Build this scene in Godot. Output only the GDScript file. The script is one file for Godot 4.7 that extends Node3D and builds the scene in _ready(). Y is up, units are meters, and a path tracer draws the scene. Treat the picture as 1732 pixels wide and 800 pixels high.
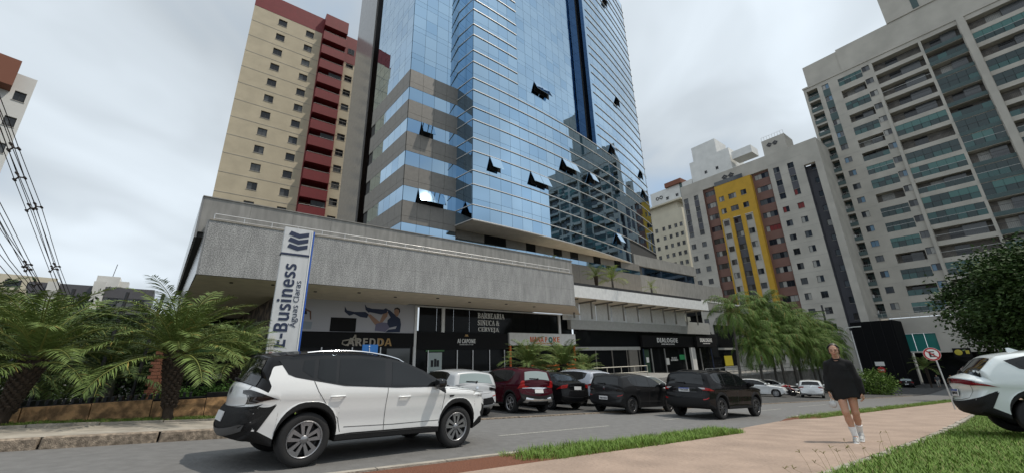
extends Node3D

var rng := RandomNumberGenerator.new()
var M := {}
var used := {}
var tex := {}
var shared := {}

# ------------------------------------------------------------------ mesh builder
class MB:
	var v := PackedVector3Array()
	var n := PackedVector3Array()
	var uv := PackedVector2Array()
	var c := PackedColorArray()
	var ix := PackedInt32Array()
	var col := Color(1, 1, 1)
	var colored := false
	func vert(p: Vector3, nn: Vector3, u := Vector2.ZERO) -> int:
		v.append(p); n.append(nn); uv.append(u); c.append(col)
		return v.size() - 1
	func tri(a: Vector3, b: Vector3, d: Vector3) -> void:
		var nn := (b - a).cross(d - a).normalized()
		var i := vert(a, nn); vert(b, nn); vert(d, nn)
		ix.append_array([i, i + 2, i + 1])
	func quad(a: Vector3, b: Vector3, d: Vector3, e: Vector3) -> void:
		var nn := (b - a).cross(d - a)
		if nn.length_squared() < 1e-14: nn = (d - a).cross(e - a)
		nn = nn.normalized()
		var i := vert(a, nn, Vector2(0, 1)); vert(b, nn, Vector2(1, 1)); vert(d, nn, Vector2(1, 0)); vert(e, nn, Vector2(0, 0))
		ix.append_array([i, i + 2, i + 1, i, i + 3, i + 2])
	func box(ct: Vector3, s: Vector3, bs := Basis()) -> void:
		var h := s * 0.5
		var x := bs.x * h.x; var y := bs.y * h.y; var z := bs.z * h.z
		quad(ct - x - y + z, ct + x - y + z, ct + x + y + z, ct - x + y + z)
		quad(ct + x - y - z, ct - x - y - z, ct - x + y - z, ct + x + y - z)
		quad(ct + x - y + z, ct + x - y - z, ct + x + y - z, ct + x + y + z)
		quad(ct - x - y - z, ct - x - y + z, ct - x + y + z, ct - x + y - z)
		quad(ct - x + y + z, ct + x + y + z, ct + x + y - z, ct - x + y - z)
		quad(ct - x - y - z, ct + x - y - z, ct + x - y + z, ct - x - y + z)
	func bx(x0: float, x1: float, y0: float, y1: float, z0: float, z1: float) -> void:
		box(Vector3((x0 + x1) / 2, (y0 + y1) / 2, (z0 + z1) / 2), Vector3(absf(x1 - x0), absf(y1 - y0), absf(z1 - z0)))
	func rbox(ct: Vector3, s: Vector3, r: float, bs := Basis()) -> void:   # box with chamfered edges
		var h := s * 0.5
		var P := []
		for sx in [-1, 1]:
			for sy in [-1, 1]:
				for sz in [-1, 1]:
					for k in 3:
						var q := Vector3(sx * (h.x - (0.0 if k == 0 else r)), sy * (h.y - (0.0 if k == 1 else r)), sz * (h.z - (0.0 if k == 2 else r)))
						P.append(ct + bs * q)
		hull(P, ct)
	func hull(P: Array, _ct: Vector3) -> void:
		# the 24 points of rbox: index = ((sx*2+sy)*2+sz)*3+k
		var id := func(x, y, z, k): return P[((x * 2 + y) * 2 + z) * 3 + k]
		for s in 2:
			var a = [id.call(s, 0, 0, 0), id.call(s, 1, 0, 0), id.call(s, 1, 1, 0), id.call(s, 0, 1, 0)]
			if s == 0: a.reverse()
			quad(a[0], a[1], a[2], a[3])
			a = [id.call(0, s, 0, 1), id.call(0, s, 1, 1), id.call(1, s, 1, 1), id.call(1, s, 0, 1)]
			if s == 0: a.reverse()
			quad(a[0], a[1], a[2], a[3])
			a = [id.call(0, 0, s, 2), id.call(1, 0, s, 2), id.call(1, 1, s, 2), id.call(0, 1, s, 2)]
			if s == 0: a.reverse()
			quad(a[0], a[1], a[2], a[3])
		for i in 2:
			for j in 2:
				oq([id.call(i, j, 0, 0), id.call(i, j, 1, 0), id.call(i, j, 1, 1), id.call(i, j, 0, 1)], _ct)
				oq([id.call(i, 0, j, 0), id.call(i, 1, j, 0), id.call(i, 1, j, 2), id.call(i, 0, j, 2)], _ct)
				oq([id.call(0, i, j, 1), id.call(1, i, j, 1), id.call(1, i, j, 2), id.call(0, i, j, 2)], _ct)
				for k in 2:
					var t = [id.call(i, j, k, 0), id.call(i, j, k, 1), id.call(i, j, k, 2)]
					if (t[1] - t[0]).cross(t[2] - t[0]).dot(t[0] - _ct) < 0: t.reverse()
					tri(t[0], t[1], t[2])
	func oq(a: Array, ct: Vector3) -> void:
		if (a[1] - a[0]).cross(a[2] - a[0]).dot(a[0] - ct) < 0: a.reverse()
		quad(a[0], a[1], a[2], a[3])
	func grid(P: Array, nu: int, nv: int, closed_u := false) -> void:   # P[i*nv+j], smooth normals
		var N := PackedVector3Array(); N.resize(P.size())
		var mu := nu if closed_u else nu - 1
		for i in mu:
			for j in nv - 1:
				var a: int = i * nv + j; var b: int = ((i + 1) % nu) * nv + j
				var f: Vector3 = (P[b] - P[a]).cross(P[a + 1] - P[a]) + (P[b + 1] - P[b]).cross(P[a + 1] - P[b + 1])
				for q in [a, b, a + 1, b + 1]: N[q] += f
		var s := v.size()
		for k in P.size(): vert(P[k], N[k].normalized(), Vector2(float(k / nv) / maxf(nu - 1, 1), float(k % nv) / maxf(nv - 1, 1)))
		for i in mu:
			for j in nv - 1:
				var a: int = s + i * nv + j; var b: int = s + ((i + 1) % nu) * nv + j
				ix.append_array([a, a + 1, b, b, a + 1, b + 1])
	func tube(pts: Array, rad, sides := 8, caps := true) -> void:
		var P := []
		var up := Vector3.UP
		var m := pts.size()
		for i in m:
			var d: Vector3 = (pts[mini(i + 1, m - 1)] - pts[maxi(i - 1, 0)]).normalized()
			if absf(d.dot(up)) > 0.95: up = Vector3.RIGHT if absf(d.x) < 0.9 else Vector3.FORWARD
			var x := d.cross(up).normalized(); var y := x.cross(d).normalized()
			up = y
			var r: float = rad[i] if rad is Array else rad
			for k in sides + 1:
				var a := TAU * k / sides
				P.append(pts[i] + (x * cos(a) + y * sin(a)) * r)
		grid(P, m, sides + 1)
		if caps:
			for e in [0, m - 1]:
				for k in sides:
					var A: Vector3 = P[e * (sides + 1) + k]; var B: Vector3 = P[e * (sides + 1) + k + 1]
					if e == 0: tri(pts[0], A, B)
					else: tri(pts[m - 1], B, A)
	func lathe(prof: Array, ct := Vector3.ZERO, bs := Basis(), sides := 24) -> void:   # prof: Vector2(r, y)
		var P := []
		for k in sides + 1:
			var a := -TAU * k / sides
			for q in prof: P.append(ct + bs * Vector3(q.x * cos(a), q.y, q.x * sin(a)))
		grid(P, sides + 1, prof.size())
	func poly(pts: PackedVector2Array, f: Callable) -> void:   # flat polygon mapped by f(Vector2)
		var t := Geometry2D.triangulate_polygon(pts)
		for i in range(0, t.size(), 3):
			var a: Vector3 = f.call(pts[t[i]]); var b: Vector3 = f.call(pts[t[i + 1]]); var d: Vector3 = f.call(pts[t[i + 2]])
			tri(a, b, d)
	func prism(pts: PackedVector2Array, z0: float, z1: float, tr := Transform3D()) -> void:   # outline in xy, depth in z
		var q := pts
		if Geometry2D.is_polygon_clockwise(q):
			q = pts.duplicate(); q.reverse()
		var t := Geometry2D.triangulate_polygon(q)
		for i in range(0, t.size(), 3):
			var A := q[t[i]]; var B := q[t[i + 1]]; var C := q[t[i + 2]]
			if (B - A).cross(C - A) < 0:
				var w := B; B = C; C = w
			tri(tr * Vector3(A.x, A.y, z1), tr * Vector3(B.x, B.y, z1), tr * Vector3(C.x, C.y, z1))
			tri(tr * Vector3(A.x, A.y, z0), tr * Vector3(C.x, C.y, z0), tr * Vector3(B.x, B.y, z0))
		for i in q.size():
			var A := q[i]; var B := q[(i + 1) % q.size()]
			quad(tr * Vector3(A.x, A.y, z0), tr * Vector3(B.x, B.y, z0), tr * Vector3(B.x, B.y, z1), tr * Vector3(A.x, A.y, z1))
	func mesh() -> ArrayMesh:
		var a := []; a.resize(Mesh.ARRAY_MAX)
		a[Mesh.ARRAY_VERTEX] = v; a[Mesh.ARRAY_NORMAL] = n; a[Mesh.ARRAY_TEX_UV] = uv; a[Mesh.ARRAY_INDEX] = ix
		if colored: a[Mesh.ARRAY_COLOR] = c
		var m := ArrayMesh.new()
		if ix.size() > 0: m.add_surface_from_arrays(Mesh.PRIMITIVE_TRIANGLES, a)
		return m

# ------------------------------------------------------------------ nodes
func numbered(n: String) -> String:
	if not used.has(n):
		used[n] = 0
		return n
	used[n] += 1
	return "%s_%03d" % [n, used[n]]
func tag(o, label := "", category := "", group := "", kind := ""):
	if label: o.set_meta("label", label)
	if category: o.set_meta("category", category)
	if group: o.set_meta("group", group)
	if kind: o.set_meta("kind", kind)
	return o
func thing(called: String, label: String, category: String, at := Vector3.ZERO, turn := 0.0, group := "") -> Node3D:
	var o := Node3D.new(); o.name = numbered(called); add_child(o, true)
	o.position = at; o.rotation.y = turn
	tag(o, label, category, group)
	return o
func part(called: String, m, mat: Material, parent: Node, at := Vector3.ZERO, bs := Basis()) -> MeshInstance3D:
	var o := MeshInstance3D.new(); o.name = called
	o.mesh = m.mesh() if m is MB else m
	o.material_override = mat
	o.transform = Transform3D(bs, at)
	parent.add_child(o, true)
	return o
func struct(called: String, m, mat: Material) -> MeshInstance3D:
	var o := part(numbered(called), m, mat, self)
	o.set_meta("kind", "structure")
	return o
func copy(o: Node3D, label := "", group := "") -> Node3D:
	var b := RegEx.create_from_string("_\\d{3}$").sub(String(o.name), "")
	var r: Node3D = o.duplicate(); r.name = numbered(b); add_child(r, true)
	tag(r, label, "", group)
	return r
func unit_box() -> Mesh:
	if not shared.has("ubox"):
		var b := MB.new(); b.box(Vector3.ZERO, Vector3.ONE); shared["ubox"] = b.mesh()
	return shared["ubox"]
func sbox(called: String, ct: Vector3, s: Vector3, mat: Material, parent: Node, bs := Basis()) -> MeshInstance3D:   # shared unit box, scaled
	return part(called, unit_box(), mat, parent, ct, bs * Basis.from_scale(s))
func text(called: String, s: String, height: float, mat: Material, parent: Node, tr: Transform3D, width := 0.0, bold := true, serif := false, depth := 0.02) -> MeshInstance3D:
	var t := TextMesh.new()
	var f := SystemFont.new(); f.font_names = PackedStringArray(["Droid Serif" if serif else "Droid Sans"]); f.font_weight = 700 if bold else 400
	t.font = f; t.text = s; t.font_size = 64; t.pixel_size = 0.01; t.depth = 0.05; t.curve_step = 2.0
	t.horizontal_alignment = HORIZONTAL_ALIGNMENT_CENTER; t.vertical_alignment = VERTICAL_ALIGNMENT_CENTER
	var bb := t.get_aabb()
	var sy := height / maxf(bb.size.y, 0.01)
	var sx := width / maxf(bb.size.x, 0.01) if width > 0.0 else sy
	var c := bb.get_center()
	var o := MeshInstance3D.new(); o.name = called; o.mesh = t; o.material_override = mat
	var bs := Basis.from_scale(Vector3(sx, sy, depth / 0.05))
	o.transform = tr * Transform3D(bs, -(bs * Vector3(c.x, c.y, 0)))
	parent.add_child(o, true)
	return o

# ------------------------------------------------------------------ materials
func noise_tex(key: String, freq: float, lo: float, hi: float, octaves := 5, kind := FastNoiseLite.TYPE_SIMPLEX_SMOOTH, size := 512, contrast := 0.5, normal := 0.0, stretch := 1) -> Texture2D:
	if tex.has(key): return tex[key]
	var nz := FastNoiseLite.new(); nz.noise_type = kind; nz.frequency = freq; nz.fractal_octaves = octaves; nz.seed = tex.size() + 3
	var t := NoiseTexture2D.new(); t.width = size; t.height = size / stretch; t.seamless = true; t.noise = nz
	if normal > 0.0:
		t.as_normal_map = true; t.bump_strength = normal
	else:
		var g := Gradient.new()
		g.offsets = PackedFloat32Array([0.5 - contrast / 2, 0.5 + contrast / 2])
		g.colors = PackedColorArray([Color(lo, lo, lo), Color(hi, hi, hi)])
		t.color_ramp = g
	tex[key] = t
	return t
func mat(key: String, lin: Color, rough := 0.8, metal := 0.0, tx: Texture2D = null, scale := 1.0, world := true, nrm: Texture2D = null, nscale := 0.4) -> StandardMaterial3D:
	if M.has(key): return M[key]
	var m := StandardMaterial3D.new(); m.resource_name = key
	m.albedo_color = lin.linear_to_srgb(); m.roughness = rough; m.metallic = metal
	if tx or nrm:
		m.uv1_triplanar = true; m.uv1_world_triplanar = world; m.uv1_scale = Vector3(scale, scale, scale)
	if tx: m.albedo_texture = tx
	if nrm:
		m.normal_enabled = true; m.normal_texture = nrm; m.normal_scale = nscale
	M[key] = m
	return m
func g3(a: float) -> Color: return Color(a, a, a)

func make_materials() -> void:
	var fine := noise_tex("fine", 0.06, 0.72, 1.0, 4)
	var blotch := noise_tex("blotch", 0.010, 0.80, 1.0, 6, FastNoiseLite.TYPE_SIMPLEX_SMOOTH, 512, 0.8)
	var soft := noise_tex("soft", 0.01, 0.93, 1.0, 6, FastNoiseLite.TYPE_SIMPLEX_SMOOTH, 512, 0.9)
	var speck := noise_tex("speck", 0.22, 0.62, 1.0, 3, FastNoiseLite.TYPE_SIMPLEX_SMOOTH, 512, 0.55)
	var streak := noise_tex("streak", 0.008, 0.90, 1.0, 6, FastNoiseLite.TYPE_SIMPLEX_SMOOTH, 512, 0.9)
	var bump := noise_tex("bump", 0.15, 0, 1, 4, FastNoiseLite.TYPE_SIMPLEX_SMOOTH, 512, 0.5, 6.0)
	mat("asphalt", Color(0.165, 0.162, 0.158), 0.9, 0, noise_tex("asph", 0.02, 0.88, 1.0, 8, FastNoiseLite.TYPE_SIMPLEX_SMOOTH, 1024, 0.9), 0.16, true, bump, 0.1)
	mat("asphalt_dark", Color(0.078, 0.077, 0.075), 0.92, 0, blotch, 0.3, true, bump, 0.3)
	mat("concrete", Color(0.42, 0.38, 0.32), 0.9, 0, blotch, 0.35, true, bump, 0.2)
	mat("kerb", Color(0.45, 0.365, 0.28), 0.95, 0, noise_tex("kerbn", 0.03, 0.62, 1.0, 6, FastNoiseLite.TYPE_SIMPLEX_SMOOTH, 512, 0.7), 0.6, true, bump, 0.5)
	mat("path", Color(0.385, 0.285, 0.222), 0.85, 0, noise_tex("pathn", 0.006, 0.84, 1.0, 7, FastNoiseLite.TYPE_SIMPLEX_SMOOTH, 1024, 0.9), 0.14, true, bump, 0.25)
	mat("dirt", Color(0.22, 0.085, 0.045), 1.0, 0, fine, 1.2, true, bump, 0.9)
	mat("lawn_soil", Color(0.075, 0.085, 0.03), 1.0, 0, fine, 0.8, true, bump, 0.6)
	mat("ground", Color(0.10, 0.10, 0.085), 1.0, 0, blotch, 0.1)
	mat("paint_line", Color(0.46, 0.45, 0.41), 0.85, 0, noise_tex("worn", 0.06, 0.55, 1.0, 5), 0.8)
	mat("granite", Color(0.58, 0.575, 0.565), 0.55, 0, speck, 0.14, true)
	mat("granite_smooth", Color(0.33, 0.32, 0.30), 0.5, 0, streak, 0.12, true)
	mat("soffit", Color(0.78, 0.69, 0.56), 0.85, 0, soft, 0.2)
	mat("soffit_white", Color(0.72, 0.66, 0.58), 0.85, 0, soft, 0.2)
	mat("panel_grey", Color(0.21, 0.195, 0.175), 0.4, 0, soft, 0.4)
	mat("joint", Color(0.05, 0.05, 0.05), 0.9)
	mat("glossy_grey", Color(0.27, 0.26, 0.25), 0.14, 0, soft, 0.3)
	mat("dark_metal", Color(0.035, 0.035, 0.038), 0.45, 0.3)
	mat("alu", Color(0.62, 0.62, 0.62), 0.35, 0.7)
	mat("fin", Color(0.72, 0.70, 0.68), 0.4, 0.4)
	mat("steel", Color(0.55, 0.54, 0.52), 0.3, 0.9)
	mat("white_paint", Color(0.75, 0.74, 0.72), 0.5, 0, soft, 0.5, false)
	mat("white_panel", Color(0.78, 0.78, 0.77), 0.45, 0, soft, 0.4)
	mat("black_gloss", Color(0.012, 0.012, 0.013), 0.12)
	mat("black", Color(0.014, 0.014, 0.015), 0.55)
	mat("black_matte", Color(0.018, 0.018, 0.019), 0.9)
	mat("net_black", Color(0.012, 0.012, 0.013), 0.95, 0, fine, 1.0)
	# mirror glass of the tower, three slightly different tints
	for i in 4:
		var t: Color = [Color(0.335, 0.475, 0.61), Color(0.32, 0.46, 0.60), Color(0.355, 0.495, 0.625), Color(0.29, 0.435, 0.585)][i]
		mat("mirror%d" % i, t, 0.02, 1.0)
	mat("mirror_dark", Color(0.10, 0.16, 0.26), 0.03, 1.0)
	mat("shop_glass", Color(0.012, 0.013, 0.014), 0.04)
	mat("win_dark", Color(0.02, 0.022, 0.026), 0.06)
	mat("win_grey", Color(0.10, 0.105, 0.11), 0.1)
	mat("win_curtain", Color(0.42, 0.41, 0.38), 0.35, 0, streak, 0.7, true)
	mat("win_red", Color(0.22, 0.03, 0.025), 0.3)
	mat("win_blue", Color(0.12, 0.22, 0.32), 0.08)
	mat("hole", Color(0.006, 0.006, 0.006), 1.0)  # flat black standing for the shade inside openings
	mat("green_glass", Color(0.025, 0.09, 0.086), 0.08)
	mat("green_glass2", Color(0.05, 0.15, 0.135), 0.08)
	mat("green_dark", Color(0.012, 0.035, 0.036), 0.07)
	mat("rubber", Color(0.015, 0.015, 0.016), 0.85)
	mat("cladding", Color(0.03, 0.03, 0.031), 0.7, 0, fine, 2.0, false)
	mat("chrome", Color(0.75, 0.75, 0.76), 0.12, 1.0)
	mat("rim", Color(0.42, 0.42, 0.43), 0.3, 0.8)
	mat("rim_dark", Color(0.03, 0.03, 0.032), 0.4, 0.5)
	mat("tint_glass", Color(0.006, 0.007, 0.008), 0.03)
	mat("clear_glass", Color(0.10, 0.12, 0.125), 0.03)
	mat("rear_glass", Color(0.25, 0.30, 0.30), 0.05)
	mat("lamp_red", Color(0.32, 0.008, 0.008), 0.08)
	mat("lamp_dark", Color(0.05, 0.012, 0.014), 0.06)
	mat("lamp_clear", Color(0.45, 0.45, 0.46), 0.08)
	mat("plate", Color(0.62, 0.62, 0.62), 0.5)
	mat("plate_blue", Color(0.03, 0.07, 0.30), 0.5)
	mat("ink", Color(0.02, 0.02, 0.025), 0.7)
	mat("ink_navy", Color(0.018, 0.03, 0.075), 0.6)
	mat("sign_white", Color(0.66, 0.67, 0.69), 0.4, 0, soft, 0.6, false)
	mat("sign_blue", Color(0.03, 0.12, 0.52), 0.35)
	mat("letter_white", Color(0.82, 0.82, 0.80), 0.5)
	mat("bark", Color(0.075, 0.055, 0.04), 1.0, 0, fine, 2.5, false, bump, 1.0)
	mat("bark_grey", Color(0.15, 0.14, 0.125), 1.0, 0, fine, 2.5, false, bump, 0.7)
	for k in [["car_white", Color(0.72, 0.73, 0.73)], ["car_silver", Color(0.45, 0.46, 0.47)], ["car_black", Color(0.010, 0.010, 0.011)], ["car_maroon", Color(0.045, 0.005, 0.010)], ["car_grey", Color(0.02, 0.02, 0.021)], ["car_bluesilver", Color(0.40, 0.42, 0.47)], ["car_pearl", Color(0.66, 0.71, 0.71)]]:
		var m := mat(k[0], k[1], 0.32, 0.0)
		if k[1].r < 0.1: m.metallic_specular = 0.0
		m.clearcoat_enabled = true; m.clearcoat = 0.4 if k[1].r < 0.1 else 1.0; m.clearcoat_roughness = 0.03
	mat("rim_machined", Color(0.30, 0.30, 0.31), 0.35, 0.8)
	mat("rim_dark2", Color(0.10, 0.10, 0.105), 0.35, 0.7)
	mat("lamp_smoke", Color(0.012, 0.010, 0.011), 0.05)
	mat("lamp_bar", Color(0.16, 0.012, 0.02), 0.06)
	mat("bumper_grey", Color(0.06, 0.06, 0.062), 0.5)
	mat("green_pane", Color(0.03, 0.20, 0.18), 0.12)
	mat("panel_light", Color(0.40, 0.40, 0.38), 0.6, 0, soft, 0.4)
	mat("granite_flank", Color(0.42, 0.42, 0.42), 0.2, 0, speck, 0.5, true)
	mat("concrete_grey", Color(0.30, 0.29, 0.27), 0.9, 0, blotch, 0.3)
	mat("sign_blue_bright", Color(0.02, 0.14, 0.42), 0.4)
	mat("cable", Color(0.03, 0.022, 0.02), 0.7)
	# weathered runs on the stone faces
	for k in ["granite", "granite_smooth", "granite_flank", "kerb"]:
		var gm: StandardMaterial3D = M[k]
		gm.detail_enabled = true; gm.detail_blend_mode = BaseMaterial3D.BLEND_MODE_MUL
		gm.detail_albedo = noise_tex("runs", 0.012, 0.88, 1.0, 5, FastNoiseLite.TYPE_SIMPLEX_SMOOTH, 512, 0.6)
		gm.detail_uv_layer = BaseMaterial3D.DETAIL_UV_2; gm.uv2_triplanar = true; gm.uv2_world_triplanar = true; gm.uv2_scale = Vector3(0.35, 0.06, 0.35)
	mat("lamp_grey", Color(0.10, 0.10, 0.105), 0.1)
	for k in ["black", "black_matte", "shop_glass", "cladding", "net_black"]: M[k].metallic_specular = 0.22

# ------------------------------------------------------------------ camera, sky, sun
func camera_and_light() -> void:
	var f := 662.0
	var up := Vector3(-56, 2100, -f).normalized()
	var xr := Vector3(914, -186, -f); xr = (xr - up * xr.dot(up)).normalized()
	var zr := xr.cross(up)
	var cam := Camera3D.new(); cam.name = "camera"
	cam.basis = Basis(Vector3(xr.x, up.x, zr.x), Vector3(xr.y, up.y, zr.y), Vector3(xr.z, up.z, zr.z)).orthonormalized()
	cam.position = Vector3(0, 1.3, 0)
	cam.fov = rad_to_deg(2.0 * atan(400.0 / f)); cam.near = 0.05; cam.far = 2000.0
	add_child(cam); cam.current = true
	var env := Environment.new()
	env.background_mode = Environment.BG_SKY
	env.tonemap_mode = Environment.TONE_MAPPER_LINEAR
	env.tonemap_exposure = 1.16
	env.sdfgi_enabled = true; env.ssao_enabled = true; env.ssil_enabled = true
	var sky := Sky.new(); var pm := PanoramaSkyMaterial.new(); pm.panorama = cloud_panorama(); pm.energy_multiplier = 1.0
	sky.sky_material = pm; env.sky = sky
	var we := WorldEnvironment.new(); we.name = "world"; we.environment = env; add_child(we)
	var sun := DirectionalLight3D.new(); sun.name = "sun"
	sun.light_energy = 0.78; sun.light_angular_distance = 0.6; sun.light_color = Color(1.0, 0.965, 0.91); sun.shadow_enabled = true
	var to := Vector3(0.65, 1.55, 0.50).normalized()
	sun.basis = Basis.looking_at(-to, Vector3.FORWARD)
	add_child(sun)

func cloud_panorama() -> ImageTexture:
	var w := 1024; var h := 512
	var im := Image.create_empty(w, h, false, Image.FORMAT_RGBF)
	var a := FastNoiseLite.new(); a.noise_type = FastNoiseLite.TYPE_SIMPLEX_SMOOTH; a.frequency = 0.9; a.fractal_octaves = 6; a.fractal_gain = 0.52; a.seed = 21
	var b := FastNoiseLite.new(); b.noise_type = FastNoiseLite.TYPE_SIMPLEX_SMOOTH; b.frequency = 0.55; b.fractal_octaves = 4; b.seed = 5
	for y in h:
		var el := (0.5 - (y + 0.5) / h) * PI
		for x in w:
			var az := (x + 0.5) / w * TAU
			var d := Vector3(cos(el) * sin(az), sin(el), cos(el) * cos(az))
			var s := absf(d.y) + 0.22
			var p := Vector3(d.x / s, d.y * 0.6, d.z / s)
			var wx := b.get_noise_3dv(p) * 0.6
			var c1 := a.get_noise_3d(p.x + wx, p.y, p.z + wx)
			var c2 := b.get_noise_3d(p.x * 0.8 + 9.0, p.y, p.z * 0.8)
			var cover := smoothstep(-0.75, -0.15, c1 + c2 * 0.55)          # holes show blue
			var bright := clampf(0.63 + c1 * 0.34 + c2 * 0.40, 0.30, 0.92)
			var cloud := Vector3(0.90, 1.0, 1.09) * bright
			var blue := Vector3(0.34, 0.52, 0.76)
			var q := blue.lerp(cloud, 0.45 + 0.55 * cover)
			im.set_pixel(x, y, Color(q.x, q.y, q.z))
	return ImageTexture.create_from_image(im)

# ------------------------------------------------------------------ terrain
func ry(x: float) -> float:   # the road falls away to the right, then levels out
	var t := clampf(x, -60.0, 68.0)
	var y := -0.058 * t
	if x > 68.0: y -= 0.45 * (1.0 - exp(-(x - 68.0) * 0.128))
	return y
func ze(x: float) -> float: return lerpf(-5.7, -6.2, smoothstep(9.0, 17.0, x))   # near edge of the road
func near_rise(x: float, z: float) -> float:
	var e := ze(x)
	var ramp := smoothstep(10.0, 11.6, x) * (1.0 - smoothstep(15.4, 16.6, x))
	var edge := lerpf(0.12, 0.012, ramp)
	var pts := [[e, edge], [e + 0.9, lerpf(0.15, 0.09, ramp)], [-2.0, 0.30], [0.0, 0.40], [60.0, 0.5]]
	if z <= e: return edge
	for i in 4:
		if z <= pts[i + 1][0]: return lerpf(pts[i][1], pts[i + 1][1], (z - pts[i][0]) / (pts[i + 1][0] - pts[i][0]))
	return 0.5
func ny(x: float, z: float) -> float: return ry(x) + near_rise(x, z)
func sheet(xs: Array, zf0: Callable, zf1: Callable, nz: int, yf: Callable) -> MB:
	var b := MB.new()
	var P := []
	for x in xs:
		var z0: float = zf0.call(x); var z1: float = zf1.call(x)
		for j in nz + 1:
			var z := lerpf(z1, z0, float(j) / nz)
			P.append(Vector3(x, yf.call(x, z), z))
	b.grid(P, xs.size(), nz + 1)
	return b
func steps(a: float, b: float, d: float) -> Array:
	var r := []
	var n := maxi(1, int(ceil((b - a) / d)))
	for i in n + 1: r.append(lerpf(a, b, float(i) / n))
	return r
func path_far(x: float) -> float:   # edge of the footpath towards the road; it opens to the road at the ramp
	var ramp := smoothstep(10.2, 11.4, x) * (1.0 - smoothstep(15.6, 16.8, x))
	return lerpf(ze(x) + 0.92, ze(x) + 0.005, ramp)
func path_near(x: float) -> float: return lerpf(-2.0, -2.6, smoothstep(10.0, 30.0, x))

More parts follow.
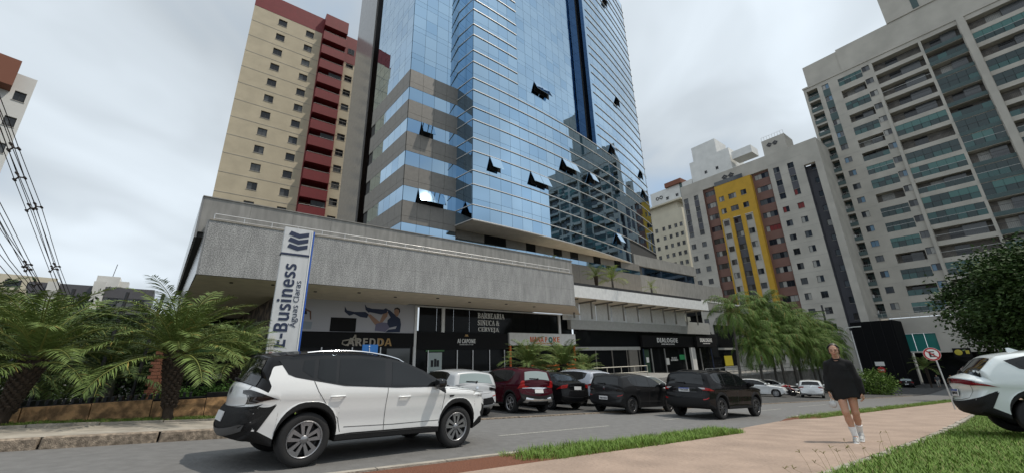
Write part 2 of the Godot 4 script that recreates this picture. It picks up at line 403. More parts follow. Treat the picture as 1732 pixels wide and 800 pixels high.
func build_ground() -> void:
	# one sheet to the horizon, under everything
	var b := MB.new()
	var P := []
	var xs := [-700.0, -300.0, -120.0] + steps(-60, 120, 6) + [200.0, 400.0, 900.0]
	var zs := [500.0, 200.0, 80.0, 40.0, 20.0, 8.0, 4.0, 0.0, -2.0, -3.5, -5.0, -6.4, -12.0, -20.0, -40.0, -80.0, -200.0, -700.0]
	for x in xs:
		for z in zs:
			P.append(Vector3(x, (ny(x, z) if z > -6.3 else ry(x)) - 0.05, z))
	b.grid(P, xs.size(), zs.size())
	struct("ground", b, M.ground)
	struct("road", sheet(steps(-60, 100, 2), func(_x): return -10.95, ze, 3, func(x, _z): return ry(x)), M.asphalt)
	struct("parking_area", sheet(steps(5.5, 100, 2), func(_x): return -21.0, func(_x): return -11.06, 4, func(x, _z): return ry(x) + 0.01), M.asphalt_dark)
	# worn flush kerb between the road and the parking bays
	b = MB.new()
	for i in 60:
		var x0 := 5.5 + i * 1.0
		var ys := (ry(x0) + ry(x0 + 0.97)) / 2
		b.box(Vector3(x0 + 0.485, ys - 0.02, -11.0 + 0.02 * sin(i * 2.3)), Vector3(0.99, 0.11, 0.13), Basis(Vector3.BACK, -0.058))
	struct("parking_kerb", b, M.kerb)
	# lane marks
	for q in [[5.6, 9.5, -8.0], [12.5, 16.2, -8.35], [19.4, 23.2, -8.7], [26.2, 31.0, -9.1], [35.0, 39.0, -9.6]]:
		var z: float = q[2]
		struct("lane_marking", sheet(steps(q[0], q[1], 1), func(x): return z - 0.055 - 0.03 * (x - q[0]), func(x): return z + 0.055 - 0.03 * (x - q[0]), 1, func(x, _z): return ry(x) + 0.004), M.paint_line)
	# left pavement with its kerb stones
	struct("pavement", sheet(steps(-60, 5.4, 2), func(_x): return -12.05, func(_x): return -10.42, 2, func(x, _z): return ry(x) + 0.17), M.concrete)
	var kerb := thing("kerb", "weathered concrete kerb stones along the left pavement", "kerb")
	kerb.set_meta("kind", "structure")
	b = MB.new(); b.rbox(Vector3.ZERO, Vector3(1.46, 0.30, 0.16), 0.02); var ks := b.mesh()
	for i in 14:
		var x := -14.6 + i * 1.49
		if x > 5.0: break
		part("kerb_stone", ks, M.kerb, kerb, Vector3(x, ry(x) + 0.025 + 0.006 * sin(i * 5.1), -10.36), Basis(Vector3.BACK, -0.058) * Basis(Vector3.UP, 0.006 * sin(i * 3.0)))
	b = MB.new()
	for i in 8:
		var x := -17.0 - i * 4.0
		b.box(Vector3(x, ry(x) + 0.025, -10.36), Vector3(3.98, 0.30, 0.16), Basis(Vector3.BACK, -0.058))
	part("kerb_run", b, M.kerb, kerb)
	b = MB.new()
	for i in 20:
		var x := -14.0 + i * 1.0
		if x > 5: break
		b.box(Vector3(x, ry(x) + 0.11 + 0.01 * sin(i * 1.7), -12.12), Vector3(0.985, 0.2, 0.10), Basis(Vector3.BACK, -0.058))
	struct("grass_edging", b, M.concrete)
	struct("verge", sheet(steps(-40, 5.4, 2), func(_x): return -12.85, func(_x): return -12.16, 2, func(x, _z): return ry(x) + 0.19), M.lawn_soil)
	# near side: kerb, dirt and grass strip, footpath, lawn
	b = MB.new()
	for i in 40:
		var x := -14.0 + i * 1.0
		if x > 10.2 and x < 16.6: continue
		b.box(Vector3(x + 0.5, ry(x + 0.5) + 0.03, ze(x + 0.5) + 0.05), Vector3(0.985, 0.2, 0.10), Basis(Vector3.BACK, -0.058))
	for i in 12:
		var x := 26.0 + i * 4.0
		b.box(Vector3(x + 2, ry(x + 2) + 0.03, ze(x + 2) + 0.05), Vector3(3.98, 0.2, 0.10), Basis(Vector3.BACK, -0.058))
	struct("near_kerb", b, M.concrete)
	struct("dirt_strip", sheet(steps(-30, 60, 0.8), func(x): return ze(x) + 0.1, func(x): return maxf(path_far(x), ze(x) + 0.105), 3, func(x, z): return ny(x, z) - 0.012 + 0.012 * sin(x * 9.0) * sin(z * 13.0)), M.dirt)
	struct("footpath", sheet(steps(-30, 75, 0.6), path_far, path_near, 8, func(x, z): return ny(x, z) + 0.0), M.path)
	struct("lawn", sheet(steps(-30, 75, 0.8), func(x): return path_near(x) + 0.01, func(_x): return 30.0, 24, func(x, z): return ny(x, z) - 0.03 + 0.02 * sin(x * 2.1 + z) * cos(z * 1.7)), M.lawn_soil)
	b = MB.new()   # broken mortar edge between path and lawn
	rng.seed = 77
	for i in 60:
		var x := 4.0 + i * 0.42
		var l := rng.randf_range(0.3, 0.44)
		b.box(Vector3(x, ny(x, path_near(x)) - 0.038 + rng.randf_range(-0.01, 0.008), path_near(x) + 0.05 + rng.randf_range(-0.02, 0.02)), Vector3(l, 0.08, rng.randf_range(0.08, 0.14)), Basis(Vector3.BACK, -0.058) * Basis(Vector3.UP, rng.randf_range(-0.05, 0.05)))
	struct("path_edging", b, M.concrete)

# ------------------------------------------------------------------ grass
func tuft(seed_: int, n: int, h: float, spread: float, lean: float, wd := 0.005) -> ArrayMesh:
	var b := MB.new(); b.colored = true
	var r := RandomNumberGenerator.new(); r.seed = seed_
	for i in n:
		var a := r.randf() * TAU; var rad := sqrt(r.randf()) * spread
		var p := Vector3(cos(a) * rad, 0, sin(a) * rad)
		var hh := h * r.randf_range(0.55, 1.15)
		var dir := r.randf() * TAU; var ln := lean * r.randf_range(0.3, 1.2) * hh
		var o := Vector3(cos(dir), 0, sin(dir)) * ln
		var s := Vector3(-sin(dir), 0, cos(dir)) * wd
		var g := r.randf_range(0.7, 1.25)
		b.col = Color(0.15 * g, 0.25 * g, 0.035 * g) if r.randf() > 0.12 else Color(0.26, 0.24, 0.09)
		var m := p + o * 0.4 + Vector3(0, hh * 0.62, 0); var t := p + o + Vector3(0, hh, 0)
		b.quad(p - s, p + s, m + s * 0.8, m - s * 0.8)
		b.tri(m - s * 0.8, m + s * 0.8, t)
	return b.mesh()
func scatter(called: String, label: String, cat: String, spots: Array, meshes: Array, mt: Material) -> void:
	for k in meshes.size():
		var mine := []
		for i in range(k, spots.size(), meshes.size()): mine.append(spots[i])
		var mm := MultiMesh.new(); mm.transform_format = MultiMesh.TRANSFORM_3D; mm.mesh = meshes[k]; mm.instance_count = mine.size()
		for i in mine.size(): mm.set_instance_transform(i, mine[i])
		var o := MultiMeshInstance3D.new(); o.multimesh = mm; o.material_override = mt; o.name = numbered(called)
		add_child(o, true); tag(o, label, cat, "", "stuff")
func build_grass() -> void:
	var gm := StandardMaterial3D.new(); gm.resource_name = "grass_blades"; gm.vertex_color_use_as_albedo = true; gm.roughness = 0.7
	gm.backlight_enabled = true; gm.backlight = Color(0.10, 0.16, 0.03)
	M["grass"] = gm
	rng.seed = 11
	var S := []
	for i in 15000:   # lawn beside the path
		var x := 4.2 + 30.0 * pow(rng.randf(), 1.9); var z := rng.randf_range(0.04, 1.0)
		z = path_near(x) + 0.06 + pow(z, 1.2) * (5.2 + x * 0.25)
		var t := Transform3D(Basis(Vector3.UP, rng.randf() * TAU).scaled(Vector3.ONE * rng.randf_range(0.7, 1.35)), Vector3(x, ny(x, z) - 0.02, z))
		S.append(t)
	scatter("lawn_grass", "short green lawn grass beside the footpath", "grass", S, [tuft(1, 26, 0.09, 0.11, 0.7), tuft(2, 26, 0.07, 0.12, 0.9)], gm)
	S = []
	for i in 2600:   # strip between footpath and road
		var x := rng.randf_range(3.9, 11.0) if i % 5 < 3 else rng.randf_range(16.4, 48.0)
		var f := path_far(x) - ze(x) - 0.12
		if f < 0.12: continue
		var dens := smoothstep(3.7, 4.8, x)
		if x < 12 and rng.randf() > dens: continue
		var z := ze(x) + 0.1 + rng.randf() * f
		S.append(Transform3D(Basis(Vector3.UP, rng.randf() * TAU).scaled(Vector3.ONE * rng.randf_range(0.35, 1.0 + 0.25 * sin(x * 3.1) * sin(x * 1.3 + z * 4.0))), Vector3(x, ny(x, z) - 0.02, z)))
	scatter("strip_grass", "taller grass growing in the strip between road and footpath", "grass", S, [tuft(3, 24, 0.13, 0.14, 0.9), tuft(5, 16, 0.17, 0.10, 0.7), tuft(6, 22, 0.09, 0.14, 1.0)], gm)
	S = []
	for i in 1500:
		var x := rng.randf_range(-12.0, 5.3); var z := rng.randf_range(-12.75, -12.2)
		S.append(Transform3D(Basis(Vector3.UP, rng.randf() * TAU).scaled(Vector3.ONE * rng.randf_range(0.5, 0.9)), Vector3(x, ry(x) + 0.185, z)))
	scatter("verge_grass", "thin mown grass in front of the orange stone wall", "grass", S, [tuft(4, 20, 0.07, 0.12, 0.7)], gm)
	# a few tall seeding weeds at the path edge
	var wm := mat("weed", Color(0.20, 0.17, 0.06), 0.8)
	for i in 16:
		var x := [5.3, 5.6, 5.9, 6.15, 6.3, 6.6, 6.9, 7.2, 7.5, 7.9, 8.3, 8.7, 5.1, 6.0, 9.2, 7.0][i] as float
		var z := path_near(x) + rng.randf_range(0.02, 0.16)
		var b := MB.new()
		var lean := Vector3(rng.randf_range(-0.12, 0.12), rng.randf_range(0.12, 0.27), rng.randf_range(-0.14, 0.05))
		b.tube([Vector3.ZERO, lean * 0.5 + Vector3(0, 0.03, 0), lean], 0.0016, 4)
		for k in 3:
			var dv := Vector3(rng.randf_range(-1, 1), rng.randf_range(0.3, 1.0), rng.randf_range(-1, 1)).normalized() * 0.05
			b.tube([lean, lean + dv * 0.6, lean + dv + Vector3(0, -0.01, 0)], 0.003, 4)
		var w := part(numbered("weed_stalk"), b, wm, self, Vector3(x, ny(x, z) - 0.01, z))
		tag(w, "dry seeding weed stalk at the lawn edge of the footpath", "weed", "weed stalks along the footpath edge")

# ------------------------------------------------------------------ cars
# A car body is a grid of rows: each row starts at the centre line on the side-view outline, runs across to the edge,
# rounds over and continues down the flank to a core line. x forward, y up, z to the car's right.
class Car:
	var S: Dictionary
	var rows := []          # rows[s] = Array of Vector3
	var nrm := []           # normals alike
	var zone := []          # per outline point: 0 paint, 1 trim, 2 roof
	var out := PackedVector2Array()
	var n_front := 0        # outline points before the roof
	var n_upper := 0
	var K := 0
	var trim_ring := 0

	func W(x: float, y: float) -> float:
		var w: float = S.w
		var belt: float = S.belt
		var f: float = maxf(0.0, x - S.xf) / S.lf
		var r: float = maxf(0.0, -x - S.xr) / S.lr
		w -= 0.17 * f * f + S.get("rtaper", 0.13) * r * r
		var u := y - belt
		if u > 0: w -= S.tumble * u * u / (u + 0.06)
		w += 0.018 * exp(-pow((y - belt + 0.10) / 0.07, 2.0))
		var l := 0.62 - y
		if l > 0: w -= 0.16 * l * l / (l + 0.1)
		w -= 0.022 * exp(-pow((y - 0.58) / 0.12, 2.0)) * (1.0 if absf(x) < 0.95 else maxf(0.0, 1.0 - (absf(x) - 0.95) * 6.0))
		return w

	func catmull(k: Array, n: int) -> Array:
		var r := []
		for i in k.size() - 1:
			var p0: Array = k[maxi(i - 1, 0)]; var p1: Array = k[i]; var p2: Array = k[i + 1]; var p3: Array = k[mini(i + 2, k.size() - 1)]
			var a := Vector2(p1[0], p1[1]); var b := Vector2(p2[0], p2[1])
			var l := a.distance_to(b)
			var m1 := (b - Vector2(p0[0], p0[1])); var m2 := (Vector2(p3[0], p3[1]) - a)
			m1 = m1.normalized() * l if m1.length() > 0 else Vector2.ZERO
			m2 = m2.normalized() * l if m2.length() > 0 else Vector2.ZERO
			for j in n:
				var t := float(j) / n
				var t2 := t * t; var t3 := t2 * t
				var p := a * (2 * t3 - 3 * t2 + 1) + m1 * (t3 - 2 * t2 + t) + b * (-2 * t3 + 3 * t2) + m2 * (t3 - t2)
				r.append([p.x, p.y, p1[2]])
		r.append(k[k.size() - 1])
		return r

	func build(spec: Dictionary) -> void:
		S = spec
		var up := catmull(S.keys, 5)
		var pts := []
		for q in up: pts.append([q[0], q[1], q[2], 0])
		n_upper = pts.size()
		# bottom: rear to front with the wheel arches cut out
		var sill: float = S.sill
		var ra: float = S.ra
		var cy: float = S.rw
		var dx := sqrt(maxf(0.0, ra * ra - (cy - sill) * (cy - sill)))
		for ax in [-S.wb / 2.0, S.wb / 2.0]:
			var a0 := atan2(sill - cy, -dx); var a1 := atan2(sill - cy, dx)
			if a0 < 0: a0 += TAU
			for j in 17:
				var a := lerpf(a0, a1 if a1 > -PI else a1, j / 16.0)
				pts.append([ax + cos(a) * ra, cy + sin(a) * ra, 1, 1])
			if ax < 0:
				for j in range(1, 8): pts.append([lerpf(ax + dx, S.wb / 2.0 - dx, j / 8.0), sill, 1, 2])
		var FR := [0.0, 0.3, 0.55, 0.78, 0.92, 1.0]
		var RO := [20.0, 45.0, 68.0, 90.0]
		for q in pts:
			var p := Vector2(q[0], q[1])
			var i := out.size()
			out.append(p); zone.append(q[2])
			var cx: float = clampf(p.x, -S.wb / 2.0 - 0.42, S.wb / 2.0 + 0.35)
			var cyy: float = S.belt - 0.16
			if q[3] > 0: cx = p.x
			var c := Vector2(cx, cyy)
			var e := (c - p); var L := e.length(); e /= L
			var R := 0.02
			var crown := 0.0
			var td := 0.05
			if q[3] == 0:
				R = S.get("R", 0.11); crown = 0.05 if absf(e.y) > 0.8 else S.get("crown", 0.12)
				if p.x > S.wb / 2.0 + 0.3 and p.y < 0.9: R = 0.2
				td = 0.02
			elif q[3] == 1: td = S.get("arch_trim", 0.05)
			else: td = S.get("sill_trim", 0.06)
			R = minf(R, L * 0.5)
			td = minf(td, L * 0.7 - R - crown) if L * 0.7 > R + crown + 0.02 else 0.02
			var row := []
			var pe := p + e * crown
			var we := W(pe.x, pe.y) - R
			for f in FR:
				var pos: Vector2 = p + e * crown * f * f
				row.append(Vector3(pos.x, pos.y, we * f))
			for deg in RO:
				var a := deg_to_rad(deg)
				var pos := p + e * (crown + R * (1.0 - cos(a)))
				row.append(Vector3(pos.x, pos.y, W(pos.x, pos.y) - R + R * sin(a) + (S.get("flare", 0.0) if q[3] == 1 else 0.0)))
			trim_ring = row.size()
			var d0 := crown + R
			var pos1 := p + e * (d0 + td)
			row.append(Vector3(pos1.x, pos1.y, W(pos1.x, pos1.y) + (S.get("flare", 0.0) * 0.8 if q[3] == 1 else 0.0)))
			for j in range(1, 8):
				var pos := p + e * lerpf(d0 + td, L, j / 7.0)
				row.append(Vector3(pos.x, pos.y, W(pos.x, pos.y)))
			K = row.size()
			rows.append(row)
		# normals
		var n := rows.size()
		for i in n:
			var a := []; a.resize(K); a.fill(Vector3.ZERO); nrm.append(a)
		for i in n:
			var i2 := (i + 1) % n
			for j in K - 1:
				var A: Vector3 = rows[i][j]; var B: Vector3 = rows[i2][j]; var C: Vector3 = rows[i2][j + 1]; var D: Vector3 = rows[i][j + 1]
				var f := (D - A).cross(B - A) + (C - B).cross(D - B) * 1.0
				f = (D - A).cross(B - A) + (B - C).cross(D - C)
				nrm[i][j] += f; nrm[i2][j] += f; nrm[i2][j + 1] += f; nrm[i][j + 1] += f
		for i in n:
			for j in K:
				var v: Vector3 = nrm[i][j]
				if j == 0: v.z = 0
				nrm[i][j] = v.normalized()
		# make them point outwards
		if nrm[n_upper / 2][0].y < 0:
			for i in n:
				for j in K: nrm[i][j] = -nrm[i][j]

	func body(which: int) -> MB:   # 0 paint, 1 trim, 2 roof
		var b := MB.new()
		var n := rows.size()
		for side in [1.0, -1.0]:
			var base := b.v.size()
			for i in n:
				for j in K:
					var p: Vector3 = rows[i][j]; var q: Vector3 = nrm[i][j]
					b.vert(Vector3(p.x, p.y, p.z * side), Vector3(q.x, q.y, q.z * side))
			for i in n:
				var i2 := (i + 1) % n
				for j in K - 1:
					var z: int = zone[i]
					if z == 1 and j > trim_ring - 1: z = 0
					if z == 2 and j > trim_ring - 1: z = 0
					if z != which: continue
					var a := base + i * K + j; var c := base + i2 * K + j
					if side < 0: b.ix.append_array([a, c, a + 1, c, c + 1, a + 1])
					else: b.ix.append_array([a, a + 1, c, c, a + 1, c + 1])
		return b

	func s_at(y: float, rear: bool) -> float:   # outline position for a height, on the rear or the front of the car
		var top := 0
		for i in n_upper:
			if out[i].y > out[top].y: top = i
		if rear:
			for i in range(top, n_upper - 1):
				if out[i + 1].y <= y: return i + (out[i].y - y) / maxf(out[i].y - out[i + 1].y, 1e-5)
			return n_upper - 1.001
		for i in range(top, 0, -1):
			if out[i - 1].y <= y: return i - (out[i].y - y) / maxf(out[i].y - out[i - 1].y, 1e-5)
		return 0.0
	func along(i: int, t: float) -> Array:
		var row: Array = rows[i]
		var acc := 0.0
		for j in K - 1:
			var l: float = row[j].distance_to(row[j + 1])
			if acc + l >= t or j == K - 2:
				var f := clampf((t - acc) / maxf(l, 1e-5), 0.0, 1.0)
				return [row[j].lerp(row[j + 1], f), nrm[i][j].lerp(nrm[i][j + 1], f)]
			acc += l
		return [row[K - 1], nrm[i][K - 1]]
	func surf(y: float, t: float, rear: bool, off: float) -> Vector3:
		var s := s_at(y, rear)
		var i := int(s); var f := s - i
		var A := along(i, absf(t)); var B := along(mini(i + 1, n_upper - 1), absf(t))
		var p: Vector3 = A[0].lerp(B[0], f) + A[1].lerp(B[1], f).normalized() * off
		if t < 0: p.z = -p.z
		return p
	func flank(x: float, y: float, side: float, off: float) -> Vector3: return Vector3(x, y, side * (W(x, y) + off))

	func patch(b: MB, poly: Array, f: Callable, level := 2) -> void:
		var P := PackedVector2Array()
		for q in poly: P.append(Vector2(q[0], q[1]))
		var t := Geometry2D.triangulate_polygon(P)
		for i in range(0, t.size(), 3): sub(b, P[t[i]], P[t[i + 1]], P[t[i + 2]], f, level)
	func sub(b: MB, p: Vector2, q: Vector2, r: Vector2, f: Callable, level: int) -> void:
		var m := maxf(p.distance_to(q), maxf(q.distance_to(r), r.distance_to(p)))
		if level == 0 or m < 0.05:
			b.tri(f.call(p), f.call(q), f.call(r)); return
		var a := (p + q) / 2; var c := (q + r) / 2; var d := (r + p) / 2
		sub(b, p, a, d, f, level - 1); sub(b, a, q, c, f, level - 1); sub(b, d, c, r, f, level - 1); sub(b, a, c, d, f, level - 1)
	func smooth(b: MB) -> void:   # shared normals where points coincide
		var acc := {}
		for i in b.v.size():
			var k := (b.v[i] * 2000.0).round()
			acc[k] = acc.get(k, Vector3.ZERO) + b.n[i]
		for i in b.v.size(): b.n[i] = acc[(b.v[i] * 2000.0).round()].normalized()

func on_flank(c: Car, poly: Array, side: float, off: float, level := 3) -> MB:
	var b := MB.new()
	c.patch(b, poly, func(p: Vector2): return c.flank(p.x, p.y, side, off), level)
	orient(b, func(nn: Vector3): return nn.z * side < 0)
	c.smooth(b)
	return b
func on_end(c: Car, poly: Array, rear: bool, off: float, level := 3) -> MB:
	var b := MB.new()
	c.patch(b, poly, func(p: Vector2): return c.surf(p.y, p.x, rear, off), level)
	orient(b, func(nn: Vector3): return nn.x * (-1.0 if rear else 1.0) + nn.y * 0.3 < -0.15)
	c.smooth(b)
	return b
func orient(b: MB, wrong: Callable) -> void:   # turn triangles that face inwards
	for k in range(0, b.ix.size(), 3):
		var i := b.ix[k]
		if wrong.call(b.n[i]):
			for q in 3: b.n[b.ix[k + q]] = -b.n[b.ix[k + q]]
			var w := b.ix[k + 1]; b.ix[k + 1] = b.ix[k + 2]; b.ix[k + 2] = w
func line_poly(pts: Array, w: float) -> Array:   # a thin strip along a polyline
	var l := []; var r := []
	for i in pts.size():
		var d := (Vector2(pts[mini(i + 1, pts.size() - 1)][0], pts[mini(i + 1, pts.size() - 1)][1]) - Vector2(pts[maxi(i - 1, 0)][0], pts[maxi(i - 1, 0)][1])).normalized()
		var nn := Vector2(-d.y, d.x) * w / 2
		l.append([pts[i][0] + nn.x, pts[i][1] + nn.y]); r.append([pts[i][0] - nn.x, pts[i][1] - nn.y])
	r.reverse()
	return l + r
func mirror_t(p: Array) -> Array:
	var r := []
	for q in p: r.append([-q[0], q[1]])
	return r

func wheel_meshes(style: int) -> Array:
	var key := "wheel%d" % style
	if shared.has(key): return shared[key]
	var bs := Basis(Vector3.RIGHT, PI / 2)      # axis along z, outer face towards +z
	var t := MB.new()                           # unit radius 1 = tyre radius; width 0.62
	t.lathe([Vector2(0.64, -0.28), Vector2(0.80, -0.31), Vector2(0.93, -0.29), Vector2(0.985, -0.22), Vector2(1.0, -0.1), Vector2(1.0, 0.1), Vector2(0.985, 0.22), Vector2(0.93, 0.29), Vector2(0.80, 0.31), Vector2(0.70, 0.285), Vector2(0.66, 0.24)], Vector3.ZERO, bs, 36)
	var r := MB.new()
	r.lathe([Vector2(0.02, 0.04), Vector2(0.50, 0.02), Vector2(0.62, 0.02), Vector2(0.665, 0.25), Vector2(0.70, 0.28), Vector2(0.665, 0.28), Vector2(0.62, 0.2)], Vector3.ZERO, bs, 32)
	var s := MB.new()
	var n: int = [5, 5, 7, 6][style]
	for k in n:
		var a := TAU * k / n + 0.3
		if style == 1:     # broad machined twin blades
			for e in [-0.13, 0.13]:
				s.prism(PackedVector2Array([Vector2(0.10, e * 0.45 - 0.045), Vector2(0.66, e * 1.35 - 0.085), Vector2(0.66, e * 1.35 + 0.085), Vector2(0.10, e * 0.45 + 0.045)]), 0.10, 0.24, Transform3D(Basis(Vector3.BACK, a), Vector3.ZERO))
			s.prism(PackedVector2Array([Vector2(0.50, -0.09), Vector2(0.67, -0.24), Vector2(0.67, 0.24), Vector2(0.50, 0.09)]), 0.12, 0.25, Transform3D(Basis(Vector3.BACK, a), Vector3.ZERO))
		elif style == 3:
			s.prism(PackedVector2Array([Vector2(0.08, -0.09), Vector2(0.66, -0.05), Vector2(0.66, 0.05), Vector2(0.08, 0.09)]), 0.12, 0.25, Transform3D(Basis(Vector3.BACK, a), Vector3.ZERO))
		else:
			for e in [-0.05, 0.05]:
				s.prism(PackedVector2Array([Vector2(0.08, e * 1.2 - 0.05), Vector2(0.66, e * 3.0 - 0.045), Vector2(0.66, e * 3.0 + 0.045), Vector2(0.08, e * 1.2 + 0.05)]), 0.10, 0.25, Transform3D(Basis(Vector3.BACK, a), Vector3.ZERO))
	s.lathe([Vector2(0.17, 0.08), Vector2(0.17, 0.22), Vector2(0.13, 0.27), Vector2(0.001, 0.275)], Vector3.ZERO, bs, 20)
	s.lathe([Vector2(0.63, 0.20), Vector2(0.70, 0.285), Vector2(0.64, 0.29), Vector2(0.625, 0.22)], Vector3.ZERO, bs, 32)
	shared[key] = [t.mesh(), r.mesh(), s.mesh()]
	return shared[key]

func make_car(S: Dictionary, label: String, cat: String, group: String, at: Vector3, heading: float) -> Node3D:
	var c := Car.new()
	c.build(S)
	var root := thing(S.called, label, cat, at, 0.0, group)
	# tilt with the ground: forward direction (cos h, 0, -sin h)
	var fx := Vector3(cos(heading), 0, -sin(heading)); var rt := Vector3(sin(heading), 0, cos(heading))
	var slope: float = S.get("slope", 0.058)
	fx = (fx + Vector3(0, -slope * fx.x, 0)).normalized(); rt = (rt + Vector3(0, -slope * rt.x, 0)).normalized()
	root.basis = Basis(fx, rt.cross(fx), rt).orthonormalized()
	var paint: Material = M[S.paint]
	part("body", c.body(0), paint, root)
	var tr := c.body(1)
	part("lower_trim", tr, M.cladding if S.get("plastic", true) else paint, root)
	var rf := c.body(2)
	if rf.ix.size(): part("roof", rf, M[S.get("roof", S.paint)], root)
	# dark floor and wheel wells so that nothing shows through
	var hw: float = S.w - 0.16
	sbox("underbody", Vector3(0, S.sill + 0.12, 0), Vector3(S.wb + 1.1, 0.2, hw * 2 - 0.5), M.black_matte, root)
	for side in [1.0, -1.0]:
		var gl: Array = S.glass
		# gloss black surround, then the panes
		if S.has("surround"): part("window_surround", on_flank(c, S.surround, side, 0.004), M[S.get("surround_mat", "black_gloss")], root)
		for g in gl: part("side_window", on_flank(c, g, side, 0.008), M[S.get("glass_mat", "tint_glass")], root)
		for l in S.get("lines", []): part("door_seam", on_flank(c, line_poly(l, S.get("seam", 0.009)), side, 0.003, 2), M.joint, root)
		for l in S.get("flank_trim", []): part("sill_trim", on_flank(c, l, side, 0.010), M.cladding, root)
		for q in S.get("flank_patch", []): part(q[0], on_flank(c, q[2], side, q[3]), M[q[1]], root)
		for hnd in S.get("handles", []):
			var b := MB.new()
			var z: float = c.W(hnd[0], hnd[1])
			b.tube([Vector3(hnd[0] - 0.11, hnd[1], side * (z - 0.01)), Vector3(hnd[0] - 0.085, hnd[1] + 0.004, side * (z + 0.028)), Vector3(hnd[0] + 0.075, hnd[1] + 0.008, side * (z + 0.028)), Vector3(hnd[0] + 0.11, hnd[1] + 0.008, side * (z - 0.01))], 0.014, 8)
			part("door_handle", b, paint if not S.has("handle_mat") else M[S.handle_mat], root)
		# mirror
		var mp: Array = S.mirror
		var mb := MB.new()
		var mz: float = c.W(mp[0], mp[1]) + 0.12
		var P := []
		for i in 9:
			var a := PI * i / 8.0 - PI / 2
			for j in 13:
				var bb := TAU * j / 12.0
				var q := Vector3(cos(a) * cos(bb), sin(a), cos(a) * sin(bb))
				q = Vector3(signf(q.x) * pow(absf(q.x), 0.7) * (0.07 if q.x < 0 else 0.12), signf(q.y) * pow(absf(q.y), 0.75) * 0.085, signf(q.z) * pow(absf(q.z), 0.7) * 0.115)
				P.append(Vector3(mp[0], mp[1] + 0.03, side * mz) + q)
		mb.grid(P, 9, 13)
		mb.tube([Vector3(mp[0] + 0.03, mp[1] - 0.05, side * (mz - 0.16)), Vector3(mp[0] + 0.02, mp[1] - 0.03, side * mz)], 0.028, 6)
		part("door_mirror", mb, M[S.get("mirror_mat", S.paint)], root)
		# wheels
		var wm := wheel_meshes(S.get("wheel", 0))
		for ax in [-S.wb / 2.0, S.wb / 2.0]:
			var wn := Node3D.new(); wn.name = "wheel"; root.add_child(wn, true)
			var k: float = S.rw
			wn.position = Vector3(ax, k, side * (c.W(ax, k) - 0.33 * k + S.get("poke", 0.0)))
			wn.basis = Basis.from_scale(Vector3(k, k, k)) if side > 0 else Basis(Vector3.UP, PI) * Basis.from_scale(Vector3(k, k, k))
			part("tyre", wm[0], M.rubber, wn); part("rim", wm[1], M.rim_dark, wn); part("spokes", wm[2], M[S.get("rim_mat", "rim")], wn)
	# front and rear details, given as [name, material, polygon(t, y), offset, mirrored]
	for q in S.get("rear", []):
		part(q[0], on_end(c, q[2], true, q[3]), M[q[1]] if M.has(q[1]) else paint, root)
		if q[4]: part(q[0], on_end(c, mirror_t(q[2]), true, q[3]), M[q[1]] if M.has(q[1]) else paint, root)
	for q in S.get("front", []):
		part(q[0], on_end(c, q[2], false, q[3]), M[q[1]], root)
		if q[4]: part(q[0], on_end(c, mirror_t(q[2]), false, q[3]), M[q[1]], root)
	# number plate
	if S.has("plate"):
		var py: float = S.plate[0]
		var p0: Vector3 = c.surf(py - 0.065, 0, true, 0.012); var p1: Vector3 = c.surf(py + 0.065, 0, true, 0.012)
		var u := (p1 - p0).normalized()
		var bs := Basis(Vector3(0, 0, 1), u, Vector3(0, 0, 1).cross(u))
		var pl := sbox("number_plate", (p0 + p1) / 2, Vector3(0.40, 0.13, 0.012), M.plate, root, bs)
		var ctr := (p0 + p1) / 2 + bs.z * 0.008
		if S.plate[1]: sbox("plate_band", ctr + u * 0.048, Vector3(0.39, 0.03, 0.008), M.plate_blue, root, bs)
		if S.plate[2] != "": text("plate_number", S.plate[2], 0.062, M.ink, root, Transform3D(bs, ctr - u * 0.012), 0.34, true, false, 0.006)
	# rear wiper, antenna, rails
	if S.get("wiper", true):
		var wy: float = S.wiper_y
		var b := MB.new()
		b.tube([c.surf(wy, 0.0, true, 0.02), c.surf(wy + 0.015, -0.2, true, 0.028), c.surf(wy + 0.03, -0.38, true, 0.018)], 0.012, 6)
		b.tube([c.surf(wy, 0.0, true, 0.0), c.surf(wy, 0.0, true, 0.04)], 0.03, 8)
		part("rear_wiper", b, M.black, root)
	if S.get("rails", false):
		for side in [1.0, -1.0]:
			var b := MB.new()
			var pp := []
			for i in 11:
				var x := lerpf(S.rail[0], S.rail[1], i / 10.0)
				var s := 0
				for j in c.n_upper:
					if absf(c.out[j].x - x) < absf(c.out[s].x - x) and c.out[j].y > S.belt + 0.2: s = j
				var base := c.along(s, S.rail[2])
				var lift: float = 0.036 * sqrt(sin(PI * clampf(i / 10.0, 0.02, 0.98)))
				pp.append(Vector3(x, base[0].y + lift, side * base[0].z))
			b.tube(pp, 0.018, 8)
			part("roof_rail", b, M[S.get("rail_mat", "chrome")], root)
	if S.get("antenna", false):
		var b := MB.new()
		var x: float = S.antenna
		var yy := 0.0
		for j in c.n_upper:
			if absf(c.out[j].x - x) < 0.12: yy = maxf(yy, c.out[j].y)
		b.prism(PackedVector2Array([Vector2(x - 0.09, yy - 0.03), Vector2(x - 0.09, yy + 0.055), Vector2(x - 0.05, yy + 0.06), Vector2(x + 0.11, yy - 0.02)]), -0.018, 0.018)
		part("roof_antenna", b, paint, root)
	root.set_meta("car", c)
	return root

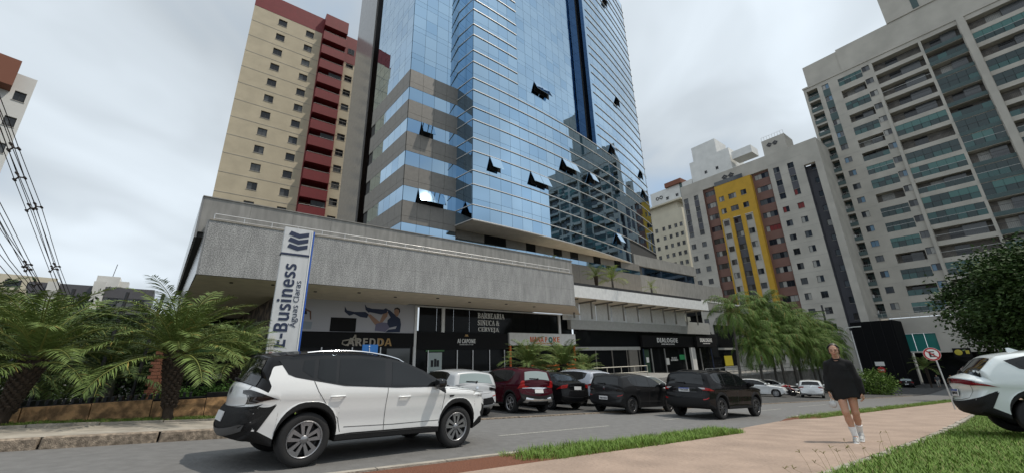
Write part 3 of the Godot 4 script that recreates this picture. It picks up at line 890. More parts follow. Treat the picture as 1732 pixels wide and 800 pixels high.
# --- side views: x from the middle of the wheelbase, y from the ground; third number is the zone (0 paint, 1 trim, 2 roof)
func spec_crossover() -> Dictionary:
	return {
		"called": "crossover_car", "wb": 2.70, "w": 0.92, "rw": 0.36, "ra": 0.425, "sill": 0.30, "belt": 1.06, "tumble": 0.40, "xf": 1.2, "lf": 1.08, "xr": 1.2, "lr": 1.08, "R": 0.12, "crown": 0.13,
		"paint": "car_white", "roof": "car_black", "arch_trim": 0.075, "sill_trim": 0.09, "bumper_depth": 0.30, "flare": 0.012, "wheel": 1, "rim_mat": "rim_machined", "poke": 0.01,
		"keys": [[2.05, 0.27, 1], [2.18, 0.33, 1], [2.26, 0.45, 1], [2.285, 0.60, 0], [2.27, 0.76, 0], [2.20, 0.90, 0], [2.04, 1.00, 0], [1.65, 1.065, 0], [1.25, 1.11, 0], [1.02, 1.14, 2], [0.55, 1.38, 2], [0.18, 1.535, 2], [-0.20, 1.61, 2], [-0.70, 1.64, 2], [-1.20, 1.625, 2], [-1.60, 1.585, 2], [-1.93, 1.535, 2], [-1.985, 1.505, 2], [-2.03, 1.40, 2], [-2.12, 1.22, 2], [-2.18, 1.12, 0], [-2.215, 1.05, 0], [-2.235, 0.92, 0], [-2.235, 0.78, 1], [-2.275, 0.72, 1], [-2.30, 0.56, 1], [-2.285, 0.45, 1], [-2.22, 0.38, 1], [-2.05, 0.33, 1]],
		"surround": [[1.12, 1.075], [0.98, 1.13], [0.55, 1.345], [0.20, 1.475], [-0.2, 1.535], [-0.75, 1.55], [-1.30, 1.515], [-1.72, 1.47], [-1.86, 1.44], [-1.72, 1.24], [-1.62, 1.20], [-1.35, 1.155], [-0.9, 1.085], [0.0, 1.055]],
		"glass": [[[0.86, 1.10], [0.50, 1.325], [0.20, 1.44], [-0.06, 1.485], [-0.10, 1.085]], [[-0.22, 1.08], [-0.20, 1.495], [-0.6, 1.51], [-0.98, 1.495], [-1.0, 1.125], [-0.75, 1.09]], [[-1.05, 1.135], [-1.03, 1.49], [-1.30, 1.475], [-1.32, 1.20], [-1.25, 1.165]], [[-1.38, 1.20], [-1.365, 1.465], [-1.52, 1.44], [-1.54, 1.30]]],
		"lines": [[[0.98, 1.06], [1.0, 0.90], [0.95, 0.55], [0.90, 0.38]], [[-0.16, 1.05], [-0.17, 0.75], [-0.15, 0.40]], [[-1.36, 1.15], [-1.28, 1.0], [-1.12, 0.80], [-0.93, 0.62], [-0.86, 0.40]], [[0.9, 0.39], [0.0, 0.385], [-0.85, 0.39]], [[0.93, 0.50], [0.0, 0.485], [-0.82, 0.495]], [[-1.55, 1.02], [-1.60, 0.99], [-1.62, 0.86], [-1.58, 0.83], [-1.33, 0.83], [-1.29, 0.88], [-1.33, 1.01], [-1.55, 1.02]], [[2.0, 0.96], [1.6, 1.005], [1.1, 1.04]]],
		"handles": [[0.17, 0.905], [-0.98, 0.93]],
		"flank_patch": [["fender_vent", "black", [[1.10, 0.92], [1.22, 0.925], [1.20, 0.895], [1.12, 0.885]], 0.006]],
		"mirror": [0.80, 1.10], "mirror_mat": "black_gloss",
		"rear": [
			["rear_window", "tint_glass", [[-0.60, 1.47], [0.60, 1.47], [0.66, 1.30], [0.70, 1.13], [-0.70, 1.13], [-0.66, 1.30]], 0.008, false],
			["tail_light", "lamp_smoke", [[0.50, 1.03], [0.68, 1.06], [1.10, 1.05], [1.17, 1.03], [1.00, 0.90], [0.85, 0.83], [0.66, 0.82], [0.70, 0.97], [0.52, 0.985]], 0.016, true],
			["tail_light_bar", "lamp_grey", [[0.72, 0.965], [0.76, 0.965], [0.74, 0.88], [0.86, 0.85], [0.86, 0.83], [0.70, 0.85]], 0.022, true],
			["tail_light_bar", "lamp_grey", [[0.84, 0.965], [0.87, 0.965], [0.84, 0.91], [0.93, 0.875], [0.93, 0.86], [0.81, 0.89]], 0.022, true],
			["tailgate_emblem", "ink", [[0.0, 1.075], [0.05, 1.0], [0.0, 0.925], [-0.05, 1.0]], 0.012, false],
			["tailgate_seam", "joint", line_poly([[0.62, 1.12], [0.60, 1.0], [0.68, 0.9], [0.62, 0.80], [0.3, 0.785], [0.0, 0.785]], 0.010), 0.004, true],
			["bumper_cover", "cladding", [[0.0, 0.775], [0.70, 0.765], [0.95, 0.72], [1.10, 0.58], [1.26, 0.40], [1.30, 0.335], [0.9, 0.335], [0.0, 0.335]], 0.007, true],
			["bumper_bar", "bumper_grey", [[-0.80, 0.50], [0.80, 0.50], [0.86, 0.46], [0.80, 0.41], [-0.80, 0.41], [-0.86, 0.46]], 0.022, false],
		],
		"front": [["windscreen", "tint_glass", [[-0.56, 1.50], [0.56, 1.50], [0.66, 1.17], [-0.66, 1.17]], 0.006, false], ["headlight", "lamp_clear", [[0.55, 0.93], [0.95, 0.95], [1.12, 0.93], [0.98, 0.87], [0.60, 0.86]], 0.008, true]],
		"plate": [0.655, false, ""], "wiper_y": 1.14, "rails": true, "rail": [-1.45, 0.30, 0.62],
	}
func spec_suv() -> Dictionary:
	return {
		"called": "suv_car", "wb": 2.64, "w": 0.91, "rw": 0.36, "ra": 0.43, "sill": 0.32, "belt": 1.08, "tumble": 0.33, "xf": 1.3, "lf": 0.95, "xr": 1.25, "lr": 1.0, "R": 0.10, "crown": 0.09, "paint": "car_black", "arch_trim": 0.07, "sill_trim": 0.07, "bumper_depth": 0.18, "flare": 0.015, "wheel": 0, "rim_mat": "rim_dark2",
		"keys": [[2.0, 0.30, 1], [2.12, 0.36, 1], [2.17, 0.5, 1], [2.18, 0.72, 0], [2.14, 0.92, 0], [2.02, 1.02, 0], [1.5, 1.09, 0], [1.05, 1.13, 0], [0.92, 1.155, 0], [0.45, 1.44, 0], [0.2, 1.56, 0], [-0.2, 1.625, 0], [-0.9, 1.64, 0], [-1.5, 1.605, 0], [-1.92, 1.555, 0], [-1.985, 1.51, 0], [-2.06, 1.30, 0], [-2.13, 1.13, 0], [-2.17, 1.05, 0], [-2.19, 0.85, 0], [-2.225, 0.75, 0], [-2.24, 0.66, 1], [-2.24, 0.5, 1], [-2.18, 0.38, 1], [-2.02, 0.33, 1]],
		"surround": [[1.0, 1.10], [0.88, 1.14], [0.45, 1.39], [0.2, 1.49], [-0.2, 1.54], [-0.9, 1.55], [-1.45, 1.52], [-1.75, 1.47], [-1.68, 1.28], [-1.55, 1.20], [-1.2, 1.14], [0, 1.09]],
		"glass": [[[0.78, 1.13], [0.42, 1.345], [0.18, 1.45], [-0.08, 1.49], [-0.12, 1.11]], [[-0.22, 1.11], [-0.2, 1.50], [-0.6, 1.51], [-0.98, 1.50], [-1.0, 1.14]], [[-1.08, 1.155], [-1.06, 1.49], [-1.40, 1.475], [-1.58, 1.44], [-1.5, 1.27], [-1.35, 1.20]]],
		"lines": [[[0.92, 1.06], [0.95, 0.8], [0.85, 0.4]], [[-0.16, 1.06], [-0.16, 0.4]], [[-1.12, 1.12], [-1.05, 0.9], [-0.85, 0.6], [-0.82, 0.42]]],
		"handles": [[0.12, 0.96], [-0.92, 0.98]], "mirror": [0.72, 1.13],
		"rear": [["rear_window", "tint_glass", [[-0.60, 1.49], [0.60, 1.49], [0.68, 1.16], [-0.68, 1.16]], 0.008, false],
			["tail_light", "lamp_red", [[0.60, 1.055], [0.95, 1.05], [1.12, 1.03], [1.10, 0.96], [0.95, 0.935], [0.66, 0.945]], 0.012, true],
			["tail_light_lens", "lamp_clear", [[0.50, 1.045], [0.72, 1.045], [0.74, 0.99], [0.62, 0.985]], 0.017, true],
			["plate_recess", "black_gloss", [[-0.42, 1.03], [0.42, 1.03], [0.46, 0.86], [-0.46, 0.86]], 0.005, false],
			["tailgate_seam", "joint", line_poly([[0.68, 1.15], [0.66, 0.95], [0.62, 0.74], [0.0, 0.72]], 0.010), 0.004, true],
			["reflector", "lamp_red", [[0.66, 0.62], [0.88, 0.625], [0.88, 0.585], [0.68, 0.58]], 0.008, true]],
		"front": [["windscreen", "tint_glass", [[-0.55, 1.52], [0.55, 1.52], [0.66, 1.18], [-0.66, 1.18]], 0.006, false]],
		"plate": [0.945, true, "TVV2H05"], "wiper_y": 1.17, "rails": true, "rail": [-1.5, 0.25, 0.60], "rail_mat": "black_gloss", "mirror_mat": "car_black",
	}
func spec_hatch() -> Dictionary:
	return {
		"called": "hatchback_car", "wb": 2.56, "w": 0.875, "rw": 0.31, "ra": 0.365, "sill": 0.22, "belt": 0.93, "tumble": 0.36, "xf": 1.15, "lf": 0.95, "xr": 1.1, "lr": 0.9, "R": 0.10, "crown": 0.11, "paint": "car_grey", "arch_trim": 0.03, "sill_trim": 0.05, "bumper_depth": 0.10, "plastic": false, "wheel": 2, "rim_mat": "rim_dark2",
		"keys": [[1.9, 0.22, 1], [2.02, 0.27, 1], [2.07, 0.38, 1], [2.08, 0.55, 0], [2.03, 0.70, 0], [1.86, 0.82, 0], [1.4, 0.92, 0], [0.98, 0.985, 0], [0.82, 1.01, 0], [0.35, 1.27, 0], [0.08, 1.39, 0], [-0.35, 1.46, 0], [-0.85, 1.47, 0], [-1.35, 1.43, 0], [-1.66, 1.385, 0], [-1.72, 1.35, 0], [-1.79, 1.20, 0], [-1.87, 1.03, 0], [-1.91, 0.95, 0], [-1.93, 0.78, 0], [-1.965, 0.68, 0], [-1.98, 0.5, 0], [-1.96, 0.36, 1], [-1.88, 0.28, 1], [-1.75, 0.24, 1]],
		"surround": [[0.9, 0.96], [0.80, 0.99], [0.35, 1.215], [0.08, 1.315], [-0.35, 1.375], [-0.85, 1.38], [-1.25, 1.345], [-1.42, 1.28], [-1.35, 1.11], [-1.15, 1.02], [-0.6, 0.965]],
		"glass": [[[0.68, 0.985], [0.33, 1.175], [0.08, 1.27], [-0.12, 1.305], [-0.16, 0.98]], [[-0.24, 0.98], [-0.22, 1.32], [-0.6, 1.345], [-0.95, 1.33], [-0.96, 1.0]], [[-1.02, 1.02], [-1.01, 1.32], [-1.22, 1.295], [-1.30, 1.24], [-1.25, 1.12]]],
		"lines": [[[0.82, 0.93], [0.85, 0.7], [0.78, 0.30]], [[-0.20, 0.94], [-0.19, 0.3]], [[-1.08, 0.96], [-1.0, 0.8], [-0.85, 0.55], [-0.8, 0.32]]],
		"handles": [[0.08, 0.84], [-0.92, 0.86]], "mirror": [0.62, 1.0],
		"rear": [["rear_window", "tint_glass", [[-0.56, 1.33], [0.56, 1.33], [0.64, 1.05], [-0.64, 1.05]], 0.008, false],
			["tail_light", "lamp_smoke", [[0.50, 0.95], [0.80, 0.96], [0.98, 0.95], [1.0, 0.86], [0.80, 0.83], [0.52, 0.84]], 0.012, true],
			["tailgate_emblem", "chrome", [[0.05, 0.90], [0.035, 0.935], [0.0, 0.95], [-0.035, 0.935], [-0.05, 0.90], [-0.035, 0.865], [0.0, 0.85], [0.035, 0.865]], 0.012, false],
			["tailgate_seam", "joint", line_poly([[0.64, 1.04], [0.62, 0.85], [0.58, 0.72], [0.0, 0.70]], 0.009), 0.004, true],
			["reflector", "lamp_red", [[0.62, 0.60], [0.84, 0.60], [0.84, 0.57], [0.62, 0.57]], 0.008, true]],
		"front": [["windscreen", "clear_glass", [[-0.52, 1.36], [0.52, 1.36], [0.62, 1.03], [-0.62, 1.03]], 0.006, false], ["headlight", "lamp_clear", [[0.42, 0.72], [0.75, 0.76], [0.95, 0.77], [0.98, 0.70], [0.80, 0.65], [0.48, 0.65]], 0.010, true], ["grille", "black_gloss", [[-0.38, 0.70], [0.38, 0.70], [0.42, 0.64], [-0.42, 0.64]], 0.008, false], ["lower_grille", "black", [[-0.5, 0.50], [0.5, 0.50], [0.42, 0.36], [-0.42, 0.36]], 0.008, false]],
		"plate": [0.56, false, ""], "wiper_y": 1.06,
	}
func spec_sedan() -> Dictionary:
	var s := spec_hatch()
	s.merge({"called": "sedan_car", "wb": 2.55, "w": 0.855, "paint": "car_black", "xr": 1.3, "lr": 0.9,
		"keys": [[1.9, 0.22, 1], [2.05, 0.27, 1], [2.10, 0.38, 1], [2.12, 0.55, 0], [2.06, 0.72, 0], [1.88, 0.84, 0], [1.4, 0.94, 0], [1.0, 1.0, 0], [0.85, 1.02, 0], [0.35, 1.30, 0], [0.08, 1.41, 0], [-0.35, 1.48, 0], [-0.75, 1.475, 0], [-1.1, 1.40, 0], [-1.45, 1.22, 0], [-1.68, 1.11, 0], [-1.85, 1.09, 0], [-2.06, 1.075, 0], [-2.12, 1.04, 0], [-2.12, 0.85, 0], [-2.15, 0.68, 0], [-2.16, 0.5, 0], [-2.12, 0.34, 1], [-2.02, 0.27, 1], [-1.85, 0.24, 1]],
		"surround": [[0.9, 0.97], [0.80, 1.0], [0.35, 1.23], [0.08, 1.325], [-0.35, 1.39], [-0.75, 1.38], [-1.05, 1.30], [-1.30, 1.14], [-1.15, 1.02], [-0.6, 0.98]],
		"glass": [[[0.68, 0.99], [0.33, 1.19], [0.08, 1.28], [-0.12, 1.32], [-0.16, 0.99]], [[-0.24, 0.99], [-0.22, 1.33], [-0.6, 1.34], [-0.92, 1.28], [-0.96, 1.0]]],
		"rear": [["rear_window", "tint_glass", [[-0.50, 1.41], [0.50, 1.41], [0.60, 1.13], [-0.60, 1.13]], 0.008, false],
			["tail_light", "lamp_red", [[0.50, 1.02], [0.80, 1.03], [1.05, 1.01], [1.05, 0.90], [0.80, 0.86], [0.54, 0.88]], 0.012, true],
			["boot_chrome", "chrome", [[-0.42, 0.965], [0.42, 0.965], [0.42, 0.925], [-0.42, 0.925]], 0.010, false],
			["boot_seam", "joint", line_poly([[0.50, 1.06], [0.48, 0.85], [0.42, 0.76], [0.0, 0.75]], 0.009), 0.004, true],
			["bumper_groove", "dark_metal", line_poly([[0.8, 0.50], [0.4, 0.49], [0, 0.49]], 0.02), 0.006, true]],
		"plate": [0.85, false, ""], "wiper": false, "rim_mat": "rim"}, true)
	return s
func spec_tall() -> Dictionary:   # small tall crossover, upright tail
	var s := spec_hatch()
	s.merge({"called": "crossover_car", "w": 0.87, "rw": 0.335, "ra": 0.40, "sill": 0.28, "belt": 1.0, "paint": "car_maroon", "plastic": true, "arch_trim": 0.05, "bumper_depth": 0.15,
		"keys": [[1.9, 0.26, 1], [2.0, 0.32, 1], [2.05, 0.45, 1], [2.06, 0.62, 0], [2.0, 0.80, 0], [1.84, 0.92, 0], [1.45, 1.0, 0], [1.1, 1.06, 0], [0.95, 1.09, 0], [0.45, 1.38, 0], [0.15, 1.51, 0], [-0.35, 1.585, 0], [-0.85, 1.60, 0], [-1.35, 1.565, 0], [-1.70, 1.52, 0], [-1.75, 1.48, 0], [-1.82, 1.30, 0], [-1.88, 1.13, 0], [-1.91, 1.04, 0], [-1.93, 0.86, 0], [-1.96, 0.76, 0], [-1.975, 0.6, 1], [-1.96, 0.44, 1], [-1.88, 0.34, 1], [-1.75, 0.29, 1]],
		"surround": [[1.0, 1.03], [0.90, 1.07], [0.45, 1.32], [0.15, 1.43], [-0.35, 1.495], [-0.85, 1.50], [-1.3, 1.47], [-1.45, 1.40], [-1.35, 1.2], [-1.15, 1.10], [-0.6, 1.04]],
		"glass": [[[0.78, 1.06], [0.43, 1.275], [0.15, 1.385], [-0.12, 1.43], [-0.16, 1.05]], [[-0.24, 1.05], [-0.22, 1.44], [-0.6, 1.465], [-0.95, 1.45], [-0.96, 1.08]], [[-1.02, 1.09], [-1.01, 1.44], [-1.25, 1.42], [-1.33, 1.36], [-1.25, 1.19]]],
		"rear": [["rear_window", "rear_glass", [[-0.54, 1.46], [0.54, 1.46], [0.60, 1.17], [-0.60, 1.17]], 0.008, false],
			["tail_light", "lamp_red", [[0.62, 1.16], [0.74, 1.18], [0.86, 1.05], [1.0, 0.98], [0.92, 0.90], [0.55, 0.90], [0.42, 0.94], [0.60, 0.99]], 0.014, true],
			["chrome_strip", "chrome", [[-0.72, 0.90], [0.72, 0.90], [0.70, 0.87], [0.3, 0.865], [0.28, 0.84], [-0.28, 0.84], [-0.3, 0.865], [-0.70, 0.87]], 0.016, false],
			["tailgate_seam", "joint", line_poly([[0.62, 1.16], [0.6, 0.9], [0.55, 0.70], [0.0, 0.68]], 0.009), 0.004, true],
			["skid_plate", "chrome", [[-0.58, 0.50], [0.58, 0.50], [0.70, 0.36], [0.50, 0.36], [0.44, 0.42], [-0.44, 0.42], [-0.50, 0.36], [-0.70, 0.36]], 0.020, false]],
		"plate": [0.765, false, ""], "wiper_y": 1.18, "rim_mat": "rim", "wheel": 3, "rails": true, "rail": [-1.4, 0.2, 0.56], "rail_mat": "black_gloss", "handles": [[0.08, 0.93], [-0.92, 0.95]], "mirror": [0.72, 1.08]}, true)
	return s
func spec_coupe_suv() -> Dictionary:   # white crossover with full-width light bar
	var s := spec_suv()
	s.merge({"wb": 2.61, "w": 0.895, "rw": 0.345, "ra": 0.41, "sill": 0.30, "belt": 1.02, "tumble": 0.36, "paint": "car_pearl", "R": 0.12, "crown": 0.14, "flare": 0.005, "bumper_depth": 0.2,
		"keys": [[2.0, 0.28, 1], [2.1, 0.34, 1], [2.15, 0.5, 1], [2.16, 0.70, 0], [2.12, 0.86, 0], [1.98, 0.97, 0], [1.5, 1.05, 0], [1.05, 1.09, 0], [0.92, 1.115, 0], [0.45, 1.39, 0], [0.2, 1.50, 0], [-0.2, 1.57, 0], [-0.8, 1.585, 0], [-1.25, 1.55, 0], [-1.58, 1.49, 0], [-1.64, 1.455, 0], [-1.80, 1.30, 0], [-2.0, 1.13, 0], [-2.11, 1.075, 0], [-2.17, 1.04, 0], [-2.185, 0.92, 0], [-2.15, 0.76, 0], [-2.17, 0.66, 0], [-2.20, 0.54, 1], [-2.18, 0.44, 1], [-2.12, 0.37, 1], [-1.98, 0.32, 1]],
		"surround": [[1.0, 1.05], [0.88, 1.09], [0.45, 1.335], [0.2, 1.43], [-0.2, 1.485], [-0.8, 1.49], [-1.2, 1.45], [-1.55, 1.35], [-1.40, 1.20], [-1.0, 1.10], [0, 1.04]],
		"glass": [[[0.78, 1.08], [0.42, 1.29], [0.18, 1.39], [-0.08, 1.43], [-0.12, 1.06]], [[-0.22, 1.06], [-0.2, 1.44], [-0.6, 1.45], [-0.98, 1.42], [-1.0, 1.12]], [[-1.08, 1.135], [-1.06, 1.41], [-1.25, 1.375], [-1.42, 1.315], [-1.35, 1.23]]],
		"rear": [["rear_window", "tint_glass", [[-0.60, 1.43], [0.60, 1.43], [0.72, 1.13], [-0.72, 1.13]], 0.008, false],
			["bumper_cover", "cladding", [[0.0, 0.58], [0.80, 0.575], [1.0, 0.55], [1.14, 0.47], [1.22, 0.325], [0.9, 0.325], [0.0, 0.325]], 0.007, true],
			["tail_light_bar", "lamp_bar", [[-1.02, 1.00], [-0.7, 1.02], [0.7, 1.02], [1.02, 1.00], [1.18, 0.985], [1.02, 0.93], [0.70, 0.90], [0.45, 0.93], [-0.45, 0.93], [-0.70, 0.90], [-1.02, 0.93], [-1.18, 0.985]], 0.014, false],
			["tail_light_strip", "lamp_red", [[0.75, 0.965], [1.10, 0.985], [1.02, 0.955], [0.75, 0.945]], 0.019, true],
			["rear_emblem", "black_gloss", [[-0.06, 1.01], [0.06, 1.01], [0.05, 0.92], [-0.05, 0.92]], 0.02, false],
			["tailgate_seam", "joint", line_poly([[0.66, 0.90], [0.62, 0.75], [0.55, 0.615], [0.3, 0.60], [0.0, 0.60]], 0.010), 0.004, true]],
		"plate": [0.74, true, "SJN4G51"], "wiper_y": 1.14, "rails": false, "antenna": -1.15, "mirror_mat": "car_pearl", "wheel": 0}, true)
	return s

# ------------------------------------------------------------------ buildings: walls with openings, windows
# wall sheet in a local frame: u to the right, v up, w outwards. cells that lie in an opening are left out and get reveals.
func facade(b: MB, u0: float, u1: float, v0: float, v1: float, holes: Array, depth: float, tr: Transform3D) -> void:
	var us := [u0, u1]; var vs := [v0, v1]
	for h in holes:
		for q in [h[0], h[1]]: if q > u0 and q < u1 and not us.has(q): us.append(q)
		for q in [h[2], h[3]]: if q > v0 and q < v1 and not vs.has(q): vs.append(q)
	us.sort(); vs.sort()
	for j in vs.size() - 1:
		var vm: float = (vs[j] + vs[j + 1]) / 2
		var row := []
		for h in holes: if vm > h[2] and vm < h[3]: row.append(h)
		var start := -1
		for i in us.size() - 1:
			var um: float = (us[i] + us[i + 1]) / 2
			var hole := false
			for h in row: if um > h[0] and um < h[1]: hole = true
			if not hole and start < 0: start = i
			if start >= 0 and (hole or i == us.size() - 2):
				var e: int = i if hole else i + 1
				b.quad(tr * Vector3(us[start], vs[j], 0), tr * Vector3(us[e], vs[j], 0), tr * Vector3(us[e], vs[j + 1], 0), tr * Vector3(us[start], vs[j + 1], 0))
				start = -1
	for h in holes:
		var a := Vector3(h[0], h[2], 0); var c := Vector3(h[1], h[2], 0); var d := Vector3(h[1], h[3], 0); var e := Vector3(h[0], h[3], 0)
		var k := Vector3(0, 0, -depth)
		b.quad(tr * a, tr * (a + k), tr * (c + k), tr * c); b.quad(tr * c, tr * (c + k), tr * (d + k), tr * d)
		b.quad(tr * d, tr * (d + k), tr * (e + k), tr * e); b.quad(tr * e, tr * (e + k), tr * (a + k), tr * a)

func window_mesh(w: float, h: float, leaves: int, fr := 0.05) -> ArrayMesh:
	var key := "win_%.2f_%.2f_%d" % [w, h, leaves]
	if shared.has(key): return shared[key]
	var b := MB.new()
	b.bx(-w / 2, w / 2, -h / 2, -h / 2 + fr, -0.03, 0.03); b.bx(-w / 2, w / 2, h / 2 - fr, h / 2, -0.03, 0.03)
	b.bx(-w / 2, -w / 2 + fr, -h / 2 + fr, h / 2 - fr, -0.03, 0.03); b.bx(w / 2 - fr, w / 2, -h / 2 + fr, h / 2 - fr, -0.03, 0.03)
	for i in range(1, leaves):
		var x := -w / 2 + w * i / leaves
		b.bx(x - fr / 2, x + fr / 2, -h / 2 + fr, h / 2 - fr, -0.03, 0.025)
	shared[key] = b.mesh()
	return shared[key]
# one window: frame with a pane for each leaf
func window(parent: Node, tr: Transform3D, u: float, v: float, w: float, h: float, depth: float, leaves: int, frame: Material, panes: Array) -> void:
	var o := part("window", window_mesh(w, h, leaves), frame, parent)
	o.transform = tr * Transform3D(Basis(), Vector3(u, v, -depth + 0.03))
	var lw := w / leaves
	for i in leaves:
		var p: Material = panes[rng.randi() % panes.size()]
		sbox("pane", Vector3(-w / 2 + lw * (i + 0.5), 0, -0.012 + 0.012 * (i % 2)), Vector3(lw - 0.03, h - 0.06, 0.012), p, o)
	sbox("sill", Vector3(0, -h / 2 - 0.04, depth - 0.03), Vector3(w + 0.1, 0.06, 0.10), M.sill, o) if w < 2.0 and depth < 0.3 else null
func frame_x(x: float, z: float) -> Transform3D:   # facade facing -x: u runs to +z
	return Transform3D(Basis(Vector3(0, 0, 1), Vector3(0, 1, 0), Vector3(-1, 0, 0)), Vector3(x, 0, z))
func frame_z(x: float, z: float) -> Transform3D:   # facade facing +z: u runs to +x
	return Transform3D(Basis(), Vector3(x, 0, z))
func frame_dir(p: Vector3, dir: Vector3) -> Transform3D:   # u along dir (horizontal)
	var u := dir.normalized()
	return Transform3D(Basis(u, Vector3.UP, u.cross(Vector3.UP)), p)

# ------------------------------------------------------------------ cream and red apartment block
func build_cream_block() -> void:
	mat("cream", Color(0.60, 0.52, 0.38), 0.85, 0, tex.soft, 0.08)
	mat("brick_red", Color(0.20, 0.018, 0.022), 0.6, 0, tex.soft, 0.15)
	mat("sill", Color(0.40, 0.38, 0.35), 0.8)
	mat("frame_dark", Color(0.03, 0.03, 0.032), 0.5)
	mat("rail_pale", Color(0.5, 0.5, 0.48), 0.5)
	var root := thing("apartment_block", "cream apartment block with a red central balcony bay behind the granite podium", "building")
	var z := -64.0
	var x0 := -2.7; var x1 := 13.6; var top := 60.9
	var holes := []
	var tr := frame_z(0, z)
	var rows := []
	for i in 19: rows.append(56.35 - i * 3.0)
	var cols := [1.5, 5.65, 12.6]
	for y in rows:
		if y < 4: break
		for c in cols:
			if c > 12 and y > 54.0: continue
			holes.append([c - 0.62, c + 0.62, y - 0.6, y + 0.6])
	# wall left of the bay and right of it
	var b := MB.new()
	var hl := holes.filter(func(h): return h[0] < 8)
	var hr := holes.filter(func(h): return h[0] > 11)
	facade(b, x0, 7.6, -5, 57.6, hl, 0.22, tr)
	facade(b, 11.45, x1, -5, 53.6, hr, 0.22, tr)
	# flanks and back
	b.quad(Vector3(x0, -5, z - 16), Vector3(x0, -5, z), Vector3(x0, 60.9, z), Vector3(x0, 60.9, z - 16))
	b.quad(Vector3(x1, -5, z), Vector3(x1, -5, z - 16), Vector3(x1, 60.0, z - 16), Vector3(x1, 60.0, z))
	b.quad(Vector3(x1, -5, z - 16), Vector3(x0, -5, z - 16), Vector3(x0, 60, z - 16), Vector3(x1, 60, z - 16))
	b.bx(7.6, 11.45, -5, 60, z - 1.75, z - 1.55)
	part("wall", b, M.cream, root)
	for h in holes:
		window(root, tr, (h[0] + h[1]) / 2, (h[2] + h[3]) / 2, 1.24, 1.2, 0.22, 2, M.frame_dark, [M.win_dark, M.win_dark, M.win_dark, M.win_grey])
	# expansion joints
	for i in 18:
		var y := 54.6 - i * 3.0
		sbox("string_course", Vector3((x0 + 7.6) / 2, y, z + 0.01), Vector3(7.6 - x0, 0.05, 0.03), M.sill, root)
		sbox("string_course", Vector3((11.45 + x1) / 2, y - 1.2, z + 0.01), Vector3(x1 - 11.45, 0.05, 0.03), M.sill, root)
	# red top bands
	b = MB.new()
	b.bx(x0 - 0.02, 7.62, 57.6, 60.9, z - 16, z + 0.02)
	b.bx(7.62, 11.47, 58.9, 61.4, z - 14, z + 1.0)
	b.bx(11.47, x1 + 0.02, 53.6, 59.4, z - 16, z + 0.02)
	part("parapet", b, M.brick_red, root)
	window(root, tr, 12.6, 56.35 - 0.1, 1.1, 1.1, -0.03, 2, M.frame_dark, [M.win_dark])
	b = MB.new(); b.bx(9.6, 11.4, 59.6, 62.6, z - 8, z - 5)
	part("roof_house", b, M.cream, root)
	# balcony bay
	for i in 20:
		var y := 58.9 - i * 3.0
		if y < 2: break
		var bal := Node3D.new(); bal.name = "balcony"; root.add_child(bal, true)
		b = MB.new()
		b.bx(7.62, 11.43, y - 3.0, y - 1.35, z + 0.92, z + 1.02); b.bx(7.62, 7.72, y - 3.0, y - 1.35, z - 1.5, z + 0.92); b.bx(7.72, 11.43, y - 3.0, y - 2.82, z - 1.5, z + 0.92)
		part("parapet", b, M.brick_red, bal)
		b = MB.new(); b.tube([Vector3(7.66, y - 1.22, z + 0.97), Vector3(11.43, y - 1.22, z + 0.97)], 0.03, 6)
		part("handrail", b, M.rail_pale, bal)
		sbox("glazing", Vector3(9.5, y - 1.5, z - 1.45), Vector3(3.6, 2.3, 0.06), M.win_dark, bal)
		if i % 4 == 3: sbox("balcony_blind", Vector3(10.3, y - 0.75, z + 0.6), Vector3(2.0, 1.1, 0.04), M.win_grey, bal)
	b = MB.new(); b.bx(7.5, 7.62, -5, 58.9, z - 1.5, z + 0.3); b.bx(11.43, 11.55, -5, 58.9, z - 1.5, z + 0.3)
	part("bay_side", b, M.brick_red, root)

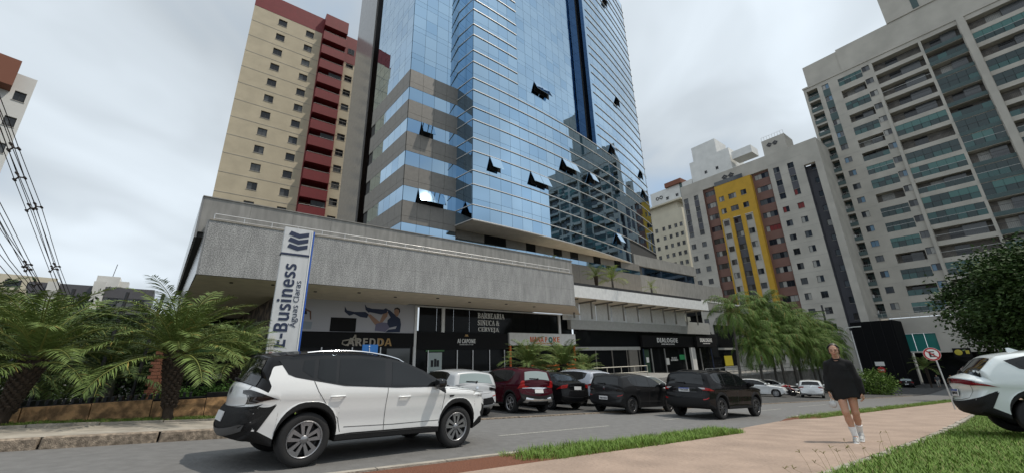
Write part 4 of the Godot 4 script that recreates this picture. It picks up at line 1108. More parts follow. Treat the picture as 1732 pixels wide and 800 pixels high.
# ------------------------------------------------------------------ grey, yellow and brown apartment block at the end of the road
func build_yellow_block() -> void:
	mat("pale_grey", Color(0.55, 0.515, 0.455), 0.85, 0, tex.streak, 0.05)
	mat("yellow", Color(0.62, 0.36, 0.035), 0.75, 0, tex.soft, 0.1)
	mat("brown", Color(0.23, 0.125, 0.10), 0.8, 0, tex.soft, 0.1)
	mat("slate", Color(0.10, 0.10, 0.115), 0.8, 0, tex.soft, 0.1)
	mat("logo_grey", Color(0.05, 0.05, 0.055), 0.7)
	var root := thing("apartment_block", "grey apartment block with yellow and brown vertical bands at the road end", "building")
	var X := 93.5
	var tr := frame_x(X, 0)
	var rows := []
	for i in 13: rows.append(39.35 - i * 3.06)
	var holes := []
	var wins := []     # u, v, w, h, leaves, panes
	var usual := [M.win_dark, M.win_dark, M.win_grey, M.win_grey, M.win_curtain]
	for i in rows.size():
		var y: float = rows[i]
		if y < 0.5: break
		for c in [-47.4, -44.7, -26.35, -23.65]: wins.append([c, y, 1.15, 1.25, 2, usual if not ((c > -30) and i in [2, 3, 11]) else [M.win_red, M.win_dark]])
		wins.append([-41.2, y, 2.7, 1.25, 4, usual]); wins.append([-29.6, y, 2.9, 1.25, 4, usual if i != 4 else [M.win_red, M.win_dark, M.win_curtain]])
		if i > 0:
			for c in [-38.47, -33.5]: wins.append([c, y + 0.4 - 0.02 * i, 1.2, 1.2, 2, usual])
			wins.append([-36.0, y + 0.4 - 0.02 * i, 1.4 if i > 2 else 1.7, 1.2, 2 if i > 2 else 3, usual])
		if i < 13: wins.append([-20.1, y - 1.4, 0.9, 1.2, 1, usual])
	for w in wins: holes.append([w[0] - w[2] / 2, w[0] + w[2] / 2, w[1] - w[3] / 2, w[1] + w[3] / 2])
	var b := MB.new()
	var grp := func(a, c): return holes.filter(func(h): return h[0] > a and h[1] < c)
	facade(b, -48.4, -42.75, -6, 43.5, grp.call(-48.4, -42.75), 0.18, tr)
	facade(b, -42.75, -39.6, 40.75, 43.5, [], 0.18, tr)
	facade(b, -39.6, -31.5, 40.2, 43.5, [], 0.18, tr)
	facade(b, -31.5, -27.9, 40.4, 43.5, [], 0.18, tr)
	facade(b, -27.9, -21.4, -6, 43.5, grp.call(-27.9, -21.4), 0.18, tr)
	facade(b, -21.4, -19.5, 38.4, 43.5, [], 0.18, tr)
	facade(b, -19.5, -18.3, -6, 43.5, [], 0.18, tr)
	# lower storeys of the central part
	facade(b, -42.75, -27.9, -6, 5.2, grp.call(-42.7, -27.9).filter(func(h): return h[3] < 5.2), 0.18, Transform3D(tr.basis, tr.origin + Vector3(-0.004, 0, 0)))
	# sides, top, back
	b.quad(Vector3(X, -6, -18.3), Vector3(X + 14, -6, -18.3), Vector3(X + 14, 43.5, -18.3), Vector3(X, 43.5, -18.3))
	b.quad(Vector3(X + 14, -6, -48.4), Vector3(X, -6, -48.4), Vector3(X, 43.5, -48.4), Vector3(X + 14, 43.5, -48.4))
	b.quad(Vector3(X, 43.5, -18.3), Vector3(X + 14, 43.5, -18.3), Vector3(X + 14, 43.5, -48.4), Vector3(X, 43.5, -48.4))
	part("wall", b, M.pale_grey, root)
	# recessed slot on the right
	b = MB.new()
	facade(b, -21.4, -19.5, -6, 38.4, grp.call(-21.4, -19.5), 0.15, Transform3D(tr.basis, tr.origin + Vector3(1.4, 0, 0)))
	b.bx(X, X + 1.4, -6, 38.4, -21.42, -21.38); b.bx(X, X + 1.4, -6, 38.4, -19.52, -19.48)
	part("shaft_wall", b, M.slate, root)
	# brown bays, recessed a little
	b = MB.new()
	facade(b, -42.75, -39.6, 5.2, 40.75, grp.call(-42.75, -39.6), 0.15, Transform3D(tr.basis, tr.origin + Vector3(0.5, 0, 0)))
	facade(b, -31.5, -27.9, 5.2, 40.4, grp.call(-31.5, -27.9), 0.15, Transform3D(tr.basis, tr.origin + Vector3(0.5, 0, 0)))
	b.bx(X, X + 0.5, 5.2, 40.75, -42.77, -42.73); b.bx(X, X + 0.5, 5.2, 40.4, -27.92, -27.88)
	part("brown_bay", b, M.brown, root)
	# yellow centre, standing proud; grey and slate infill below
	b = MB.new()
	var off := Transform3D(tr.basis, tr.origin + Vector3(-0.6, 0, 0))
	facade(b, -39.6, -31.5, 31.5, 40.2, grp.call(-39.6, -31.5).filter(func(h): return h[2] > 31.5), 0.18, off)
	for q in [[-39.62, -39.35], [-37.6, -36.85], [-35.1, -34.2], [-32.5, -31.5]]: b.bx(X - 0.6, X, 5.2, 31.5, q[0], q[1])
	b.bx(X - 0.6, X + 0.5, 31.5, 40.2, -39.64, -39.60); b.bx(X - 0.6, X + 0.5, 5.2, 40.2, -31.5, -31.46)
	part("yellow_band", b, M.yellow, root)
	b = MB.new()
	facade(b, -39.35, -37.6, 5.2, 31.5, grp.call(-39.4, -37.5).filter(func(h): return h[3] < 31.5), 0.18, Transform3D(tr.basis, tr.origin + Vector3(-0.45, 0, 0)))
	part("grey_infill", b, M.pale_grey, root); b = MB.new()
	facade(b, -34.2, -32.5, 5.2, 31.5, grp.call(-34.3, -32.4).filter(func(h): return h[3] < 31.5), 0.18, Transform3D(tr.basis, tr.origin + Vector3(-0.45, 0, 0)))
	part("grey_infill", b, M.pale_grey, root)
	b = MB.new()
	facade(b, -36.85, -35.1, 5.2, 31.5, grp.call(-36.9, -35.05).filter(func(h): return h[3] < 31.5), 0.18, Transform3D(tr.basis, tr.origin + Vector3(-0.3, 0, 0)))
	part("slate_infill", b, M.slate, root)
	# slate panels between the upper windows of the outer columns
	for c in [-47.4, -44.7, -26.35, -23.65]:
		for i in 3: if not (c > -30 and i == 2): sbox("slate_panel", Vector3(X - 0.01, rows[i] - 1.53, c), Vector3(0.03, 1.7, 1.15), M.slate, root)
	for w in wins:
		var t := tr
		var u: float = w[0]
		if u > -21.4 and u < -19.5: t = Transform3D(tr.basis, tr.origin + Vector3(1.4, 0, 0))
		elif w[1] > 5.2 and ((u > -42.75 and u < -39.6) or (u > -31.5 and u < -27.9)): t = Transform3D(tr.basis, tr.origin + Vector3(0.5, 0, 0))
		elif u > -39.6 and u < -31.5 and w[1] > 5.2: t = Transform3D(tr.basis, tr.origin + Vector3(-0.6 if w[1] > 31.5 else (-0.3 if absf(u + 36) < 1 else -0.45), 0, 0))
		window(root, t, u, w[1], w[2], w[3], 0.16, w[4], M.frame_dark, w[5])
	# floor joints
	for i in 14:
		var y := 40.9 - i * 3.06
		for q in [[-48.4, -42.75], [-27.9, -21.4]]: sbox("string_course", Vector3(X - 0.005, y, (q[0] + q[1]) / 2), Vector3(0.02, 0.05, q[1] - q[0]), M.sill, root)
	# roof house and logos
	b = MB.new(); b.bx(X + 1, X + 6, 43.5, 47.6, -28.2, -23.6)
	part("roof_house", b, M.pale_grey, root)
	b = MB.new()
	for i in 9: b.tube([Vector3(X + 1.1, 47.6, -28.1 + i * 0.55), Vector3(X + 1.1, 48.5, -28.1 + i * 0.55)], 0.03, 4)
	b.tube([Vector3(X + 1.1, 48.5, -28.1), Vector3(X + 1.1, 48.5, -23.7)], 0.03, 4)
	part("roof_railing", b, M.rail_pale, root)
	for q in [[-36.3, 42.0, 0.0, 1.0], [-26.2, 46.2, 1.0, 0.8]]:
		b = MB.new()
		for k in [-0.75, 0.75]:
			b.prism(PackedVector2Array([Vector2(k - 0.75, 0), Vector2(k, 0.62), Vector2(k + 0.75, 0), Vector2(k + 0.4, -0.25), Vector2(k, 0.22), Vector2(k - 0.4, -0.25)]), 0.0, 0.04)
			b.prism(PackedVector2Array([Vector2(k - 0.5, -0.4), Vector2(k, -0.02), Vector2(k + 0.5, -0.4), Vector2(k, -0.75)]), 0.0, 0.04)
		var o := part("diamond_emblem", b, M.logo_grey, root, Vector3(X + q[2] - 0.05, q[1], q[0]))
		o.basis = tr.basis * Basis.from_scale(Vector3(q[3], q[3], 1))
	# terrace rail over the yellow band
	b = MB.new(); b.bx(X - 0.65, X - 0.6, 40.2, 41.2, -39.5, -33.0)
	part("terrace_glass", b, M.win_grey, root)

# ------------------------------------------------------------------ tall grey block with balconies on the right
func build_balcony_tower() -> void:
	mat("warm_grey", Color(0.53, 0.495, 0.435), 0.85, 0, tex.streak, 0.05)
	mat("teal_wall", Color(0.085, 0.125, 0.125), 0.8, 0, tex.soft, 0.1)
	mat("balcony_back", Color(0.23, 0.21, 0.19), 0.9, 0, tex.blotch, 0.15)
	var root := thing("apartment_tower", "tall grey apartment tower with green glazed balconies above a black hoarding", "building")
	var X := 101.0
	var tr := frame_x(X, 0)
	var n := 17
	var fh := 3.03
	var y0 := 56.9    # centre of the top balcony opening
	var holes := []
	var Bal := [[-19.0, -17.0, "strip"], [-13.3, -9.3, "green"], [-7.5, -0.6, "big"], [-0.2, 4.6, "big"], [5.75, 13.5, "big"], [14.2, 20.0, "big"], [20.4, 27.0, "big"]]
	for q in Bal:
		for i in n:
			var y := y0 - i * fh
			if q[2] == "strip": holes.append([q[0], q[1], y - 1.25, y + 1.3])
			elif q[2] == "green": holes.append([q[0], q[1], y - 0.85, y + 0.95])
			else: holes.append([q[0], q[1], y - 1.05, y + 1.15])
	var small := []
	for i in n:
		var y := y0 - i * fh
		small.append([-15.55, y + 0.6]); small.append([-8.6, y + 0.6])
	for s in small: holes.append([s[0] - 0.6, s[0] + 0.6, s[1] - 0.6, s[1] + 0.6])
	var b := MB.new()
	facade(b, -19.5, 28.0, 6.9, 59.4, holes, 1.6, tr)
	b.quad(Vector3(X + 16, 6.9, -19.5), Vector3(X, 6.9, -19.5), Vector3(X, 59.4, -19.5), Vector3(X + 16, 59.4, -19.5))
	b.quad(Vector3(X, 6.9, 28), Vector3(X + 16, 6.9, 28), Vector3(X + 16, 59.4, 28), Vector3(X, 59.4, 28))
	part("wall", b, M.warm_grey, root)
	b = MB.new()   # roof storeys
	b.bx(X + 0.6, X + 14, 59.4, 64.9, -18.6, -12.2); b.bx(X + 0.4, X + 14, 59.4, 65.2, -12.2, 28)
	b.bx(X + 0.2, X + 14, 65.2, 82, -3.5, 9.5)
	b.bx(X - 0.15, X, 59.0, 59.4, -19.6, 28)
	b.bx(X - 0.5, X, 8.0, 59.0, 4.72, 5.65)         # broad pier
	b.bx(X - 0.35, X, 8.0, 50.0, -8.0, -7.55)
	part("roof_storey", b, M.warm_grey, root)
	sbox("stair_glazing", Vector3(X + 0.18, 71, 1.0), Vector3(0.06, 11.0, 0.9), M.teal_wall, root)
	rng.seed = 31
	for q in Bal:
		for i in n:
			var y := y0 - i * fh
			var u0: float = q[0]; var u1: float = q[1]; var uc := (u0 + u1) / 2; var w := u1 - u0
			var bal := Node3D.new(); bal.name = "balcony"; root.add_child(bal, true)
			var lo := y - (1.25 if q[2] == "strip" else 0.85 if q[2] == "green" else 1.05)
			var hi := y + (1.3 if q[2] == "strip" else 0.95 if q[2] == "green" else 1.15)
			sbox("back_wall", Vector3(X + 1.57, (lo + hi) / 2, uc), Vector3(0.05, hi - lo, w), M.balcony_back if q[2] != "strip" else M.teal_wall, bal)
			sbox("balcony_door", Vector3(X + 1.52, lo + 1.0, uc - w * 0.12), Vector3(0.04, 1.95, minf(1.8, w * 0.5)), M.win_dark if rng.randf() < 0.7 else M.win_curtain, bal)
			if q[2] == "strip":
				sbox("parapet", Vector3(X - 0.05, lo + 0.35, uc), Vector3(0.12, 0.75, w), M.teal_wall, bal)
				var m := MB.new(); m.tube([Vector3(X - 0.05, lo + 1.05, u0), Vector3(X - 0.05, lo + 1.05, u1)], 0.03, 5)
				for k in 7: m.tube([Vector3(X - 0.05, lo + 0.7, u0 + w * (k + 0.5) / 7), Vector3(X - 0.05, lo + 1.05, u0 + w * (k + 0.5) / 7)], 0.015, 4)
				part("railing", m, M.rail_pale, bal)
				if rng.randf() < 0.6: sbox("air_conditioner", Vector3(X + 0.9, lo + 1.1, u0 + 0.5), Vector3(0.4, 0.6, 0.8), M.white_paint, bal)
				continue
			var right_side := u0 > -0.5 and u1 < 5
			if right_side: sbox("parapet", Vector3(X - 0.04, lo - 0.38, uc), Vector3(0.10, 0.7, w), M.teal_wall, bal)
			var closed := rng.randf() < (0.66 if q[2] == "green" else 0.42)
			var gm: Material = [M.green_glass, M.green_dark, M.green_glass2][rng.randi() % 3]
			# lower guard
			var panels := maxi(3, int(round(w / 1.1)))
			if closed or rng.randf() < 0.3:
				for k in panels:
					sbox("guard_pane", Vector3(X + 0.03, lo + 0.5, u0 + w * (k + 0.5) / panels), Vector3(0.02, 0.98, w / panels - 0.05), M.green_dark if rng.randf() < 0.6 else M.green_glass, bal)
			else:
				var m := MB.new()
				for k in panels * 6: m.tube([Vector3(X + 0.03, lo, u0 + w * (k + 0.5) / (panels * 6)), Vector3(X + 0.03, lo + 1.0, u0 + w * (k + 0.5) / (panels * 6))], 0.012, 3)
				part("railing", m, M.frame_dark, bal)
			var rail := sbox("handrail", Vector3(X + 0.02, lo + 1.02, uc), Vector3(0.06, 0.06, w), M.rail_pale if rng.randf() < 0.3 else M.frame_dark, bal)
			if closed:
				for k in panels:
					var pm: Material = gm if rng.randf() < 0.8 else M.green_dark
					sbox("glazing_pane", Vector3(X + 0.05 + 0.01 * (k % 2), (lo + 1.05 + hi) / 2, u0 + w * (k + 0.5) / panels), Vector3(0.015, hi - lo - 1.08, w / panels - 0.03), pm, bal)
			else:
				if rng.randf() < 0.7: sbox("curtain", Vector3(X + 1.0, (lo + hi) / 2, uc + w * 0.2), Vector3(0.04, hi - lo - 0.1, w * 0.4), M.win_grey, bal)
	for s in small: window(root, tr, s[0], s[1], 1.2, 1.2, 0.2, 2, M.frame_dark, [M.win_dark, M.win_grey, M.win_grey, M.win_curtain, M.win_blue])
	for i in 5: sbox("teal_panel", Vector3(X - 0.01, y0 + 0.6 - 1.53 - i * fh, -15.55), Vector3(0.03, 1.75, 1.25), M.teal_wall, root)
	for i in n:
		for q in [[-16.9, -13.4]]: sbox("string_course", Vector3(X - 0.005, y0 - 1.3 - i * fh, (q[0] + q[1]) / 2), Vector3(0.02, 0.05, q[1] - q[0]), M.sill, root)
	# base building in front
	var base := thing("base_building", "pale ground floor building with a green window under the balcony tower", "building")
	b = MB.new()
	facade(b, -16.5, 40.0, 0.9, 6.6, [[-15.5, -11.2, 0.95, 3.9]], 0.3, frame_x(X - 3, 0))
	b.bx(X - 2.99, X + 6, 6.4, 6.6, -16.5, 40)
	b.quad(Vector3(X + 6, 0.9, -16.5), Vector3(X - 3, 0.9, -16.5), Vector3(X - 3, 6.6, -16.5), Vector3(X + 6, 6.6, -16.5))
	b.bx(X - 3, X - 2, -4.6, 0.9, -16.5, -14.9)
	b.bx(X - 3, X + 6, 0.7, 0.9, -14.9, 40)
	part("wall", b, M.warm_grey, base)
	for k in 3: sbox("green_pane", Vector3(X - 2.75, 2.42, -14.78 + k * 1.43), Vector3(0.03, 2.92, 1.38), M.green_pane, base)
	b = MB.new(); b.bx(X - 0.5, X - 0.4, -5, 0.7, -14.9, 40)
	part("dark_shopfront", b, M.shop_glass, base)
	b = MB.new()
	for k in 20: b.tube([Vector3(X - 2.9, 6.6, -22 + k * 1.2), Vector3(X - 2.9, 7.6, -22 + k * 1.2)], 0.03, 4)
	b.tube([Vector3(X - 2.9, 7.6, -22), Vector3(X - 2.9, 7.6, 1)], 0.03, 4); b.tube([Vector3(X - 2.9, 7.1, -22), Vector3(X - 2.9, 7.1, 1)], 0.02, 4)
	part("railing", b, M.rail_pale, base)
	sbox("shop_sign", Vector3(X - 3.05, 1.2 - 0.6, -8.9), Vector3(0.1, 1.4, 2.0), M.black, base)
	b = MB.new(); b.lathe([Vector2(0.0, 0.03), Vector2(0.45, 0.03), Vector2(0.45, 0.0)], Vector3(X - 3.12, 0.65, -9.3), Basis(Vector3.BACK, PI / 2), 16); b.bx(X - 3.15, X - 3.11, 0.4, 0.95, -8.5, -8.1)
	part("sign_emblem", b, mat("sign_yellow", Color(0.55, 0.45, 0.05), 0.5), base)
	var hoard := thing("hoarding", "tall black construction hoarding beside the pale base building", "hoarding")
	b = MB.new(); b.bx(X - 10.1, X - 10, -4.7, 6.1, -20.5, -14.9); b.bx(X - 10, X - 3.1, -4.7, 6.1, -14.98, -14.9)
	part("sheet", b, M.net_black, hoard)
	b = MB.new()
	for k in 5: b.bx(X - 10.16, X - 10.1, -4.7, 6.1, -20.4 + k * 1.3, -20.32 + k * 1.3)
	part("batten", b, M.black_matte, hoard)

# ------------------------------------------------------------------ glass office tower on its granite podium
func tz(x: float) -> float: return -28.0 - 0.00423 * (x - 17.0) * (x - 17.0)
const LV := 3.41
func build_office_tower() -> void:
	var root := thing("office_tower", "blue mirror glass office tower rising from a granite podium with shops", "building")
	rng.seed = 5
	var mir := [M.mirror0, M.mirror1, M.mirror2, M.mirror0, M.mirror2, M.mirror3]
	var panes := []          # [centre, basis(u,v,w), size, material, size in view]
	var eye := Vector3(0, 1.3, 0)
	var add := func(p: Vector3, u: Vector3, wd: float, y0: float, y1: float, m: Material):
		var nn := u.cross(Vector3.UP)
		var c := Vector3(p.x, (y0 + y1) / 2, p.z)
		var d := c.distance_to(eye)
		var area: float = wd * (y1 - y0) * absf(nn.dot((c - eye) / d)) / (d * d)
		var tilt := Basis(Vector3.UP, rng.randf_range(-0.0035, 0.0035)) * Basis(u, rng.randf_range(-0.0035, 0.0035))
		panes.append([c + nn * 0.03, tilt * Basis(u, Vector3.UP, nn), Vector3(wd - 0.022, y1 - y0 - 0.022, 0.02), m, area])
	var xs := [17.0, 18.9]
	while xs[xs.size() - 1] < 54.4: xs.append(xs[xs.size() - 1] + 1.32)
	# open awning windows: column x, sill y
	var opened := {}
	for q in [[19.6, 1, 2], [24.9, 1, 2], [26.2, 1, 2], [29.9, 2, 2], [31.2, 2, 2], [35.2, 2, 1], [27.5, 5, 3], [28.8, 5, 3], [42.0, 4, 2], [45.5, 7, 2], [46.5, 7, 2], [45.5, 13, 2], [52.5, 4, 2], [52.5, 3, 2], [40.3, 0, 1]]:
		opened["%d_%d" % [col_of(xs, q[0]), int(q[1])]] = q[2]
	var inset := func(x: float, y: float) -> bool: return x > 22.85 and x < 38.0 and y > 28.25
	var back := MB.new()
	var hollow := []
	for i in xs.size() - 1:
		var xm: float = (xs[i] + xs[i + 1]) / 2
		for k in 16:
			var b0 := 13.25 + LV * k; var a0 := b0 + 1.4; var b1 := b0 + LV
			var rows := [[b0, a0], [a0, a0 + 0.6], [a0 + 0.6, b1]]
			if k > 0 and k % 4 == 1 and i % 5 == 9: rows = [[b0, a0]]
			for r in 3:
				var lo: float = rows[r][0]; var hi: float = rows[r][1]
				if xm > 44.2 and hi < 16.7: continue
				var ins: bool = inset.call(xm, (lo + hi) / 2)
				var p := Vector3(xs[i], 0, tz(xs[i]) - (1.5 if ins else 0.0)); var q := Vector3(xs[i + 1], 0, tz(xs[i + 1]) - (1.5 if ins else 0.0))
				var u := (q - p).normalized()
				if r == 2 and opened.has("%d_%d" % [i, k]):
					hollow.append([(p + q) / 2, u, p.distance_to(q), lo, hi]); continue
				add.call((p + q) / 2, u, p.distance_to(q), lo, hi, mir[rng.randi() % 6])
	# backing behind the main glass, and the edge returns
	for seg in [[17.0, 55.0, 13.2, 28.25, 0.0], [17.0, 22.85, 28.25, 68.0, 0.0], [22.85, 38.0, 28.25, 68.0, 1.5], [38.0, 55.0, 28.25, 68.0, 0.0]]:
		var P := []
		for i in 25:
			var x := lerpf(seg[0], seg[1], i / 24.0)
			for y in [seg[2], seg[3]]: P.append(Vector3(x, y, tz(x) - seg[4] - 0.02))
		back.grid(P, 25, 2)
	part("mullion_backing", back, M.joint, root)
	# the return at the inset, facing left
	for k in range(4, 16):
		for r in 2:
			var lo := 14.65 + LV * k if r == 0 else 13.25 + LV * (k + 1)
			var hi := 13.25 + LV * (k + 1) if r == 0 else 14.65 + LV * (k + 1)
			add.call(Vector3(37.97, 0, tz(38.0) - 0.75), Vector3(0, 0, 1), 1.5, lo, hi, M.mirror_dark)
	sbox("return_backing", Vector3(38.02, 48.1, tz(38.0) - 0.77), Vector3(0.04, 39.7, 1.46), M.joint, root)
	var lg := MB.new()
	lg.quad(Vector3(22.85, 28.24, tz(22.85) - 1.5), Vector3(22.85, 28.24, tz(22.85)), Vector3(38, 28.24, tz(38.0)), Vector3(38, 28.24, tz(38.0) - 1.5))
	part("ledge", lg, M.panel_grey, root)
	# return at the main corner
	var ra := Vector3(16.65, 0, -30.4); var rb := Vector3(17.0, 0, -28.0)
	var ru := (rb - ra).normalized(); var rl := ra.distance_to(rb)
	for k in 16:
		for r in 2:
			var lo := 13.25 + LV * k if r == 0 else 14.65 + LV * k
			var hi := 14.65 + LV * k if r == 0 else 13.25 + LV * (k + 1)
			for c in 2: add.call(ra.lerp(rb, 0.25 + 0.5 * c), ru, rl / 2, lo, hi, M.mirror1 if rng.randf() < 0.6 else M.mirror3)
	var rb2 := MB.new(); rb2.box((ra + rb) / 2 + Vector3(0, 40.5, 0) - ru.cross(Vector3.UP) * 0.05, Vector3(rl - 0.04, 54.6, 0.06), Basis(ru, Vector3.UP, ru.cross(Vector3.UP)))
	part("return_backing", rb2, M.joint, root)
	# banded wing: front and left face
	var fa := Vector3(11.45, 0, -30.4)
	var ld := Vector3(-0.0745, 0, -1).normalized()
	var faces := [[fa, Vector3(1, 0, 0), [0.0, 1.35, 2.6, 3.9, 5.2]], [fa + ld * 8.9, -ld, [0.0, 1.1, 2.4, 3.7, 5.0, 6.3, 7.6, 8.9]]]
	var slabs := []
	for fi in 2:
		var f: Array = faces[fi]
		var u: Vector3 = f[1]
		for i in f[2].size() - 1:
			var wd: float = f[2][i + 1] - f[2][i]
			var p: Vector3 = f[0] + u * (f[2][i] + wd / 2)
			for k in range(-1, 16):
				var a0 := 14.65 + LV * k
				var glass_all := k > 3
				if fi == 0 and ((k == 2 and i == 1) or (k == 0 and (i == 1 or i == 2))): hollow.append([p, u, wd, a0, a0 + 1.4])
				elif fi == 1 and i == 0 and not glass_all: slabs.append([p, u, wd, a0, a0 + 1.4, M.hole, -0.06])
				else: add.call(p, u, wd, a0, a0 + 1.4, mir[rng.randi() % 6])
				for r in 2:
					var lo := a0 + 1.4 + (0.6 * r); var hi := a0 + 2.0 if r == 0 else a0 + LV
					if glass_all: add.call(p, u, wd, lo, hi, mir[rng.randi() % 6])
					else: slabs.append([p, u, wd, lo, hi, M.panel_grey, 0.03])
	for s in slabs:
		var u: Vector3 = s[1]
		var nn := u.cross(Vector3.UP)
		sbox("cladding_panel" if s[5] != M.hole else "black_opening_panel", Vector3(s[0].x, (s[3] + s[4]) / 2, s[0].z) + nn * s[6], Vector3(s[2] - 0.02, s[4] - s[3] - 0.02, 0.05), s[5], root, Basis(u, Vector3.UP, nn))  # openings are black panels, their inner shade put into the colour
	var wb := MB.new()
	wb.bx(11.52, 16.66, 8.0, 69.0, -31.8, -30.43)
	var ln := (-ld).cross(Vector3.UP)
	wb.box(fa + ld * 4.47 - ln * 0.1 + Vector3(0, 38.5, 0), Vector3(8.8, 61.0, 0.14), Basis(-ld, Vector3.UP, ln))
	part("wing_core", wb, M.joint, root)
	# dark slot, then the polished grey flank
	var sl := MB.new()
	sl.box(fa + ld * 14.4 - ln * 1.0 + Vector3(0, 38.5, 0), Vector3(11.0, 61.0, 0.1), Basis(-ld, Vector3.UP, ln))
	sl.box(fa + ld * 8.93 - ln * 0.55 + Vector3(0, 38.5, 0), Vector3(0.05, 61.0, 1.0), Basis(-ld, Vector3.UP, ln))
	part("slot_wall", sl, M.dark_metal, root)
	for i in 5:
		for j in 30: sbox("flank_panel", fa + ld * (11.0 + 1.3 * (i + 0.5)) + Vector3(0, 9.0 + 2.0 * j + 1.0, 0), Vector3(1.292, 1.992, 0.2), M.glossy_grey, root, Basis(-ld, Vector3.UP, ln))
	# open windows: black sheet coloured as the unlit room, tilted leaf
	for h in hollow:
		var u: Vector3 = h[1]; var nn := u.cross(Vector3.UP)
		var bs := Basis(u, Vector3.UP, nn)
		var c := Vector3(h[0].x, (h[3] + h[4]) / 2, h[0].z)
		var o := sbox("awning_window", c + nn * 0.02, Vector3(1, 1, 1), M.hole, root, bs)
		o.mesh = room_shade_mesh(h[2] - 0.03, h[4] - h[3] - 0.03)
		var ang := 0.42
		var tilt := Basis(Vector3.RIGHT, -ang)
		sbox("leaf", Vector3(0, (h[4] - h[3]) / 2, 0.05) + tilt * Vector3(0, -(h[4] - h[3]) / 2, 0), Vector3(h[2] - 0.04, h[4] - h[3] - 0.04, 0.04), M.mirror2, o, tilt)
	# panes: the 300 that show largest are parts, the rest one part
	panes.sort_custom(func(a, b): return a[4] > b[4])
	for i in mini(300, panes.size()):
		var q: Array = panes[i]
		part("glass_pane", unit_box(), q[3], root, q[0], q[1] * Basis.from_scale(q[2]))
	var rest := {}
	for i in range(300, panes.size()):
		var q: Array = panes[i]
		if not rest.has(q[3]): rest[q[3]] = MB.new()
		rest[q[3]].box(q[0], q[2], q[1])
	var am := ArrayMesh.new()
	for m in rest:
		am.add_surface_from_arrays(Mesh.PRIMITIVE_TRIANGLES, rest[m].mesh().surface_get_arrays(0)); am.surface_set_material(am.get_surface_count() - 1, m)
	var rp := MeshInstance3D.new(); rp.name = "upper_glass_panes"; rp.mesh = am; root.add_child(rp, true); rp.set_meta("kind", "stuff")
	# fins
	for k in 16:
		for r in 2:
			var y := (13.25 if r == 0 else 14.65) + LV * k
			var runs := [[17.0, 55.0]] if y < 28.4 else [[17.0, 22.85], [38.0, 55.0]]
			if y < 16.0: runs = [[17.0, 44.1]]
			for run in runs:
				var b := MB.new()
				var pts := []
				if run[0] < 17.1: pts.append(ra + Vector3(-0.05, 0, 0.04))
				var n := int((run[1] - run[0]) / 1.3)
				for i in n + 1:
					var x := lerpf(run[0], run[1], float(i) / n)
					pts.append(Vector3(x, 0, tz(x) + 0.06))
				for i in pts.size() - 1:
					var p: Vector3 = pts[i]; var q: Vector3 = pts[i + 1]
					var u := (q - p).normalized()
					b.box((p + q) / 2 + Vector3(0, y, 0), Vector3(p.distance_to(q) + 0.03, 0.07, 0.13), Basis(u, Vector3.UP, u.cross(Vector3.UP)))
				part("fin", b, M.fin, root)
	# right end wall and roof closing
	var en := MB.new()
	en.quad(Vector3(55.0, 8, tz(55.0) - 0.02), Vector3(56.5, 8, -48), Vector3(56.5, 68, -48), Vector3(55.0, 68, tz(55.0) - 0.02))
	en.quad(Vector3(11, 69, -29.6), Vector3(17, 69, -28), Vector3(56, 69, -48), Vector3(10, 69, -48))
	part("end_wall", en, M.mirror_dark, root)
	# soffit of the glass body
	var so := MB.new()
	var N := 24
	for i in N:
		var x := lerpf(17.0, 44.6, float(i) / N); var x2 := lerpf(17.0, 44.6, float(i + 1) / N)
		so.quad(Vector3(x, 13.16, -31.6), Vector3(x2, 13.16, -31.6), Vector3(x2, 13.16, tz(x2) + 0.1), Vector3(x, 13.16, tz(x) + 0.1))
		so.quad(Vector3(x, 13.16, tz(x) + 0.1), Vector3(x2, 13.16, tz(x2) + 0.1), Vector3(x2, 13.30, tz(x2) + 0.1), Vector3(x, 13.30, tz(x) + 0.1))
	so.quad(Vector3(16.6, 13.16, -30.4), Vector3(16.8, 13.16, -31.6), Vector3(17, 13.16, -31.6), Vector3(17, 13.16, tz(17.0) + 0.1))
	part("overhang_soffit", so, M.soffit_white, root)
	# base storey under the overhang: panels with a ribbon of glass
	for i in 22:
		var x := 16.2 + i * 1.32
		var dark := i in [3, 4, 7, 10, 12, 15, 18]
		sbox("base_panel", Vector3(x + 0.66, 12.75, -30.9), Vector3(1.30, 0.9, 0.06), M.shop_glass if dark else M.panel_grey, root)
		sbox("ribbon_pane", Vector3(x + 0.66, 12.02, -30.9), Vector3(1.29, 0.5, 0.04), mir[i % 6], root)
		sbox("base_panel", Vector3(x + 0.66, 10.3, -30.9), Vector3(1.30, 2.9, 0.06), M.panel_grey, root)
	sbox("base_core", Vector3(31, 10.6, -31.4), Vector3(30, 5.2, 0.7), M.joint, root)

	# ---------------------------------------------------------------- podium
	var pod := Node3D.new(); pod.name = "podium"; root.add_child(pod)
	var n := 14
	var pw := 26.0 / n
	for i in n:
		for j in 2:
			var y0 := 5.66 + j * 1.40
			sbox("granite_panel", Vector3(-0.92 + pw * (i + 0.5), y0 + 0.70, -24.06), Vector3(pw - 0.006, 1.394, 0.1 + 0.004 * ((i * 7 + j * 3) % 3)), M.granite, pod)
	# splayed left flank
	for i in 12:
		for j in 2: sbox("flank_panel", Vector3(-0.95, 0, -24.02) + ld * (2.2 * (i + 0.5)) + Vector3(0, 6.36 + j * 1.4, 0), Vector3(2.19, 1.394, 0.1), M.granite_flank, pod, Basis(-ld, Vector3.UP, ln))
	var core := MB.new()
	var plan := Transform3D(Basis(Vector3(1, 0, 0), Vector3(0, 0, -1), Vector3(0, 1, 0)), Vector3.ZERO)
